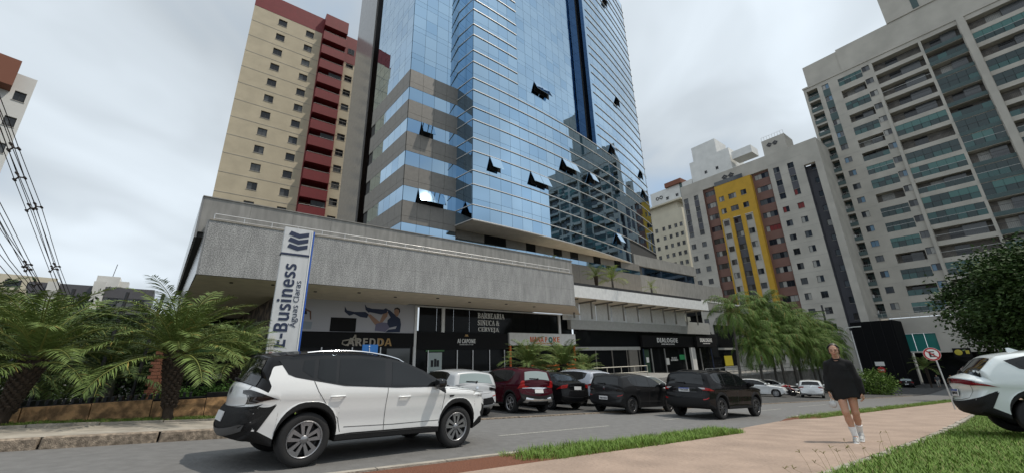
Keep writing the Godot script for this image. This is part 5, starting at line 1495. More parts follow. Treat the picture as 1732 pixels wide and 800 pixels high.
	core.prism(PackedVector2Array([Vector2(-0.9, 24.12), Vector2(25.0, 24.12), Vector2(25.0, 31), Vector2(12, 31), Vector2(12, 50), Vector2(-0.9 - 0.0745 * 25.9, 50)]), 5.7, 8.40, plan)
	core.prism(PackedVector2Array([Vector2(-1.36, 25.62), Vector2(26.4, 25.62), Vector2(26.4, 30.8), Vector2(10, 48), Vector2(-1.36 - 0.0745 * 22.4, 48)]), 7.9, 10.1, plan)
	part("podium_core", core, M.joint, pod)
	sbox("coping", Vector3(12.1, 8.47, -24.15), Vector3(26.0, 0.05, 0.36), M.concrete, pod)
	var sf := MB.new()
	sf.quad(Vector3(-3.2, 5.64, -52), Vector3(12, 5.64, -52), Vector3(12, 5.64, -29.0), Vector3(-1.35, 5.64, -29.0))
	sf.quad(Vector3(-1.35, 5.64, -29.0), Vector3(31, 5.64, -29.0), Vector3(25.08, 5.64, -24.02), Vector3(-0.95, 5.64, -24.02))
	part("podium_soffit", sf, M.soffit, pod)
	for q in [[0.5, -25.5], [2.4, -25.2], [4.8, -26.4], [7.2, -25.6], [9.8, -26.2], [12.6, -25.4], [15.6, -26.0], [18.8, -25.6], [22.0, -25.9]]:
		sbox("downlight", Vector3(q[0], 5.62, q[1]), Vector3(0.16, 0.05, 0.16), M.dark_metal, pod)
	# upper set-back wall
	for i in 13: sbox("upper_panel", Vector3(-1.38 + 2.15 * (i + 0.5), 9.15, -25.55), Vector3(2.142, 1.96, 0.1), M.granite_smooth, pod)
	for i in 12: sbox("upper_flank_panel", Vector3(-1.42, 9.0, -25.5) + ld * (2.2 * (i + 0.5)), Vector3(2.19, 2.26, 0.1), M.granite_flank, pod, Basis(-ld, Vector3.UP, ln))
	sbox("upper_coping", Vector3(12.6, 10.16, -25.6), Vector3(28.1, 0.05, 0.3), M.granite_smooth, pod)
	# railing along the podium edge
	var rail := Node3D.new(); rail.name = "railing"; pod.add_child(rail)
	for y in [8.62, 8.86]:
		var b := MB.new(); b.tube([Vector3(-0.75, y, -24.2), Vector3(24.9, y, -24.2)], 0.028 if y > 8.7 else 0.018, 6); part("rail", b, M.alu, rail)
	for i in 21:
		var b := MB.new(); b.tube([Vector3(-0.75 + i * 1.2825, 8.48, -24.2), Vector3(-0.75 + i * 1.2825, 8.86, -24.2)], 0.02, 6); part("post", b, M.alu, rail)
	# right end of the podium block
	sbox("podium_end", Vector3(25.1, 7.05, -26.5), Vector3(0.1, 2.79, 4.9), M.granite, pod)

	# ---------------------------------------------------------------- canopy wing on the right
	var cw := Node3D.new(); cw.name = "canopy_wing"; root.add_child(cw)
	for i in 13:
		var x := 25.3 + i * 2.15
		sbox("fascia_panel", Vector3(x + 1.07, 7.54, -26.5), Vector3(2.14, 1.16, 0.08), M.white_panel, cw)
	var cn := MB.new()
	cn.quad(Vector3(25.2, 6.98, -29.4), Vector3(53.2, 6.98, -29.4), Vector3(53.2, 6.98, -26.52), Vector3(25.2, 6.98, -26.52))
	cn.bx(25.2, 53.3, 7.9, 8.05, -31, -26.55)
	part("canopy_soffit", cn, M.soffit, cw)
	for i in 10: sbox("post", Vector3(28.6 + i * 2.6, 6.05, -27.6), Vector3(0.12, 1.9, 0.12), M.panel_grey, cw)
	for i in 10: sbox("rafter", Vector3(28.6 + i * 2.6, 6.9, -28.2), Vector3(0.1, 0.16, 2.6), M.panel_grey, cw)
	for i in 9: sbox("infill_panel", Vector3(29.9 + i * 2.6, 6.04, -29.3), Vector3(2.5, 1.86, 0.06), M.white_panel, cw)
	sbox("beam", Vector3(39.4, 4.62, -29.0), Vector3(20.4, 0.92, 0.5), M.panel_light, cw)
	var ww := MB.new()
	ww.bx(27, 68, 8.0, 11.9, -32.2, -31.0)
	ww.bx(61.0, 60.0, 11.9, 13.1, -32.0, -31.3)
	ww.bx(44.3, 60.0, 13.1, 14.6, -32.2, -30.9)
	part("wing_wall", ww, M.granite_smooth, cw)
	for i in 12: sbox("ribbon_pane", Vector3(44.95 + i * 1.3, 12.5, -31.27), Vector3(1.27, 1.18, 0.04), M.mirror_dark, cw)
	sbox("white_canopy", Vector3(58, 8.4, -27.5), Vector3(14, 0.16, 0.6), M.white_panel, cw)
	sbox("planter_rail", Vector3(39, 8.35, -26.9), Vector3(27, 0.3, 0.05), M.dark_metal, cw)

	build_shops(root)

func col_of(xs: Array, x: float) -> int:
	for i in xs.size() - 1: if x >= xs[i] and x < xs[i + 1]: return i
	return -1
func room_shade_mesh(w: float, h: float) -> ArrayMesh:   # flat black sheet, the shade of a room put into its colour
	var key := "hole_%.2f_%.2f" % [w, h]
	if shared.has(key): return shared[key]
	var b := MB.new()
	b.bx(-w / 2, w / 2, -h / 2, h / 2, -0.02, 0.0)
	b.bx(-w / 2, w / 2, -h / 2, -h / 2 + 0.05, 0.0, 0.05)
	shared[key] = b.mesh()
	return shared[key]

func build_shops(root: Node3D) -> void:
	var Z := -29.6
	var sh := Node3D.new(); sh.name = "shopfront"; root.add_child(sh)
	sbox("glass_wall", Vector3(16.9, 1.6, Z - 0.1), Vector3(27.4, 4.2, 0.06), M.shop_glass, sh)
	for i in 11: sbox("upper_glass", Vector3(13.9 + i * 1.55, 4.62, Z - 0.05), Vector3(1.52, 1.95, 0.04), M.shop_glass, sh)
	# first shop: printed banner and fascia
	sbox("banner", Vector3(7.9, 4.6, Z + 0.02), Vector3(9.6, 2.24, 0.06), mat("banner", Color(0.46, 0.46, 0.50), 0.5), sh)
	sbox("banner_opening", Vector3(7.43, 3.98, Z + 0.06), Vector3(1.72, 0.95, 0.03), M.black, sh)
	print_woman(sh, Z + 0.056)
	sbox("fascia", Vector3(7.9, 2.97, Z + 0.06), Vector3(9.6, 0.98, 0.14), M.black, sh)
	var gold := mat("gold", Color(0.42, 0.25, 0.08), 0.4)
	var silver := mat("silver_letter", Color(0.40, 0.36, 0.30), 0.4)
	text("lettering", "AREDD", 0.55, silver, sh, Transform3D(Basis(), Vector3(9.05, 2.80, Z + 0.14)), 2.55)
	text("lettering", "DA", 0.55, gold, sh, Transform3D(Basis(), Vector3(10.45, 2.80, Z + 0.145)), 1.05)
	var b := MB.new()
	b.tube([Vector3(8.3, 3.3, Z + 0.15), Vector3(8.0, 2.75, Z + 0.15), Vector3(7.7, 2.57, Z + 0.15), Vector3(7.45, 2.68, Z + 0.15), Vector3(7.5, 2.88, Z + 0.15), Vector3(7.9, 2.95, Z + 0.15), Vector3(8.6, 2.93, Z + 0.15)], 0.05, 6)
	b.tube([Vector3(8.3, 3.3, Z + 0.15), Vector3(8.38, 2.6, Z + 0.15)], 0.06, 6)
	part("lettering", b, silver, sh)
	for q in [[4.2, 1.9], [6.2, 1.9], [8.2, 1.9], [10.2, 1.9]]: sbox("door_frame", Vector3(q[0], 1.1, Z + 0.03), Vector3(0.08, 2.7, 0.08), M.alu, sh)
	sbox("grey_display", Vector3(11.6, 1.5, Z - 0.04), Vector3(1.8, 1.7, 0.02), M.win_grey, sh)  # plain grey display panel against the glass
	# white columns
	for x in [12.82, 15.2, 28.35]: sbox("column", Vector3(x, 4.6 if x > 13 else 2.6, Z + 0.06), Vector3(0.26 if x > 13 else 0.2, 2.0 if x > 13 else 6.0, 0.16), M.white_panel, sh)
	sbox("lintel", Vector3(21.5, 5.6, Z + 0.05), Vector3(17.6, 0.1, 0.14), M.white_panel, sh)
	# second shop
	sbox("fascia", Vector3(17.35, 2.93, Z + 0.06), Vector3(8.7, 1.32, 0.16), M.black, sh)
	text("lettering", "Al CAPONE", 0.36, M.letter_white, sh, Transform3D(Basis(), Vector3(17.4, 2.93, Z + 0.15)), 1.75)
	text("lettering", "BARBEARIA & PUB", 0.09, M.letter_white, sh, Transform3D(Basis(), Vector3(17.4, 2.64, Z + 0.15)), 1.3, false)
	b = MB.new(); b.prism(PackedVector2Array([Vector2(-0.22, 0), Vector2(0.22, 0), Vector2(0.14, 0.05), Vector2(0.12, 0.16), Vector2(-0.12, 0.16), Vector2(-0.14, 0.05)]), 0, 0.02, Transform3D(Basis(), Vector3(17.4, 3.3, Z + 0.145)))
	part("hat_emblem", b, gold, sh)
	for i in 3: text("lettering", ["BARBEARIA", "SINUCA &", "CERVEJA"][i], 0.46, M.letter_white, sh, Transform3D(Basis(), Vector3([20.05, 19.75, 19.75][i], 5.12 - i * 0.62, Z + 0.0)), [2.9, 2.3, 2.2][i], true, true)
	for x in [14.0, 16.6, 18.1, 19.8, 21.4]: sbox("door_frame", Vector3(x, 0.95, Z + 0.02), Vector3(0.07, 2.5, 0.07), M.alu, sh)
	var poster := sbox("poster", Vector3(14.6, 1.15, Z + 0.03), Vector3(1.2, 1.75, 0.03), mat("poster", Color(0.42, 0.48, 0.47), 0.5), sh)
	for q in [[14.35, 1.2, 0.22, 0.5], [14.62, 1.25, 0.2, 0.6], [14.85, 1.2, 0.22, 0.5], [14.6, 0.55, 0.8, 0.16]]: sbox("poster_print", Vector3(q[0], q[1], Z + 0.05), Vector3(q[2], q[3], 0.006), M.ink, sh)
	sbox("colour_strip", Vector3(14.6, 2.16, Z + 0.03), Vector3(1.6, 0.12, 0.03), mat("strip_green", Color(0.06, 0.18, 0.06), 0.5), sh)
	sbox("white_apron", Vector3(20, 0.22, Z + 0.3), Vector3(14, 0.5, 0.1), M.white_panel, sh)
	# third shop
	sbox("fascia", Vector3(26.1, 3.13, Z + 0.12), Vector3(8.5, 1.12, 0.24), M.white_panel, sh)
	var orange := mat("orange", Color(0.62, 0.13, 0.02), 0.5)
	text("lettering", "MANA P", 0.5, orange, sh, Transform3D(Basis(), Vector3(25.35, 3.12, Z + 0.25)), 2.15)
	text("lettering", "KE", 0.5, orange, sh, Transform3D(Basis(), Vector3(27.65, 3.12, Z + 0.25)), 0.85)
	b = MB.new(); b.lathe([Vector2(0.12, 0), Vector2(0.27, 0), Vector2(0.27, 0.03), Vector2(0.12, 0.03), Vector2(0.12, 0)], Vector3(26.85, 3.1, Z + 0.25), Basis(Vector3.RIGHT, PI / 2), 20)
	part("lettering", b, mat("sign_teal", Color(0.03, 0.20, 0.18), 0.5), sh)
	text("lettering", "HAWAIIAN FOOD", 0.14, orange, sh, Transform3D(Basis(), Vector3(25.9, 2.74, Z + 0.25)), 2.4)
	for x in [22.0, 24.0, 30.2]: sbox("orange_post", Vector3(x, 1.1, Z + 0.1), Vector3(0.16, 2.9, 0.16), orange, sh)
	sbox("orange_counter", Vector3(26.5, 0.75, Z + 1.2), Vector3(7.5, 0.16, 0.3), orange, sh)
	sbox("orange_counter", Vector3(26.5, 0.4, Z + 1.25), Vector3(7.5, 0.1, 0.2), orange, sh)
	# right part behind the canopy
	sbox("glass_wall", Vector3(46, 1.6, Z - 0.1), Vector3(31, 5.2, 0.06), M.shop_glass, sh)
	sbox("lintel", Vector3(35.8, 2.25, Z + 0.05), Vector3(11, 0.36, 0.2), M.panel_light, sh)
	for x in [33.5, 36.2, 38.8, 41.2]: sbox("door_frame", Vector3(x, 0.6, Z + 0.02), Vector3(0.1, 3.0, 0.08), M.panel_grey, sh)
	sbox("stone_pier", Vector3(39.9, 0.7, Z + 0.05), Vector3(1.6, 2.9, 0.14), M.panel_grey, sh)
	sbox("fascia", Vector3(47.0, 3.05, Z + 0.4), Vector3(11.4, 1.36, 0.3), M.black, sh)
	sbox("fascia", Vector3(55.3, 3.05, Z + 0.9), Vector3(5.2, 1.36, 0.3), M.black, sh)
	text("lettering", "DIALOGUE", 0.55, M.letter_white, sh, Transform3D(Basis(), Vector3(46.6, 3.2, Z + 0.57)), 4.6)
	text("lettering", "EXPERT HAIR SOLUTIONS", 0.14, M.letter_white, sh, Transform3D(Basis(), Vector3(46.6, 2.72, Z + 0.57)), 2.9)
	text("lettering", "DIALOGUE", 0.5, M.letter_white, sh, Transform3D(Basis(), Vector3(55.2, 3.25, Z + 1.07)), 3.2)
	text("lettering", "EXPERT HAIR SOLUTIONS", 0.12, M.letter_white, sh, Transform3D(Basis(), Vector3(55.2, 2.8, Z + 1.07)), 1.9)
	for x in [41.6, 43.2, 46.0, 50.6, 54.6, 57.6]: sbox("door_frame", Vector3(x, 0.6, Z + 0.3), Vector3(0.12, 3.2, 0.1), M.ink_navy if x in [41.6, 57.6] else M.alu, sh)
	sbox("door_leaf", Vector3(42.3, 0.6, Z + 0.1), Vector3(1.2, 3.0, 0.05), mat("green_door", Color(0.05, 0.09, 0.06), 0.2), sh)
	sbox("white_pier", Vector3(52.4, 0.7, Z + 0.4), Vector3(1.0, 3.2, 0.3), M.white_panel, sh)
	sbox("notice", Vector3(46.7, 0.65, Z + 0.12), Vector3(0.7, 0.8, 0.03), M.letter_white, sh)
	sbox("notice", Vector3(42.5, 0.9, Z + 0.14), Vector3(0.5, 0.6, 0.02), M.letter_white, sh)
	sbox("notice", Vector3(50.2, 1.1, Z + 0.12), Vector3(1.3, 0.6, 0.03), mat("notice_green", Color(0.05, 0.4, 0.15), 0.4), sh)
	text("lettering", "BLACK", 0.2, M.letter_white, sh, Transform3D(Basis(), Vector3(48.3, 1.05, Z + 0.1)), 1.2)
	text("lettering", "NOVEMBER", 0.2, M.letter_white, sh, Transform3D(Basis(), Vector3(48.3, 0.78, Z + 0.1)), 1.6)
	sbox("panel_over_door", Vector3(53.5, 4.9, Z + 0.2), Vector3(9.5, 1.6, 0.2), M.panel_light, sh)
	sbox("red_box", Vector3(68.0, 0.4, Z + 2.2), Vector3(1.1, 1.4, 0.7), M.white_panel, sh)
	sbox("red_panel", Vector3(68.0, 0.55, Z + 2.56), Vector3(0.6, 0.7, 0.03), mat("red_sign", Color(0.4, 0.02, 0.02), 0.4), sh)
	sbox("far_glass", Vector3(63.5, 2.6, Z - 0.2), Vector3(6, 6.0, 0.1), M.shop_glass, sh)
	sbox("far_lintel", Vector3(63.5, 2.1, Z - 0.1), Vector3(6, 0.3, 0.1), M.panel_light, sh)
	sbox("yellow_notice", Vector3(62.5, 0.4, Z + 0.2), Vector3(2.4, 1.4, 0.05), mat("notice_yellow", Color(0.5, 0.42, 0.03), 0.5), sh)
	# wall under the podium on the left with its dim mural
	var ld := Vector3(-0.0745, 0, -1).normalized(); var ln := (-ld).cross(Vector3.UP)
	sbox("side_wall", Vector3(3.15, 2.6, -29.5) + ld * 8, Vector3(16, 6.1, 0.2), mat("mural", Color(0.22, 0.16, 0.12), 0.7, 0, noise_tex("muraln", 0.012, 0.35, 1.0, 4), 0.2), sh, Basis(-ld, Vector3.UP, ln))
	sbox("rear_wall", Vector3(-2.0, 2.6, -45.0), Vector3(12, 6.2, 0.2), M.shop_glass, sh)
	# shop terrace in front
	b = MB.new()
	b.bx(2.0, 38.0, -3.0, -0.35, -30.5, -19.5)
	b.bx(38.0, 62.0, -4.5, -0.95, -30.5, -20.4)
	b.bx(62.0, 84.0, -6.0, -1.9, -30.5, -20.8)
	part("terrace", b, M.concrete_grey, sh)

func print_woman(parent: Node3D, z: float) -> void:   # the flat figure printed on the banner
	var skin := mat("print_skin", Color(0.34, 0.20, 0.14), 0.5); var navy := M.ink_navy as Material
	var f := func(u, v): return Vector2(lerpf(7.39, 11.62, (u - 810.0) / 540.0), lerpf(5.26, 3.51, (v - 215.0) / 255.0))
	var pz := func(pts, m, k, nm):
		var P := PackedVector2Array()
		for q in pts: P.append(f.call(q[0], q[1]))
		var b := MB.new(); b.prism(P, 0, 0.004); part(nm, b, m, parent, Vector3(0, 0, z + 0.003 * k))
	pz.call([[1020, 290], [1050, 285], [1140, 360], [1190, 380], [1200, 410], [1120, 420], [1080, 370]], skin, 1, "printed_leg")
	pz.call([[812, 215], [835, 255], [900, 268], [1000, 262], [1032, 285], [1020, 325], [960, 318], [900, 290], [860, 310], [815, 270]], navy, 2, "printed_boot")
	pz.call([[988, 180], [1010, 212], [1060, 225], [1170, 225], [1190, 210], [1215, 225], [1200, 262], [1150, 282], [1040, 262], [1030, 270], [1000, 240]], navy, 3, "printed_boot")
	pz.call([[1175, 250], [1215, 250], [1210, 300], [1165, 370], [1140, 360]], skin, 2, "printed_arm")
	pz.call([[1105, 385], [1160, 365], [1225, 370], [1240, 420], [1200, 465], [1100, 455]], mat("print_shorts", Color(0.16, 0.15, 0.24), 0.5), 3, "printed_shorts")
	pz.call([[1215, 340], [1250, 300], [1300, 290], [1340, 320], [1352, 380], [1345, 465], [1200, 470], [1230, 440], [1300, 430], [1310, 400], [1240, 420], [1215, 380]], navy, 4, "printed_top")
	pz.call([[1210, 225], [1230, 230], [1300, 290], [1250, 320], [1215, 262]], navy, 5, "printed_sleeve")
	pz.call([[1278, 215], [1300, 205], [1325, 215], [1330, 250], [1318, 285], [1300, 300], [1285, 280], [1274, 250]], skin, 5, "printed_face")
	pz.call([[1272, 230], [1278, 205], [1305, 195], [1330, 208], [1336, 240], [1326, 262], [1322, 225], [1300, 212], [1282, 220]], M.ink, 6, "printed_hair")
	# the half hidden figure and bag at the left
	pz.call([[430, 200], [460, 220], [455, 260], [430, 280]], skin, 1, "printed_face"); pz.call([[425, 140], [465, 150], [470, 190], [440, 200]], navy, 2, "printed_hair")
	pz.call([[430, 260], [500, 255], [510, 310], [440, 320]], M.ink, 2, "printed_sleeve")
	pz.call([[425, 375], [560, 385], [555, 455], [425, 450]], mat("print_bag", Color(0.30, 0.34, 0.40), 0.5), 2, "printed_bag")
	pz.call([[462, 360], [470, 280], [500, 262], [540, 280], [548, 362], [538, 362], [528, 290], [500, 275], [480, 288], [472, 360]], mat("print_handle", Color(0.16, 0.08, 0.06), 0.5), 3, "printed_handle")

# ------------------------------------------------------------------ plants
func leaf_material() -> StandardMaterial3D:
	if M.has("leaf"): return M.leaf
	var m := StandardMaterial3D.new(); m.resource_name = "leaf"; m.vertex_color_use_as_albedo = true; m.roughness = 0.65; m.metallic_specular = 0.35
	m.backlight_enabled = true; m.backlight = Color(0.07, 0.12, 0.02)
	M["leaf"] = m
	return m
func frond_mesh(seed_: int, len: float, e0: float, droop: float, pairs: int, leaf: float, tint: Color, hang := 0.35) -> ArrayMesh:
	var r := RandomNumberGenerator.new(); r.seed = seed_
	var b := MB.new(); b.colored = true
	var pts := []; var p := Vector3.ZERO; var e := e0
	var n := 14
	for i in n + 1:
		pts.append(p)
		p += Vector3(cos(e), sin(e), 0) * (len / n)
		e -= droop / n * (0.5 + 1.0 * i / n)
	b.col = Color(0.16, 0.18, 0.05)
	var rad := []
	for i in n + 1: rad.append(lerpf(0.022, 0.004, float(i) / n) * len / 2.0)
	b.tube(pts, rad, 4, false)
	for i in pairs:
		var t := 0.10 + 0.90 * (i + r.randf() * 0.5) / pairs
		var f := t * n; var k := mini(int(f), n - 1)
		var at: Vector3 = pts[k].lerp(pts[k + 1], f - k)
		var d: Vector3 = (pts[k + 1] - pts[k]).normalized()
		var up := d.cross(Vector3(0, 0, 1)) * -1.0
		var ll := leaf * (0.35 + 0.65 * sin(PI * clampf(t * 0.92 + 0.05, 0, 1))) * r.randf_range(0.85, 1.12)
		for s in [-1.0, 1.0]:
			var g := r.randf_range(0.75, 1.25)
			b.col = Color(tint.r * g, tint.g * g, tint.b * g)
			if r.randf() < 0.03: b.col = Color(0.28, 0.22, 0.06)
			var dir: Vector3 = (d * r.randf_range(0.55, 0.85) + Vector3(0, 0, s) * 0.85 + up * r.randf_range(0.0, 0.3)).normalized()
			var tip: Vector3 = at + dir * ll + Vector3(0, -hang * ll * r.randf_range(0.6, 1.3), 0)
			var md: Vector3 = at + dir * ll * 0.5 + Vector3(0, -hang * ll * 0.12, 0)
			var w := dir.cross(up).normalized() * (0.0065 * leaf / 0.4 + 0.0018)
			w = (w + up * r.randf_range(-0.4, 0.4) * w.length()).normalized() * w.length()
			b.tri(at, md - w, md + w); b.tri(md - w, tip, md + w)
	return b.mesh()
func palm(called: String, label: String, group: String, at: Vector3, h: float, L: float, fronds: int, style: String, seed_: int, lean := 0.0) -> Node3D:
	var root := thing(called, label, "palm", at, 0.0, group)
	var r := RandomNumberGenerator.new(); r.seed = seed_
	var b := MB.new()
	var top := Vector3(lean, h, lean * 0.4)
	if style == "date":
		var prof := [Vector2(0.17, -0.05), Vector2(0.15, 0.12), Vector2(0.10, 0.3), Vector2(0.12, 0.5)]
		var P := []; var rad := []
		for i in 12:
			var t := i / 11.0
			P.append(top * t + Vector3(0, -0.05 * (1 - t), 0)); rad.append(lerpf(0.10, 0.17, smoothstep(0.2, 0.8, t)) * (1.35 if i == 0 else 1.0))
		b.tube(P, rad, 10)
		for i in 150:      # old leaf bases
			var t := 0.16 + 0.84 * i / 150.0
			var a := i * 2.399
			var rr := lerpf(0.10, 0.17, smoothstep(0.2, 0.8, t))
			var o := Vector3(cos(a), 0, sin(a))
			var q := top * t + o * rr
			b.box(q + o * 0.02 + Vector3(0, 0.02, 0), Vector3(0.055, 0.075, 0.05), Basis(Vector3.UP, -a) * Basis(Vector3.BACK, -0.6))
		part("trunk", b, M.bark, root)
	else:
		var P := []; var rad := []
		for i in 10:
			var t := i / 9.0
			P.append(top * t + Vector3(sin(t * 3.0) * 0.06, -0.1 * (1 - t), 0)); rad.append(lerpf(0.15, 0.09, t))
		b.tube(P, rad, 8)
		for i in int(h * 3): b.tube([top * (i / (h * 3)) + Vector3(0, -0.012, 0), top * (i / (h * 3)) + Vector3(0, 0.012, 0)], lerpf(0.16, 0.10, i / (h * 3)), 8)
		part("trunk", b, M.bark_grey, root)
	var set_ := frond_set(style)
	for i in fronds:
		var t := (i + 0.5) / fronds
		var k := clampi(int(t * set_.size() * 0.999), 0, set_.size() - 1)
		var f := part("frond", set_[k][r.randi() % 2], leaf_material(), root, top + Vector3(0, -0.04 - 0.18 * t, 0))
		var s := L * r.randf_range(0.86, 1.1)
		f.basis = Basis(Vector3.UP, i * 2.399 + r.randf_range(-0.25, 0.25)) * Basis(Vector3.BACK, r.randf_range(-0.12, 0.12)) * Basis(Vector3.RIGHT, r.randf_range(-0.2, 0.2)) * Basis.from_scale(Vector3(s, s, s))
	return root
func frond_set(style: String) -> Array:
	var key := "fronds_" + style
	if shared.has(key): return shared[key]
	var out := []
	var tint: Color = {"date": Color(0.12, 0.17, 0.047), "queen": Color(0.095, 0.16, 0.032), "young": Color(0.19, 0.26, 0.035), "dark": Color(0.05, 0.08, 0.025)}[style]  # dark is the date palm green with deep shade put into the tint
	var el := [1.42, 1.22, 1.0, 0.76, 0.5, 0.18]
	if style == "queen": el = [1.35, 1.05, 0.75, 0.4, 0.05, -0.35]
	for i in el.size():
		var two := []
		for j in 2:
			match style:
				"queen": two.append(frond_mesh(i * 10 + j, 1.0, el[i] + 0.15, 1.9 + 0.1 * i, 50, 0.27, tint, 0.85))
				"young": two.append(frond_mesh(50 + i * 10 + j, 1.0, el[i] + 0.1, 1.5, 26, 0.30, tint, 0.4))
				_: two.append(frond_mesh(100 + i * 10 + j, 1.0, el[i], 1.3, 54, 0.235, tint, 0.26))
		out.append(two)
	shared[key] = out
	return out
func crown_mesh(seed_: int, rad: Vector3, clumps: int, per: int, size: float, tint: Color, lumpy := 0.25) -> ArrayMesh:
	var r := RandomNumberGenerator.new(); r.seed = seed_
	var nz := FastNoiseLite.new(); nz.seed = seed_; nz.frequency = 1.6; nz.fractal_octaves = 2
	var b := MB.new(); b.colored = true
	for i in clumps:
		var d := Vector3(r.randfn(), r.randfn(), r.randfn()).normalized()
		var k := (0.55 + 0.45 * pow(r.randf(), 0.4)) * (1.0 + lumpy * nz.get_noise_3dv(d * 1.4) * 2.0)
		var c := d * rad * k
		var g0 := r.randf_range(0.65, 1.3)
		for j in per:
			var o := Vector3(r.randfn(), r.randfn() * 0.7, r.randfn()) * size * 1.3
			var a := (d * 0.5 + Vector3(r.randfn(), r.randfn() * 0.6 - 0.35, r.randfn())).normalized()
			var w := a.cross(Vector3(r.randfn(), r.randfn(), r.randfn())).normalized() * size * 0.24
			var p := c + o; var q := p + a * size * r.randf_range(0.7, 1.2)
			var m := p.lerp(q, 0.5)
			var g := g0 * r.randf_range(0.85, 1.15)
			b.col = Color(tint.r * g, tint.g * g, tint.b * g)
			b.tri(p, m - w, m + w); b.tri(m - w, q, m + w)
	return b.mesh()
func bush(called: String, label: String, cat: String, at: Vector3, rad: Vector3, clumps: int, size: float, tint: Color, seed_: int, group := "") -> Node3D:
	var root := thing(called, label, cat, at, 0.0, group)
	var b := MB.new()
	for i in 5:
		var a := i * 1.3
		b.tube([Vector3(0, -0.05, 0), Vector3(cos(a) * rad.x * 0.2, rad.y * 0.6, sin(a) * rad.z * 0.2), Vector3(cos(a) * rad.x * 0.5, rad.y * 1.2, sin(a) * rad.z * 0.5)], [0.05 * rad.y, 0.03 * rad.y, 0.012 * rad.y], 5)
	part("stems", b, M.bark, root)
	part("foliage", crown_mesh(seed_, rad, clumps, 12, size, tint), leaf_material(), root, Vector3(0, rad.y * 0.95, 0))
	return root
func build_plants() -> void:
	var g := "date palms in the planting bed by the stone wall"
	palm("date_palm", "short date palm with a stout scaly trunk behind the white crossover's tail", g, Vector3(-0.45, ry(-0.45) + 0.2, -12.42), 1.5, 1.9, 46, "date", 1, -0.12)
	palm("date_palm", "short date palm leaning over the wall at the left edge of the photo", g, Vector3(-2.95, ry(-2.95) + 0.2, -12.5), 1.25, 1.8, 42, "date", 2, 0.22)
	palm("date_palm", "date palm standing close beside the white sign pylon", g, Vector3(0.75, 0.1, -15.4), 1.45, 1.5, 40, "date", 3)
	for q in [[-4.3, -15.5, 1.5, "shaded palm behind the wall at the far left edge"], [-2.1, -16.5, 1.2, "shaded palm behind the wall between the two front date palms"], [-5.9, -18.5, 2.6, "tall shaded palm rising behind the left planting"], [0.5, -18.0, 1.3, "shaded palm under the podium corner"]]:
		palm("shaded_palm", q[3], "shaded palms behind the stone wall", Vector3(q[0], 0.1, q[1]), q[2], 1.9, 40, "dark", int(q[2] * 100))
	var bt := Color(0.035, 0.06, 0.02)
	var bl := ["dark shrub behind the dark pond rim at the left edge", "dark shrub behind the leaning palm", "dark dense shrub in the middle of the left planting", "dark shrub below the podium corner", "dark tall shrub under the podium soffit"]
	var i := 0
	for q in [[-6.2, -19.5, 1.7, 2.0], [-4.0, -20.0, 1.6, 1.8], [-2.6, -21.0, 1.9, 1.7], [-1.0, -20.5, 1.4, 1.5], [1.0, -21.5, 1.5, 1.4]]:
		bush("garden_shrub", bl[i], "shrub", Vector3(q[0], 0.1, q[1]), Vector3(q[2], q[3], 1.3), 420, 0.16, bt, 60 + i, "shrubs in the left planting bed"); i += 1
	bush("hedge", "low clipped green hedge behind the orange stone wall", "hedge", Vector3(0.9, 0.3, -14.6), Vector3(1.9, 0.28, 0.35), 500, 0.07, Color(0.05, 0.11, 0.02), 70)
	# palms in front of the shops
	g = "date palms between the parking bays and the shops"
	palm("date_palm", "date palm in front of the black shopfront, leftmost by the parked cars", g, Vector3(14.3, -0.9, -17.6), 2.0, 1.75, 44, "date", 11)
	palm("date_palm", "date palm in front of the white shop sign", g, Vector3(17.0, -1.0, -17.6), 2.0, 1.8, 46, "date", 12)
	palm("date_palm", "lower date palm rightmost of those before the shops", g, Vector3(18.9, -1.1, -17.8), 1.55, 1.5, 36, "date", 13)
	palm("date_palm", "small date palm between the two taller ones before the shops", g, Vector3(15.7, -1.0, -18.2), 1.5, 1.3, 32, "date", 14)
	# feathery palms on the right
	g = "feathery palms beside the office tower"
	palm("queen_palm", "slender grey palm in front of the canopy, nearest of the feathery palms", g, Vector3(42.6, ry(42.6), -19.3), 8.0, 3.0, 26, "queen", 21, 0.5)
	var names := ["feathery palm just right of the slender grey palm", "broad feathery palm with the brightest green crown", "feathery palm in the middle of the row", "feathery palm leaning forward in the middle of the row", "feathery palm behind the motorcycles", "tall feathery palm towards the walking woman", "feathery palm with the longest drooping fronds", "dark feathery palm next to the lamp post", "lower feathery palm at the front of the row", "feathery palm squeezed between two taller crowns", "low feathery palm at the right end of the row", "lowest feathery palm at the left end of the row"]
	i = 0
	for q in [[47.0, -19.0, 6.6, 2.9], [52.0, -19.6, 9.0, 3.6], [56.0, -18.8, 8.2, 3.5], [50.0, -18.0, 5.4, 3.0], [60.0, -19.8, 8.2, 3.4], [66.0, -19.5, 8.4, 3.4], [58.0, -17.6, 5.4, 3.2], [72.0, -20.0, 7.6, 3.4], [63.0, -18.0, 5.6, 3.0], [54.0, -18.2, 6.6, 3.0], [68.5, -18.4, 5.4, 3.0], [45.0, -18.2, 4.6, 2.6]]:
		palm("queen_palm", names[i], g, Vector3(q[0], ry(q[0]), q[1]), q[2], q[3], 46, "queen", 30 + i, 0.3 * sin(i * 2.0)); i += 1
	# planters on the canopy roof
	g = "young palms in the planters on the canopy roof"
	palm("young_palm", "tall young palm in the roof planter against the grey wall", g, Vector3(34.6, 8.05, -27.3), 1.5, 2.2, 16, "young", 41)
	palm("young_palm", "young palm close to the podium end in the roof planter", g, Vector3(32.1, 8.05, -27.4), 1.6, 1.8, 14, "date", 42)
	palm("young_palm", "small yellow green palm standing alone in the roof planter", g, Vector3(41.7, 8.05, -27.2), 1.1, 1.3, 10, "young", 43)
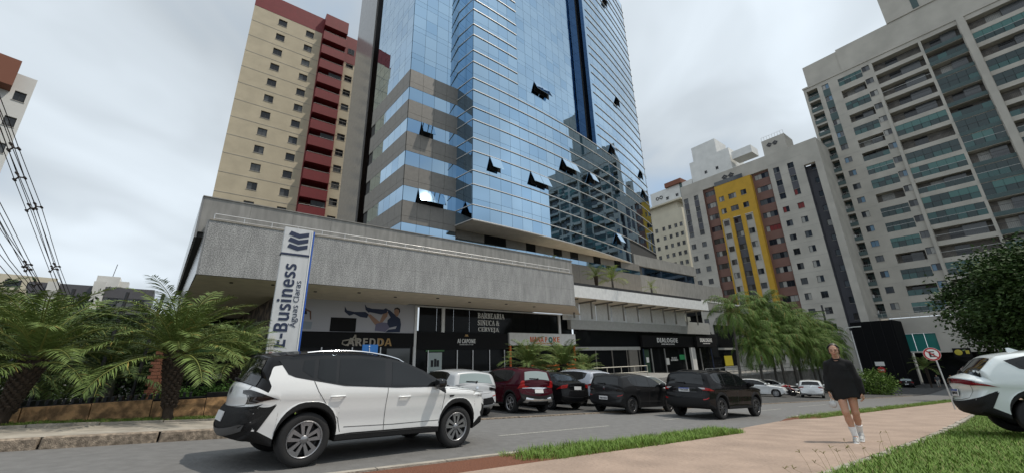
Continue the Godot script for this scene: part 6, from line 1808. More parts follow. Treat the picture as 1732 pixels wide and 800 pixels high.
	palm("young_palm", "dark palm under the glass overhang above the podium railing", g, Vector3(26.6, 8.5, -28.2), 2.0, 1.4, 14, "date", 44)
	# large tree on the right
	var tr := thing("broad_tree", "large dense dark green tree above the parked white crossover", "tree", Vector3(52, ry(52) + 0.1, 2.8))
	var b := MB.new()
	b.tube([Vector3(0, -0.2, 0), Vector3(0.1, 1.6, 0.1), Vector3(-0.1, 3.4, 0), Vector3(0, 5.5, 0)], [0.5, 0.36, 0.32, 0.2], 10)
	for k in 7:
		var a := k * 0.9
		b.tube([Vector3(0, 2.8 + 0.2 * k, 0), Vector3(cos(a) * 1.6, 4.6 + 0.3 * k, sin(a) * 2.0), Vector3(cos(a) * 3.6, 6.0 + 0.5 * (k % 3), sin(a) * 4.6)], [0.22, 0.13, 0.04], 6)
	part("trunk", b, M.bark, tr)
	part("crown", crown_mesh(91, Vector3(5.6, 4.9, 6.6), 5600, 14, 0.34, Color(0.036, 0.066, 0.016), 0.24), leaf_material(), tr, Vector3(0, 7.3, 0))
	bush("roadside_shrub", "bright green shrub beside the stop sign", "shrub", Vector3(66, ry(66), -14.0), Vector3(1.7, 1.4, 1.7), 260, 0.25, Color(0.10, 0.17, 0.03), 95)
	palm("street_palm", "small palm in front of the green windowed base building", "", Vector3(90, ry(90), -12.6), 3.0, 2.4, 22, "date", 51)

# ------------------------------------------------------------------ street furniture, walls, signs, wires, far buildings
func build_wall_and_pond() -> void:
	var root := thing("stone_wall", "low wall faced with orange stone slabs behind the left pavement", "wall")
	mat("orange_stone", Color(0.56, 0.33, 0.155), 0.75, 0, noise_tex("stonen", 0.015, 0.62, 1.0, 6), 0.5, true, tex.bump, 0.3)
	for i in 16:
		var x := -11.8 + i * 1.0
		var y0 := ry(x + 0.5) + 0.14
		var top := 0.60 + 0.02 * sin(i * 2.1) - 0.01 * x
		sbox("stone_slab", Vector3(x + 0.5, (y0 + top) / 2, -12.92 + 0.008 * sin(i * 4.0)), Vector3(0.985, top - y0, 0.08), M.orange_stone, root)
	var b := MB.new(); b.bx(-12, 4.2, -0.2, 0.57, -13.1, -12.965)
	part("core", b, M.joint, root)
	var pond := thing("pond_rim", "dark tiled basin rim with a slatted edge behind the stone wall", "basin")
	b = MB.new()
	b.bx(-14, 0.2, 0.45, 0.62, -13.5, -13.12); b.bx(0.2, 4.2, 0.45, 0.70, -13.5, -13.12)
	part("rim", b, M.black, pond)
	for i in 40: sbox("slat", Vector3(-5.2 + i * 0.13, 0.66, -13.7), Vector3(0.05, 0.12, 0.4), M.dark_metal, pond)
	sbox("basin_floor", Vector3(-6, 0.3, -14.4), Vector3(16, 0.1, 1.7), M.black_gloss, pond)
	# garden ground behind
	b = MB.new(); b.bx(-40, 5.0, -0.5, 0.12, -60, -13.6)
	struct("garden_bed", b, M.lawn_soil)
	# brick pillar, dark menu board and poles under the podium
	var pil := thing("brick_pillar", "reddish brick pillar behind the front date palm", "pillar", Vector3(-0.95, 0.1, -15.6))
	mat("old_brick", Color(0.30, 0.12, 0.07), 0.9, 0, tex.fine, 1.0)
	for i in 18:
		for j in 2: sbox("brick", Vector3(-0.11 + 0.22 * j + (0.03 if i % 2 else -0.03), 0.05 + i * 0.095, 0), Vector3(0.21, 0.085, 0.3), M.old_brick, pil)
	var bd := thing("menu_board", "black advertising board with pale script hanging behind the palm trunk", "board", Vector3(0.55, 0.2, -16.2))
	sbox("board", Vector3(0, 0.85, 0), Vector3(1.7, 1.3, 0.06), M.black, bd)
	sbox("header", Vector3(0, 1.65, 0), Vector3(1.7, 0.3, 0.07), mat("board_green", Color(0.03, 0.10, 0.03), 0.6), bd)
	text("lettering", "La Casa Boutique", 0.26, M.letter_white, bd, Transform3D(Basis(), Vector3(0.05, 0.85, 0.04)), 1.1, false, true)
	for q in [-0.85, 0.85]: sbox("leg", Vector3(q, 0.85, -0.05), Vector3(0.06, 1.9, 0.06), M.dark_metal, bd)
	var fl := thing("banner_post", "white banner post with a red stripe by the menu board", "post", Vector3(1.75, 0.2, -15.9))
	sbox("post", Vector3(0, 1.05, 0), Vector3(0.16, 2.1, 0.08), M.white_paint, fl)
	sbox("stripe", Vector3(0.0, 1.2, 0.045), Vector3(0.10, 0.7, 0.01), mat("stripe_red", Color(0.4, 0.03, 0.03), 0.5), fl)
	for k in 3:
		var ps := thing("steel_post", ["thin dark steel post leftmost behind the wall", "thin dark steel post in the middle behind the wall", "thin dark steel post next to the brick pillar"][k], "post", Vector3([-3.4, -2.3, -1.5][k], 0.1, -16.0))
		b = MB.new(); b.tube([Vector3.ZERO, Vector3(0.18, 3.4, 0)], 0.045, 8); part("pole", b, M.dark_metal, ps)
		sbox("foot", Vector3(0, 0.02, 0), Vector3(0.2, 0.04, 0.2), M.dark_metal, ps)

func build_pylon() -> void:
	var p := thing("sign_pylon", "tall white sign pylon with blue edge reading E-Business", "sign", Vector3(2.22, 0.0, -17.0))
	sbox("panel", Vector3(0, 3.0, 0), Vector3(1.0, 4.78, 0.3), M.sign_white, p)
	sbox("panel", Vector3(0, 5.99, 0), Vector3(1.0, 1.02, 0.3), M.sign_white, p)
	sbox("seam", Vector3(0, 5.435, 0), Vector3(1.06, 0.07, 0.34), M.ink_navy, p)
	sbox("blue_edge", Vector3(0.53, 3.5, 0.02), Vector3(0.06, 5.9, 0.3), M.sign_blue, p)
	sbox("white_edge", Vector3(0.49, 3.5, 0.155), Vector3(0.05, 5.9, 0.03), M.letter_white, p)
	sbox("plinth", Vector3(0, 0.35, 0), Vector3(0.9, 0.7, 0.26), M.dark_metal, p)
	var up := Basis(Vector3.BACK, PI / 2)
	text("lettering", "E-Business", 0.50, M.ink_navy, p, Transform3D(up, Vector3(-0.17, 3.52, 0.155)), 3.1)
	text("lettering", "Águas Claras", 0.30, M.ink_navy, p, Transform3D(up, Vector3(0.22, 3.55, 0.155)), 1.75, false)
	for k in 3:
		var b := MB.new()
		b.prism(PackedVector2Array([Vector2(-0.36, 0.02), Vector2(-0.30, 0.14), Vector2(0.0, 0.06), Vector2(0.34, 0.16), Vector2(0.34, 0.0), Vector2(0.0, -0.12), Vector2(-0.36, -0.02)]), 0, 0.012, Transform3D(Basis(), Vector3(0.02, 5.72 + k * 0.25, 0.15)))
		part("chevron", b, M.ink_navy, p)

func build_signs() -> void:
	var x := 28.0; var z := -3.45
	var gy := ny(x, z)
	var s := thing("no_parking_sign", "round no parking sign with red ring and slashed letter E", "sign", Vector3(x, gy, z))
	s.basis = Basis(Vector3(0, 0, 1), Vector3(0, 1, 0), Vector3(-1, 0, 0)) * Basis(Vector3.BACK, 0.04)   # faces back along the road
	var b := MB.new(); b.tube([Vector3(0.06, 0, -0.03), Vector3(0.06, 2.6, -0.03)], 0.03, 8); part("pole", b, M.alu, s)
	var disc := func(r0: float, r1: float, m: Material, k: float, nm: String):
		var q := MB.new(); q.lathe([Vector2(r0, 0), Vector2(r1, 0), Vector2(r1, 0.008), Vector2(r0, 0.008)], Vector3(0, 2.45, k), Basis(Vector3.RIGHT, PI / 2), 36); part(nm, q, m, s)
	var red := mat("traffic_red", Color(0.45, 0.02, 0.025), 0.4)
	disc.call(0.001, 0.305, M.letter_white, 0.0, "disc"); disc.call(0.235, 0.295, red, 0.006, "red_ring")
	text("letter", "E", 0.27, M.ink, s, Transform3D(Basis(), Vector3(0, 2.45, 0.012)), 0.2, true, false, 0.006)
	sbox("slash", Vector3(0, 2.45, 0.024), Vector3(0.5, 0.05, 0.006), red, s, Basis(Vector3.BACK, -PI / 4))
	# stop sign far away
	s = thing("stop_sign", "small red stop sign under a white plate near the black hoarding", "sign", Vector3(75, ry(75), -14.9))
	s.basis = Basis(Vector3(0, 0, 1), Vector3(0, 1, 0), Vector3(-1, 0, 0))
	b = MB.new(); b.tube([Vector3(0, 0, -0.05), Vector3(0, 3.9, -0.05)], 0.05, 6); part("pole", b, M.alu, s)
	var oc := PackedVector2Array()
	for k in 8: oc.append(Vector2(cos(TAU * (k + 0.5) / 8), sin(TAU * (k + 0.5) / 8)) * 0.46)
	b = MB.new(); b.prism(oc, 0, 0.02, Transform3D(Basis(), Vector3(0, 2.9, 0))); part("octagon", b, red, s)
	text("lettering", "PARE", 0.2, M.letter_white, s, Transform3D(Basis(), Vector3(0, 2.9, 0.022)), 0.6)
	sbox("plate", Vector3(0, 3.72, 0), Vector3(1.0, 0.55, 0.03), M.letter_white, s)
	# blue accessible parking sign seen above the car roof
	s = thing("accessible_parking_sign", "blue accessible parking sign above the white crossover's roof", "sign", Vector3(5.75, -0.3, -18.0))
	b = MB.new(); b.tube([Vector3(0, 0, -0.03), Vector3(0, 2.35, -0.03)], 0.03, 8); part("pole", b, M.alu, s)
	sbox("plate", Vector3(0, 2.1, 0), Vector3(0.68, 0.62, 0.02), M.sign_blue_bright, s)
	b = MB.new()
	b.tube([Vector3(-0.04, 2.27, 0.015), Vector3(-0.02, 2.07, 0.015), Vector3(0.10, 2.05, 0.015), Vector3(0.15, 1.93, 0.015)], 0.018, 6)
	b.lathe([Vector2(0.09, 0), Vector2(0.12, 0), Vector2(0.12, 0.01), Vector2(0.09, 0.01)], Vector3(0.0, 1.98, 0.012), Basis(Vector3.RIGHT, PI / 2), 18)
	b.lathe([Vector2(0.001, 0), Vector2(0.03, 0), Vector2(0.03, 0.01), Vector2(0.001, 0.01)], Vector3(-0.04, 2.33, 0.012), Basis(Vector3.RIGHT, PI / 2), 10)
	part("symbol", b, M.letter_white, s)
	# lamp post
	var lp := thing("lamp_post", "white lamp post with a curved arm by the black hoarding", "lamp post", Vector3(73, ry(73), -16.6))
	b = MB.new(); b.tube([Vector3(0, 0, 0), Vector3(0, 8.2, 0)], [0.14, 0.08], 8); part("pole", b, M.white_paint, lp)
	b = MB.new(); b.tube([Vector3(0, 6.6, 0), Vector3(0, 7.9, -0.9), Vector3(0, 8.6, -0.4), Vector3(0, 8.7, 0.5)], 0.07, 6); part("arm", b, M.white_paint, lp)
	sbox("lamp_head", Vector3(0, 8.7, 0.8), Vector3(0.3, 0.12, 0.8), M.white_paint, lp)
	# utility pole with a transformer behind the palms
	var up := thing("utility_pole", "dark utility pole in front of the yellow banded block", "pole", Vector3(76, ry(76), -20.0))
	b = MB.new(); b.tube([Vector3.ZERO, Vector3(0, 12.5, 0)], [0.2, 0.13], 8); part("pole", b, M.dark_metal, up)
	sbox("crossarm", Vector3(0, 11.6, 0), Vector3(0.12, 0.14, 2.0), M.dark_metal, up)
	sbox("transformer", Vector3(-0.5, 9.4, 0.3), Vector3(0.7, 1.1, 0.7), M.dark_metal, up)

func build_wires() -> void:
	# overhead bundles running away on the left, with spacers
	var data := [
		["overhead cable bundle highest at the left edge", [[9.42, -20.42], [8.65, -22.77], [8.02, -24.81], [6.38, -30.0], [4.94, -34.53]], 3, 0.16],
		["second overhead cable bundle just right of the highest one", [[9.9, -19.6], [9.33, -21.47], [8.26, -25.35], [6.57, -30.2], [5.17, -35.06]], 3, 0.15],
		["overhead cable bundle crossing in front of the cream building", [[6.92, -22.79], [5.9, -26.46], [5.35, -28.43], [4.6, -32.0]], 3, 0.14],
		["lower overhead cable bundle below the others", [[6.45, -23.23], [5.74, -26.78], [5.03, -30.18], [4.4, -33.5]], 2, 0.10],
		["lowest telephone cables at the left edge", [[5.6, -24.0], [4.71, -29.0], [4.2, -33.0]], 3, 0.18]]
	for q in data:
		var root := thing("cable_bundle", q[0], "cables", Vector3.ZERO, 0.0, "overhead cables on the left")
		var key: Array = q[1]
		# continue to both sides beyond what is seen
		var first := Vector3(-7, key[0][0] + 1.6, key[0][1] + 6.0); var last := Vector3(-7, key[key.size() - 1][0] - 0.5, key[key.size() - 1][1] - 9.0)
		for w in q[2]:
			var c := Curve3D.new()
			var o := Vector3(cos(w * 2.1) * q[3], sin(w * 2.1) * q[3], 0)
			c.add_point(first + o)
			for k in key: c.add_point(Vector3(-7, k[0], k[1]) + o)
			c.add_point(last + o)
			var pts := []
			for k in c.point_count - 1:
				for j in 4: pts.append(c.get_point_position(k).lerp(c.get_point_position(k + 1), j / 4.0))
			pts.append(c.get_point_position(c.point_count - 1))
			var b := MB.new(); b.tube(pts, 0.013, 5); part("cable", b, M.cable, root)
		for k in range(1, key.size()):
			var b := MB.new()
			var at := Vector3(-7, key[k][0], key[k][1])
			for w in 3: b.tube([at, at + Vector3(cos(w * 2.1) * q[3], sin(w * 2.1) * q[3], 0)], 0.03, 5)
			for w in 3: b.tube([at + Vector3(cos(w * 2.1) * q[3], sin(w * 2.1) * q[3], -0.09), at + Vector3(cos(w * 2.1) * q[3], sin(w * 2.1) * q[3], 0.09)], 0.045, 6)
			part("spacer", b, M.cable, root)

func grid_block(called: String, label: String, at: Vector3, turn: float, w: float, h: float, d: float, wall: Material, cols: Array, rows: Array, ww: float, wh: float, panes: Array) -> Node3D:
	var root := thing(called, label, "building", at, turn)
	var holes := []
	for c in cols:
		for y in rows: holes.append([c - ww / 2, c + ww / 2, y - wh / 2, y + wh / 2])
	var b := MB.new()
	facade(b, -w / 2, w / 2, -4, h, holes, 0.25, Transform3D())
	b.quad(Vector3(w / 2, -4, 0), Vector3(w / 2, -4, -d), Vector3(w / 2, h, -d), Vector3(w / 2, h, 0))
	b.quad(Vector3(-w / 2, -4, -d), Vector3(-w / 2, -4, 0), Vector3(-w / 2, h, 0), Vector3(-w / 2, h, -d))
	b.quad(Vector3(-w / 2, h, 0), Vector3(w / 2, h, 0), Vector3(w / 2, h, -d), Vector3(-w / 2, h, -d))
	part("wall", b, wall, root)
	for c in cols:
		for y in rows: window(root, Transform3D(), c, y, ww, wh, 0.25, 2, M.frame_dark, panes)
	return root
func build_far_blocks() -> void:
	rng.seed = 71
	mat("white_wall", Color(0.72, 0.72, 0.70), 0.85, 0, tex.soft, 0.05)
	mat("cream_wall", Color(0.62, 0.57, 0.45), 0.85, 0, tex.soft, 0.05)
	mat("charcoal", Color(0.11, 0.11, 0.125), 0.8, 0, tex.soft, 0.05)
	mat("terracotta", Color(0.20, 0.075, 0.045), 0.8)
	# left: charcoal block with ribbon windows; white stair towers
	var D := 105.0
	var az := deg_to_rad(-9.6)
	var c := Vector3(sin(az) * D, 0, -cos(az) * D)
	var root := thing("ribbon_block", "charcoal office block with ribbon windows and pale stair towers on the far left", "building", c, -az * 0.4)
	var b := MB.new()
	for i in 5:
		var y0 := -2.0 + i * 3.5
		sbox("spandrel", Vector3(-0.2, y0 + 2.8, 0), Vector3(15.6, 1.9, 8), M.charcoal, root)
		for k in 13: sbox("ribbon_pane", Vector3(-7.3 + k * 1.2, y0 + 1.05, 3.85), Vector3(1.12, 1.6, 0.06), M.win_grey if (k + i) % 3 else M.win_dark, root)
		sbox("floor_slab", Vector3(-0.2, y0 + 1.05, 0), Vector3(15.2, 1.62, 7.5), M.charcoal, root)
	sbox("stair_tower", Vector3(-5.2, 7.6, 4.2), Vector3(1.3, 16.6, 1.0), M.white_wall, root)
	sbox("stair_tower", Vector3(0.2, 7.9, 4.2), Vector3(1.5, 17.2, 1.0), M.white_wall, root)
	sbox("roof_tank", Vector3(0.9, 16.6, 1.0), Vector3(3.0, 2.6, 3.0), M.white_wall, root)
	sbox("roof_tank", Vector3(3.0, 16.2, 1.0), Vector3(1.4, 2.0, 2.0), M.white_wall, root)
	b = MB.new(); b.tube([Vector3(1.2, 17.8, 1), Vector3(1.4, 20.5, 1)], 0.05, 4); part("antenna", b, M.dark_metal, root)
	# cream block left of it
	az = deg_to_rad(-15.4); D = 118.0
	var rows := []
	for i in 7: rows.append(17.2 - i * 2.7)
	var cb := grid_block("cream_block", "cream apartment block with dark balconies at the far left edge", Vector3(sin(az) * D, 0, -cos(az) * D), 0.25, 11.5, 19.0, 10, M.cream_wall, [-4.0, -2.0, 2.6, 4.4], rows, 1.0, 1.2, [M.win_dark, M.win_grey])
	for y in rows:
		sbox("balcony_dark_panel", Vector3(0.4, y, 0.02), Vector3(2.0, 1.6, 0.08), M.win_dark, cb); sbox("balcony_rail", Vector3(0.4, y - 0.9, 0.35), Vector3(2.2, 0.5, 0.6), M.cream_wall, cb)  # flat dark panel behind each balcony rail, proud of the wall
	# white tower at the very left, cut by the frame
	az = deg_to_rad(-21.7); D = 62.0
	rows = []
	for i in 9: rows.append(29.0 - i * 3.0)
	var wt := grid_block("white_tower", "white apartment tower with terracotta balcony roof at the top left edge", Vector3(sin(az) * D, 0, -cos(az) * D), 0.33, 7.6, 31.5, 10, M.white_wall, [-1.8, 0.9, 3.1], rows, 0.8, 1.1, [M.win_dark, M.win_dark, M.win_grey])
	b = MB.new(); b.bx(-0.2, 2.4, 29.2, 32.2, 0.0, 1.6); part("terracotta_hood", b, M.terracotta, wt)
	for i in 8: sbox("balcony", Vector3(1.2, 26.6 - i * 3.0, 0.5), Vector3(1.6, 1.0, 1.0), M.win_grey, wt)
	# right: white and cream blocks between the office tower and the yellow block
	rows = []
	for i in 12: rows.append(40.3 - i * 3.0)
	var tr := frame_x(118, 0)
	var mk := func(called: String, label: String, X: float, z0: float, z1: float, top: float, wall: Material, cols: Array, ys: Array, ww: float):
		var r := thing(called, label, "building")
		var t := frame_x(X, 0)
		var holes := []
		for u in cols:
			for y in ys: holes.append([u - ww / 2, u + ww / 2, y - 0.62, y + 0.62])
		var m := MB.new()
		facade(m, z0, z1, -6, top, holes, 0.2, t)
		m.quad(Vector3(X, -6, z1), Vector3(X + 12, -6, z1), Vector3(X + 12, top, z1), Vector3(X, top, z1))
		m.quad(Vector3(X + 12, -6, z0), Vector3(X, -6, z0), Vector3(X, top, z0), Vector3(X + 12, top, z0))
		part("wall", m, wall, r)
		for u in cols:
			for y in ys: window(r, t, u, y, ww, 1.24, 0.2, 2, M.frame_dark, [M.win_dark, M.win_dark, M.win_grey])
		return r
	var r1: Node3D = mk.call("cream_tower", "cream block with small square windows and black balconies beside the glass tower", 112.0, -71.5, -58.6, 45.6, M.cream_wall, [-70.4, -68.2, -65.6, -63.5, -61.4, -59.6], rows, 1.0)
	b = MB.new(); b.bx(112.4, 120, 45.6, 48.0, -70.5, -60.0); b.bx(111.2, 121, 48.0, 48.5, -72.2, -58.0); part("roof_house", b, M.cream_wall, r1)
	b = MB.new()
	for i in 9:
		var y := 21.0 - i * 3.0
		b.bx(109.8, 112, y, y + 0.2, -61.4, -56.0); b.bx(109.8, 109.9, y + 0.2, y + 1.2, -61.4, -56.0)
	b.bx(111.9, 112.1, -6, 23, -61.4, -56.0)
	part("black_balconies", b, M.black_matte, r1)
	var r2: Node3D = mk.call("white_block", "tall white block with a square crown rising behind the grey yellow block", 150.0, -72.0, -56.0, 78.0, M.white_wall, [-66.0, -61.5], [71.5, 66.0, 60.0], 1.1)
	var ra := MB.new(); ra.bx(150.5, 160, 78, 84.5, -70.4, -60.6); part("crown", ra, M.white_wall, r2)
	var r3: Node3D = mk.call("white_block", "white block with a green stripe behind the cream block", 150.0, -92.0, -72.2, 71.0, M.white_wall, [-84.0, -79.5, -75.0], [66.5, 62.5, 58.5], 1.3)
	b = MB.new(); b.bx(149.0, 156, 71, 73.0, -84, -76.5); part("roof_canopy", b, M.terracotta, r3)
	sbox("green_stripe", Vector3(149.9, 55, -77.2), Vector3(0.2, 32, 1.0), M.teal_wall, r3)
	b = MB.new()
	for k in [-0.9, 0.9]: b.lathe([Vector2(0.5, 0), Vector2(0.8, 0), Vector2(0.8, 0.1), Vector2(0.5, 0.1)], Vector3(149.9, 67.8, -87.8 + k), Basis(Vector3.BACK, PI / 2), 14)
	part("ring_emblem", b, M.logo_grey, r3)
	sbox("far_crown", Vector3(152, 73.5, -51.5), Vector3(6, 3, 7), M.white_wall, r2)

func build_railings() -> void:
	mat("rail_cream", Color(0.5, 0.46, 0.38), 0.6)
	var defs := [["ramp_railing", "cream ramp railing left of the glass shopfront", 22.0, 28.5, -19.9, -0.35, M.rail_cream], ["ramp_railing", "white double ramp railing in front of the black hair salon", 39.0, 53.0, -20.7, -0.95, M.alu], ["terrace_railing", "dark terrace railing behind the feathery palms", 55.0, 83.0, -21.0, -1.0, M.alu]]
	for d in defs:
		var r := thing(d[0], d[1], "railing")
		for y in [0.5, 0.95]:
			var b := MB.new(); b.tube([Vector3(d[2], d[5] + y, d[4]), Vector3(d[3], d[5] + y, d[4])], 0.035, 6); part("rail", b, d[6], r)
		var n := int((d[3] - d[2]) / 1.4)
		for i in n + 1:
			var b := MB.new(); var x := lerpf(d[2], d[3], float(i) / n); b.tube([Vector3(x, d[5] - 0.02, d[4]), Vector3(x, d[5] + 0.97, d[4])], 0.03, 6); part("post", b, d[6], r)
	var w := thing("retaining_wall", "grey retaining wall with railing behind the far parked cars", "wall")
	for i in 16: sbox("block", Vector3(53.0 + i * 2.0 + 1.0, -3.0, -20.6), Vector3(1.98, 4.2, 0.2), M.concrete_grey, w)

# ------------------------------------------------------------------ people
# tapered capsules joined with a smooth minimum, meshed as surface nets
func field(caps: Array, k: float, p: Vector3) -> float:
	var d := 10.0
	for c in caps:
		var a: Vector3 = c[0]; var ab: Vector3 = c[1] - a
		var t := clampf((p - a).dot(ab) / maxf(ab.length_squared(), 1e-6), 0.0, 1.0)
		var q := p - a - ab * t
		if c.size() > 4: q = Vector3(q.x / c[4].x, q.y / c[4].y, q.z / c[4].z)
		var e: float = q.length() - lerpf(c[2], c[3], t)
		if e > 0.25 and d > 9.0: d = minf(d, e); continue
		var h := clampf(0.5 + 0.5 * (d - e) / k, 0.0, 1.0)
		d = lerpf(d, e, h) - k * h * (1.0 - h)
	return d
func nets(b: MB, caps: Array, k: float, cell: float, cut_lo := -1e9, cut_hi := 1e9, shell = null) -> void:
	var lo := Vector3.ONE * 1e9; var hi := -lo
	for c in caps:
		var r: float = maxf(c[2], c[3]) * 1.3 + 0.03
		for q in [c[0], c[1]]:
			lo = lo.min(q - Vector3.ONE * r); hi = hi.max(q + Vector3.ONE * r)
	lo.y = maxf(lo.y, cut_lo - cell * 2); hi.y = minf(hi.y, cut_hi + cell * 2)
	var n := Vector3i(((hi - lo) / cell).ceil()) + Vector3i.ONE * 2
	var F := PackedFloat32Array(); F.resize(n.x * n.y * n.z)
	var i := 0
	for z in n.z:
		for y in n.y:
			for x in n.x:
				var p := lo + Vector3(x, y, z) * cell
				var d := field(caps, k, p)
				d = maxf(d, maxf(cut_lo - p.y, p.y - cut_hi))
				if shell != null: d = shell.call(d, p)
				F[i] = d; i += 1
	var V := {}
	var sx := 1; var sy := n.x; var sz := n.x * n.y
	var P := PackedVector3Array(); var N := PackedVector3Array()
	for z in n.z - 1:
		for y in n.y - 1:
			for x in n.x - 1:
				var at := x + y * sy + z * sz
				var s := Vector3.ZERO; var m := 0
				for e in [[0, 1], [0, sy], [0, sz], [1, 1 + sy], [1, 1 + sz], [sy, sy + 1], [sy, sy + sz], [sz, sz + 1], [sz, sz + sy], [1 + sy, 1 + sy + sz], [1 + sz, 1 + sy + sz], [sy + sz, 1 + sy + sz]]:
					var fa := F[at + e[0]]; var fb := F[at + e[1]]
					if (fa < 0) == (fb < 0): continue
					var t := fa / (fa - fb)
					var pa := Vector3(e[0] % sy % 2, (e[0] / sy) % n.y, e[0] / sz) if false else corner(e[0], sy, sz)
					s += pa.lerp(corner(e[1], sy, sz), t); m += 1
				if m == 0: continue
				V[at] = P.size()
				P.append(lo + (Vector3(x, y, z) + s / m) * cell)
				var g := Vector3(F[at + 1] - F[at], F[at + sy] - F[at], F[at + sz] - F[at])
				N.append(g)
	var base := b.v.size()
	var acc := PackedVector3Array(); acc.resize(P.size())
	var T := PackedInt32Array()
	for at in V:
		var x: int = at % sy; var y: int = (at / sy) % n.y; var z: int = at / sz
		for ax in 3:
			var st: int = [1, sy, sz][ax]; var u: int = [sy, sz, 1][ax]; var w: int = [sz, 1, sy][ax]
			var fa := F[at]; var fb := F[at + st]
			if (fa < 0) == (fb < 0): continue
			if not (V.has(at - u) and V.has(at - w) and V.has(at - u - w)): continue
			var q := [V[at], V[at - u], V[at - u - w], V[at - w]]
			if fa < 0: q.reverse()
			# normals from geometry
			var f := (P[q[1]] - P[q[0]]).cross(P[q[2]] - P[q[0]])
			for m in q: acc[m] += f
			T.append_array([q[0], q[1], q[2], q[0], q[2], q[3]])
	for m in P.size(): b.vert(P[m], acc[m].normalized())
	# decide the sign once: the field grows outwards
	var sgn := 0.0
	for m in P.size(): sgn += acc[m].dot(N[m])
	for m in range(0, T.size(), 3):
		if sgn > 0: b.ix.append_array([base + T[m], base + T[m + 2], base + T[m + 1]])
		else: b.ix.append_array([base + T[m], base + T[m + 1], base + T[m + 2]])
	if sgn < 0:
		for m in P.size(): b.n[base + m] = -b.n[base + m]
func corner(o: int, sy: int, sz: int) -> Vector3:
	return Vector3(1 if o in [1, 1 + sy, 1 + sz, 1 + sy + sz] else 0, 1 if o in [sy, 1 + sy, sy + sz, 1 + sy + sz] else 0, 1 if o in [sz, 1 + sz, sy + sz, 1 + sy + sz] else 0)

func hand_caps(wrist: Vector3, down: Vector3, palm_n: Vector3, thumb: Vector3) -> Array:
	# down: towards the fingertips; palm_n: the way the palm faces; thumb: side of the thumb
	var C := []
	var k := wrist + down * 0.085
	for i in 4: C.append([wrist + down * 0.012 + thumb * (0.020 - 0.013 * i), k + thumb * (0.030 - 0.020 * i), 0.013, 0.0115])
	var ln := [0.066, 0.074, 0.068, 0.052]
	for i in 4:
		var root := k + thumb * (0.030 - 0.020 * i)
		var a: Vector3 = root + (down * 0.9 + palm_n * 0.3).normalized() * ln[i] * 0.5
		var b2: Vector3 = a + (down * 0.72 + palm_n * 0.65).normalized() * ln[i] * 0.34
		var c2: Vector3 = b2 + (down * 0.35 + palm_n * 0.9).normalized() * ln[i] * 0.25
		C.append([root, a, 0.010, 0.009]); C.append([a, b2, 0.009, 0.0085]); C.append([b2, c2, 0.0085, 0.0075])
	var t0 := wrist + down * 0.025 + thumb * 0.028
	var t1 := t0 + (down * 0.75 + thumb * 0.6 + palm_n * 0.3).normalized() * 0.042
	var t2 := t1 + (down * 0.9 + thumb * 0.1 + palm_n * 0.4).normalized() * 0.032
	C.append([t0, t1, 0.013, 0.011]); C.append([t1, t2, 0.0105, 0.009])
	return C

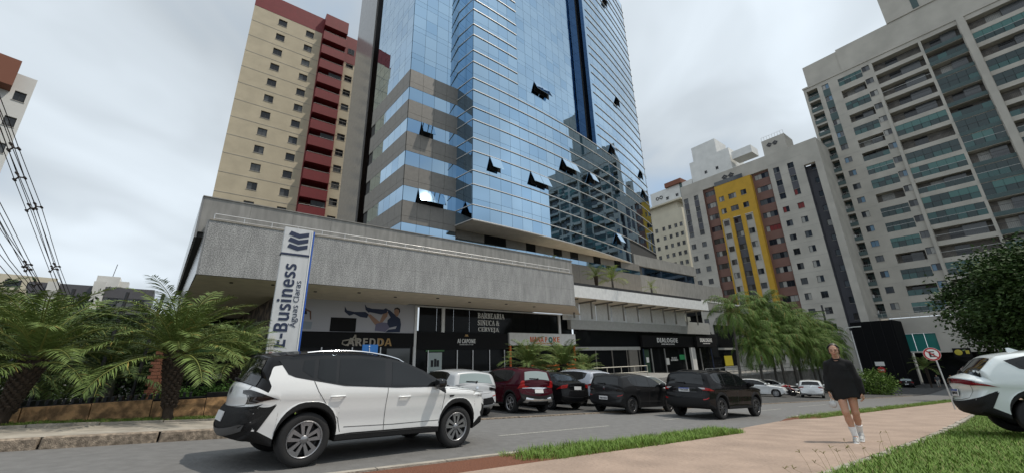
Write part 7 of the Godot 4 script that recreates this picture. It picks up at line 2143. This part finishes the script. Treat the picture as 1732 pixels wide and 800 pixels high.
func build_woman() -> void:
	var at := Vector3(9.93, 0, -2.6); at.y = ny(at.x, at.z) + 0.002
	var root := thing("person", "person in a black long sleeved shirt and white socks walking on the footpath", "person", at)
	root.rotation.y = atan2(-0.985, 0.17)
	var skin := mat("skin", Color(0.46, 0.25, 0.165), 0.5); skin.subsurf_scatter_enabled = true; skin.subsurf_scatter_strength = 0.15
	# joints (person's left is +x, forward +z)
	var hipR := Vector3(-0.085, 0.93, 0.0); var kneeR := Vector3(-0.055, 0.51, 0.13); var ankR := Vector3(-0.005, 0.10, 0.12)
	var hipL := Vector3(0.09, 0.93, 0.0); var kneeL := Vector3(0.075, 0.50, 0.0); var ankL := Vector3(0.055, 0.13, -0.17)
	var shR := Vector3(-0.165, 1.365, -0.01); var elR := Vector3(-0.215, 1.10, -0.03); var wrR := Vector3(-0.24, 0.87, 0.06)
	var shL := Vector3(0.165, 1.365, -0.01); var elL := Vector3(0.22, 1.09, -0.04); var wrL := Vector3(0.25, 0.85, -0.02)
	var neck := Vector3(0, 1.44, -0.01); var head := Vector3(-0.005, 1.612, 0.02)
	var B := [
		[Vector3(0, 0.98, 0), Vector3(0, 1.15, 0.0), 0.135, 0.115, Vector3(1.1, 1, 0.8)], [Vector3(0, 1.15, 0), Vector3(0, 1.34, 0), 0.105, 0.095, Vector3(1.12, 1, 0.8)],
		[neck - Vector3(0, 0.05, 0), head - Vector3(0, 0.06, 0.02), 0.058, 0.05], [shR, neck - Vector3(0, 0.03, 0), 0.04, 0.04], [shL, neck - Vector3(0, 0.03, 0), 0.04, 0.04],
		[hipR, kneeR, 0.088, 0.056], [kneeR, kneeR.lerp(ankR, 0.35) + Vector3(0, 0, -0.025), 0.054, 0.054], [kneeR.lerp(ankR, 0.35) + Vector3(0, 0, -0.025), ankR, 0.054, 0.035], [ankR, ankR + Vector3(0.01, -0.055, 0.10), 0.035, 0.03],
		[hipL, kneeL, 0.088, 0.056], [kneeL, kneeL.lerp(ankL, 0.35) + Vector3(0, 0, -0.025), 0.054, 0.054], [kneeL.lerp(ankL, 0.35) + Vector3(0, 0, -0.025), ankL, 0.054, 0.035], [ankL, ankL + Vector3(0.01, -0.07, 0.09), 0.035, 0.03],
		[shR, elR, 0.05, 0.04], [elR, wrR, 0.04, 0.026], [shL, elL, 0.05, 0.04], [elL, wrL, 0.04, 0.026]]
	var b := MB.new()
	nets(b, B, 0.03, 0.015)
	# head: skull, jaw, nose, brow, ears
	var Hc := [[head + Vector3(0, 0.035, -0.012), head + Vector3(0, 0.035, -0.02), 0.092, 0.092, Vector3(0.84, 1.08, 1.02)], [head + Vector3(0, -0.02, 0.012), head + Vector3(0, -0.075, 0.035), 0.068, 0.042, Vector3(0.95, 1, 0.95)], [head + Vector3(0, -0.10, -0.04), head + Vector3(0, -0.19, -0.04), 0.052, 0.055],
		[head + Vector3(0, 0.012, 0.085), head + Vector3(0, -0.024, 0.103), 0.009, 0.014], [head + Vector3(-0.035, 0.028, 0.068), head + Vector3(0.035, 0.028, 0.068), 0.018, 0.018], [head + Vector3(-0.04, -0.02, 0.055), head + Vector3(-0.03, -0.035, 0.06), 0.02, 0.016], [head + Vector3(0.04, -0.02, 0.055), head + Vector3(0.03, -0.035, 0.06), 0.02, 0.016], [head + Vector3(0, -0.062, 0.08), head + Vector3(0, -0.066, 0.08), 0.015, 0.015],
		[head + Vector3(-0.078, 0.015, -0.012), head + Vector3(-0.08, -0.02, -0.005), 0.012, 0.009], [head + Vector3(0.078, 0.015, -0.012), head + Vector3(0.08, -0.02, -0.005), 0.012, 0.009]]
	nets(b, Hc, 0.02, 0.007)
	nets(b, hand_caps(wrR, Vector3(0.03, -0.97, 0.2).normalized(), Vector3(0.9, 0, 0.2).normalized(), Vector3(0.2, 0, 0.97).normalized()), 0.008, 0.005)
	nets(b, hand_caps(wrL, Vector3(-0.03, -0.99, 0.1).normalized(), Vector3(-0.9, 0, 0.2).normalized(), Vector3(-0.2, 0, 0.97).normalized()), 0.008, 0.005)
	part("body", b, skin, root)
	# face details
	for s in [-1.0, 1.0]:
		var e := MB.new(); e.lathe([Vector2(0.001, -0.008), Vector2(0.011, -0.003), Vector2(0.011, 0.003), Vector2(0.001, 0.008)], head + Vector3(s * 0.034, 0.008, 0.082), Basis(Vector3.RIGHT, PI / 2) * Basis.from_scale(Vector3(1.3, 1, 0.6)), 10); part("eye", e, M.ink, root)
		e = MB.new(); e.tube([head + Vector3(s * 0.016, 0.032, 0.089), head + Vector3(s * 0.036, 0.037, 0.086), head + Vector3(s * 0.054, 0.030, 0.072)], 0.0045, 5); part("eyebrow", e, mat("hair_brown", Color(0.035, 0.02, 0.012), 0.5), root)
	var mo := MB.new(); mo.tube([head + Vector3(-0.024, -0.062, 0.086), head + Vector3(0, -0.060, 0.097), head + Vector3(0.024, -0.062, 0.086)], [0.003, 0.008, 0.003], 6); part("lips", mo, mat("lips", Color(0.36, 0.09, 0.08), 0.4), root)
	# hair pulled back with a band, lighter ends behind the neck
	var hb := MB.new()
	nets(hb, [[head + Vector3(0, 0.062, -0.028), head + Vector3(0, 0.05, -0.045), 0.092, 0.09, Vector3(0.9, 1.0, 1.0)], [head + Vector3(0, 0.0, -0.07), head + Vector3(0, -0.05, -0.075), 0.06, 0.045], [head + Vector3(-0.075, 0.02, 0.0), head + Vector3(-0.078, -0.05, -0.01), 0.018, 0.012], [head + Vector3(0.075, 0.02, 0.0), head + Vector3(0.078, -0.05, -0.01), 0.018, 0.012]], 0.02, 0.008, -1e9, 1e9, func(d, p): return maxf(d, 0.052 - (p - (head + Vector3(0, -0.045, 0.10))).length() * 0.55))
	part("hair", hb, M.hair_brown, root)
	hb = MB.new()
	nets(hb, [[head + Vector3(-0.03, -0.06, -0.085), head + Vector3(-0.075, -0.19, -0.05), 0.03, 0.018], [head + Vector3(0.03, -0.06, -0.085), head + Vector3(0.08, -0.20, -0.05), 0.03, 0.018]], 0.02, 0.009)
	part("hair_ends", hb, mat("hair_light", Color(0.16, 0.095, 0.045), 0.5), root)
	hb = MB.new(); var hp := []
	for i in 13: hp.append(head + Vector3(cos(PI * i / 12.0) * 0.088, 0.055 + 0.062 * sin(PI * i / 12.0), 0.028 - 0.004 * sin(PI * i / 12.0)))
	hb.tube(hp, 0.012, 6); part("headband", hb, M.black, root)
	# black oversized shirt
	var S := [[Vector3(0, 0.80, 0.0), Vector3(0, 1.12, 0.0), 0.190, 0.165, Vector3(1.12, 1, 0.80)], [Vector3(0, 1.12, 0), Vector3(0, 1.30, 0), 0.165, 0.14, Vector3(1.14, 1, 0.80)], [shR + Vector3(0.02, 0.0, 0), neck, 0.066, 0.070], [shL - Vector3(0.02, 0.0, 0), neck, 0.066, 0.070],
		[shR, elR, 0.068, 0.066], [elR, wrR + Vector3(0, 0.03, 0), 0.066, 0.05], [shL, elL, 0.068, 0.07], [elL, wrL + Vector3(0, 0.02, 0), 0.07, 0.055], [neck + Vector3(0, -0.01, -0.015), neck + Vector3(0, 0.035, -0.012), 0.072, 0.066]]
	var sb := MB.new()
	var nz := FastNoiseLite.new(); nz.frequency = 5.0; nz.seed = 3; nz.fractal_octaves = 2
	nets(sb, S, 0.035, 0.015, 0.70, 1.50, func(d: float, p: Vector3):
		var q: float = d + nz.get_noise_3d(p.x * 1.5, p.y * 0.6, p.z * 1.5) * 0.012
		var hem: float = 0.725 + 0.05 * sin((p.x + 0.05) * 9.0) * (1.0 if p.z > 0 else 0.3)
		if absf(p.x) < 0.23: q = maxf(q, hem - p.y)
		# opening at the neck
		var o: float = Vector2(p.x, p.z - 0.02).length() - 0.053
		return maxf(q, -o if p.y > 1.432 else -1.0))
	part("shirt", sb, mat("black_cloth", Color(0.009, 0.009, 0.010), 0.95, 0, tex.fine, 6.0, false), root)
	sb = MB.new()
	var cp := []
	for i in 15:
		var a := -PI * 0.5 + (i - 7) / 7.0 * PI * 0.93 + PI
		cp.append(neck + Vector3(cos(a) * 0.066, 0.034 + 0.03 * sin(a) * -1.0 * 0.6, -sin(a) * -0.066 - 0.004))
	sb.tube(cp, 0.013, 6)
	part("collar", sb, M.black_cloth, root)
	sb = MB.new(); sb.prism(PackedVector2Array([Vector2(0.05, 1.285), Vector2(0.17, 1.29), Vector2(0.17, 1.265), Vector2(0.05, 1.26)]), 0.146, 0.152); part("pocket_flap", sb, M.black_cloth, root)
	# socks and shoes
	var ws := mat("sock_white", Color(0.72, 0.72, 0.71), 0.9)
	for q in [[ankR, kneeR, Vector3(0.02, 0, 1.0)], [ankL, kneeL, Vector3(0.03, 0, 1.0)]]:
		var a: Vector3 = q[0]; var u: Vector3 = (q[1] - a).normalized()
		var kb := MB.new(); kb.tube([a - u * 0.02, a + u * 0.06, a + u * 0.12, a + u * 0.165], [0.045, 0.046, 0.053, 0.058], 12); part("sock", kb, ws, root)
		var fl: float = 0.0 if a.y < 0.12 else 0.015
		var f: Vector3 = (q[2] as Vector3).normalized()
		var heel := Vector3(a.x, 0.045 + fl * 2.6, a.z - 0.03); var toe := heel + f * 0.20 - Vector3(0, 0.006 + fl * 2.6, 0)
		kb = MB.new(); nets(kb, [[heel + Vector3(0, 0.012, 0), heel + f * 0.10 + Vector3(0, 0.015, 0), 0.045, 0.046], [heel + f * 0.10, toe, 0.046, 0.036, Vector3(1.08, 0.8, 1)], [a - Vector3(0, 0.02, 0), heel + f * 0.05, 0.045, 0.045]], 0.02, 0.009, 0.018)
		part("shoe", kb, mat("shoe_grey", Color(0.55, 0.55, 0.54), 0.6, 0, tex.fine, 8.0, false), root)
		kb = MB.new(); nets(kb, [[heel - Vector3(0, 0.025, 0.008), toe - Vector3(0, 0.022, -0.012), 0.05, 0.045, Vector3(0.95, 0.42, 1)]], 0.01, 0.008); part("shoe_sole", kb, ws, root)
	# what she holds in the right hand
	var bag := thing("pouch", "small clear round pouch held in the walking person's hand", "pouch")
	var hold: Vector3 = root.transform * (wrR + Vector3(0.02, -0.17, 0.05))
	bag.position = hold
	var pb := MB.new(); pb.lathe([Vector2(0.001, -0.02), Vector2(0.05, -0.018), Vector2(0.065, 0.0), Vector2(0.05, 0.018), Vector2(0.001, 0.02)], Vector3(0, -0.06, 0), Basis(Vector3.BACK, PI / 2), 18); part("case", pb, mat("pouch_grey", Color(0.5, 0.5, 0.5), 0.2), bag)
	pb = MB.new(); pb.tube([Vector3(0, 0.0, -0.02), Vector3(0, 0.04, -0.01), Vector3(0, 0.045, 0.01), Vector3(0, 0.0, 0.02)], 0.007, 6); part("strap", pb, M.letter_white, bag)

func build_far_people() -> void:
	var caps := [[Vector3(0, 1.0, 0), Vector3(0, 1.38, 0), 0.14, 0.16, Vector3(1.15, 1, 0.75)], [Vector3(0, 1.42, 0), Vector3(0, 1.52, 0), 0.055, 0.05], [Vector3(0, 1.62, 0.01), Vector3(0, 1.66, 0.01), 0.095, 0.095, Vector3(0.85, 1.1, 1)], [Vector3(-0.2, 1.4, 0), Vector3(-0.26, 1.1, 0.02), 0.055, 0.045], [Vector3(-0.26, 1.1, 0.02), Vector3(-0.25, 0.84, 0.08), 0.045, 0.035], [Vector3(0.2, 1.4, 0), Vector3(0.26, 1.1, -0.03), 0.055, 0.045], [Vector3(0.26, 1.1, -0.03), Vector3(0.25, 0.84, 0.0), 0.045, 0.035],
		[Vector3(-0.1, 0.95, 0), Vector3(-0.11, 0.5, 0.1), 0.095, 0.062], [Vector3(-0.11, 0.5, 0.1), Vector3(-0.1, 0.08, 0.04), 0.06, 0.04], [Vector3(-0.1, 0.05, 0.04), Vector3(-0.1, 0.035, 0.2), 0.045, 0.04], [Vector3(0.1, 0.95, 0), Vector3(0.11, 0.5, 0.0), 0.095, 0.062], [Vector3(0.11, 0.5, 0.0), Vector3(0.1, 0.08, -0.15), 0.06, 0.04], [Vector3(0.1, 0.05, -0.15), Vector3(0.1, 0.035, 0.0), 0.045, 0.04]]
	var b := MB.new(); nets(b, caps, 0.04, 0.03)
	var body := b.mesh()
	var up := MB.new(); nets(up, [[Vector3(0, 0.98, 0), Vector3(0, 1.38, 0), 0.16, 0.175, Vector3(1.15, 1, 0.78)], [Vector3(-0.2, 1.4, 0), Vector3(-0.26, 1.1, 0.02), 0.07, 0.06], [Vector3(0.2, 1.4, 0), Vector3(0.26, 1.1, -0.03), 0.07, 0.06]], 0.04, 0.03)
	var lo := MB.new(); nets(lo, [[Vector3(-0.1, 0.98, 0), Vector3(-0.11, 0.5, 0.1), 0.11, 0.08], [Vector3(-0.11, 0.5, 0.1), Vector3(-0.1, 0.12, 0.04), 0.078, 0.06], [Vector3(0.1, 0.98, 0), Vector3(0.11, 0.5, 0.0), 0.11, 0.08], [Vector3(0.11, 0.5, 0.0), Vector3(0.1, 0.12, -0.15), 0.078, 0.06]], 0.03, 0.03)
	var hr := MB.new(); nets(hr, [[Vector3(0, 1.68, -0.02), Vector3(0, 1.67, -0.04), 0.095, 0.09]], 0.02, 0.03)
	for i in 2:
		var r := thing("person", ["distant person in a grey shirt and pale trousers by the dark shopfront", "distant person in dark clothes by the dark shopfront"][i], "person", Vector3(92.0, ry(92), -12.0 + i * 1.5), -PI / 2 + 0.4 * i)
		part("body", body, M.skin, r); part("top", up, [M.win_grey, M.black_cloth][i], r); part("trousers", lo, [M.win_curtain, M.black_cloth][i], r); part("hair", hr, M.hair_brown, r)

# ------------------------------------------------------------------ motorcycles
func build_motorcycle(label: String, at: Vector3, turn: float) -> void:
	var r := thing("motorcycle", label, "motorcycle", at, turn, "red motorcycles by the white cars")
	var red := mat("bike_red", Color(0.28, 0.008, 0.012), 0.25)
	var wm := wheel_meshes(3)
	for x in [-0.65, 0.65]:
		var w := Node3D.new(); w.name = "wheel"; r.add_child(w, true); w.position = Vector3(x, 0.3, 0); w.scale = Vector3(0.3, 0.3, 0.18)
		part("tyre", wm[0], M.rubber, w); part("rim", wm[2], M.rim_dark, w)
	var b := MB.new()
	b.tube([Vector3(0.65, 0.3, 0.07), Vector3(0.42, 0.95, 0.07)], 0.022, 6); b.tube([Vector3(0.65, 0.3, -0.07), Vector3(0.42, 0.95, -0.07)], 0.022, 6); part("fork", b, M.alu, r)
	b = MB.new(); b.tube([Vector3(0.40, 1.0, -0.34), Vector3(0.46, 0.98, 0), Vector3(0.40, 1.0, 0.34)], 0.018, 6); part("handlebar", b, M.dark_metal, r)
	b = MB.new(); nets(b, [[Vector3(-0.02, 0.80, 0), Vector3(0.30, 0.84, 0), 0.10, 0.13]], 0.05, 0.03); part("tank", b, red, r)
	b = MB.new(); nets(b, [[Vector3(-0.75, 0.80, 0), Vector3(-0.10, 0.76, 0), 0.06, 0.10]], 0.05, 0.03); part("seat", b, M.black, r)
	b = MB.new(); nets(b, [[Vector3(-0.15, 0.42, 0), Vector3(0.25, 0.42, 0), 0.14, 0.15], [Vector3(0.2, 0.45, 0), Vector3(0.1, 0.7, 0), 0.08, 0.06]], 0.05, 0.03); part("engine", b, M.dark_metal, r)
	b = MB.new(); nets(b, [[Vector3(0.52, 0.82, 0), Vector3(0.58, 0.86, 0), 0.10, 0.09]], 0.05, 0.03); part("headlight_cowl", b, red, r)
	b = MB.new(); b.tube([Vector3(0.36, 0.60, 0), Vector3(0.62, 0.66, 0), Vector3(0.92, 0.52, 0)], [0.03, 0.07, 0.03], 6); part("front_mudguard", b, red, r)
	b = MB.new(); b.tube([Vector3(0.1, 0.3, 0.14), Vector3(-0.8, 0.42, 0.16)], [0.03, 0.05], 8); part("exhaust", b, M.steel, r)
	b = MB.new(); b.tube([Vector3(0.0, 0.3, -0.1), Vector3(-0.1, -0.0, -0.28)], 0.012, 5); part("stand", b, M.dark_metal, r)
	for s in [-1.0, 1.0]:
		b = MB.new(); b.tube([Vector3(0.42, 1.0, 0.28 * s), Vector3(0.38, 1.16, 0.32 * s)], 0.008, 5); b.box(Vector3(0.37, 1.19, 0.33 * s), Vector3(0.02, 0.07, 0.11)); part("mirror", b, M.dark_metal, r)

func build_cars() -> void:
	var g := "cars on the road and in the parking bays"
	var hp := PI / 2
	var s := spec_crossover()
	make_car(s, "white crossover with black roof and grey cladding driving past in the foreground", "car", g, Vector3(2.55, ry(2.55), -7.85), 0.125)
	make_car(spec_suv(), "black sport utility vehicle driving away on the road", "car", g, Vector3(16.05, ry(16.05), -8.3), 0.0)
	s = spec_hatch(); s.plate = [0.56, false, "TMH1D54"]
	make_car(s, "dark grey hatchback pulled up at the kerb behind the black sport utility vehicle", "car", g, Vector3(14.5, ry(14.5), -10.95), 0.03)
	make_car(spec_tall(), "maroon tall crossover parked nose to the shops", "car", g, Vector3(9.95, ry(9.95), -13.65), hp)
	make_car(spec_sedan(), "black sedan parked beside the maroon crossover", "car", g, Vector3(12.4, ry(12.4), -14.25), hp)
	s = spec_hatch(); s.paint = "car_silver"; s.glass_mat = "tint_glass"; s.rim_mat = "rim"; s.rear[0][1] = "rear_glass"; s.plate = [0.50, false, ""]; s.mirror_mat = "car_silver"
	s.rear.append(["lower_bumper", "black", [[-0.62, 0.56], [0.62, 0.56], [0.72, 0.36], [-0.72, 0.36]], 0.006, false])
	make_car(s, "silver hatchback parked half hidden behind the white crossover's nose", "car", g, Vector3(7.15, ry(7.15), -13.4), hp)
	s = spec_suv(); s.paint = "car_bluesilver"; s.plastic = true; s.mirror_mat = "car_bluesilver"; s.rim_mat = "rim"; s.plate = [0.60, false, ""]; s.rail_mat = "chrome"
	make_car(s, "pale silver sport utility vehicle parked behind the dark grey hatchback", "car", g, Vector3(15.4, ry(15.4), -15.4), hp)
	s = spec_hatch(); s.paint = "car_white"; s.rear[0][1] = "tint_glass"; s.rim_mat = "rim"; s.mirror_mat = "car_white"
	make_car(s, "white hatchback seen between the dark hatchback and the black sport utility vehicle", "car", g, Vector3(20.2, ry(20.2), -14.2), -hp)
	make_car(s, "white hatchback facing the road beyond the black sport utility vehicle", "car", g, Vector3(40.0, ry(40.0), -16.6), -hp + 0.25)
	make_car(s, "white hatchback behind the motorcycles", "car", g, Vector3(47.5, ry(47.5), -18.2), -hp + 0.2)
	s = s.duplicate(true); s.rear[1][1] = "lamp_red"
	make_car(s, "white hatchback driving away left of the walking person", "car", g, Vector3(43.3, ry(43.3), -13.7), 0.3)
	s = spec_hatch(); s.paint = "car_black"
	make_car(s, "black hatchback at the far kerb right of the walking person", "car", g, Vector3(68.5, ry(68.5), -14.6), -0.35)
	s = spec_hatch(); s.paint = "car_black"; s.rear[1][1] = "lamp_red"; s.rear[0][1] = "rear_glass"; s.slope = 0.0
	make_car(s, "dark car parked far away in front of the dark shopfront", "car", g, Vector3(89.5, ry(89.5), -15.2), 0.15)
	s = spec_coupe_suv()
	make_car(s, "white crossover with a full width tail light parked on the lawn", "car", g, Vector3(13.4, ny(13.4, 0.6) + 0.01, 0.6), -1.25)
	build_motorcycle("red motorcycle parked between the white hatchbacks, the left one", Vector3(44.0, ry(44.0), -16.2), -1.1)
	build_motorcycle("red motorcycle parked next to the driving white hatchback, the right one", Vector3(45.2, ry(45.2), -15.2), -0.9)

func _ready() -> void:
	make_materials()
	camera_and_light()
	build_ground()
	build_office_tower()
	build_cream_block()
	build_yellow_block()
	build_balcony_tower()
	build_far_blocks()
	build_wall_and_pond()
	build_railings()
	build_pylon()
	build_signs()
	build_wires()
	build_plants()
	build_cars()
	build_woman()
	build_far_people()
	build_grass()
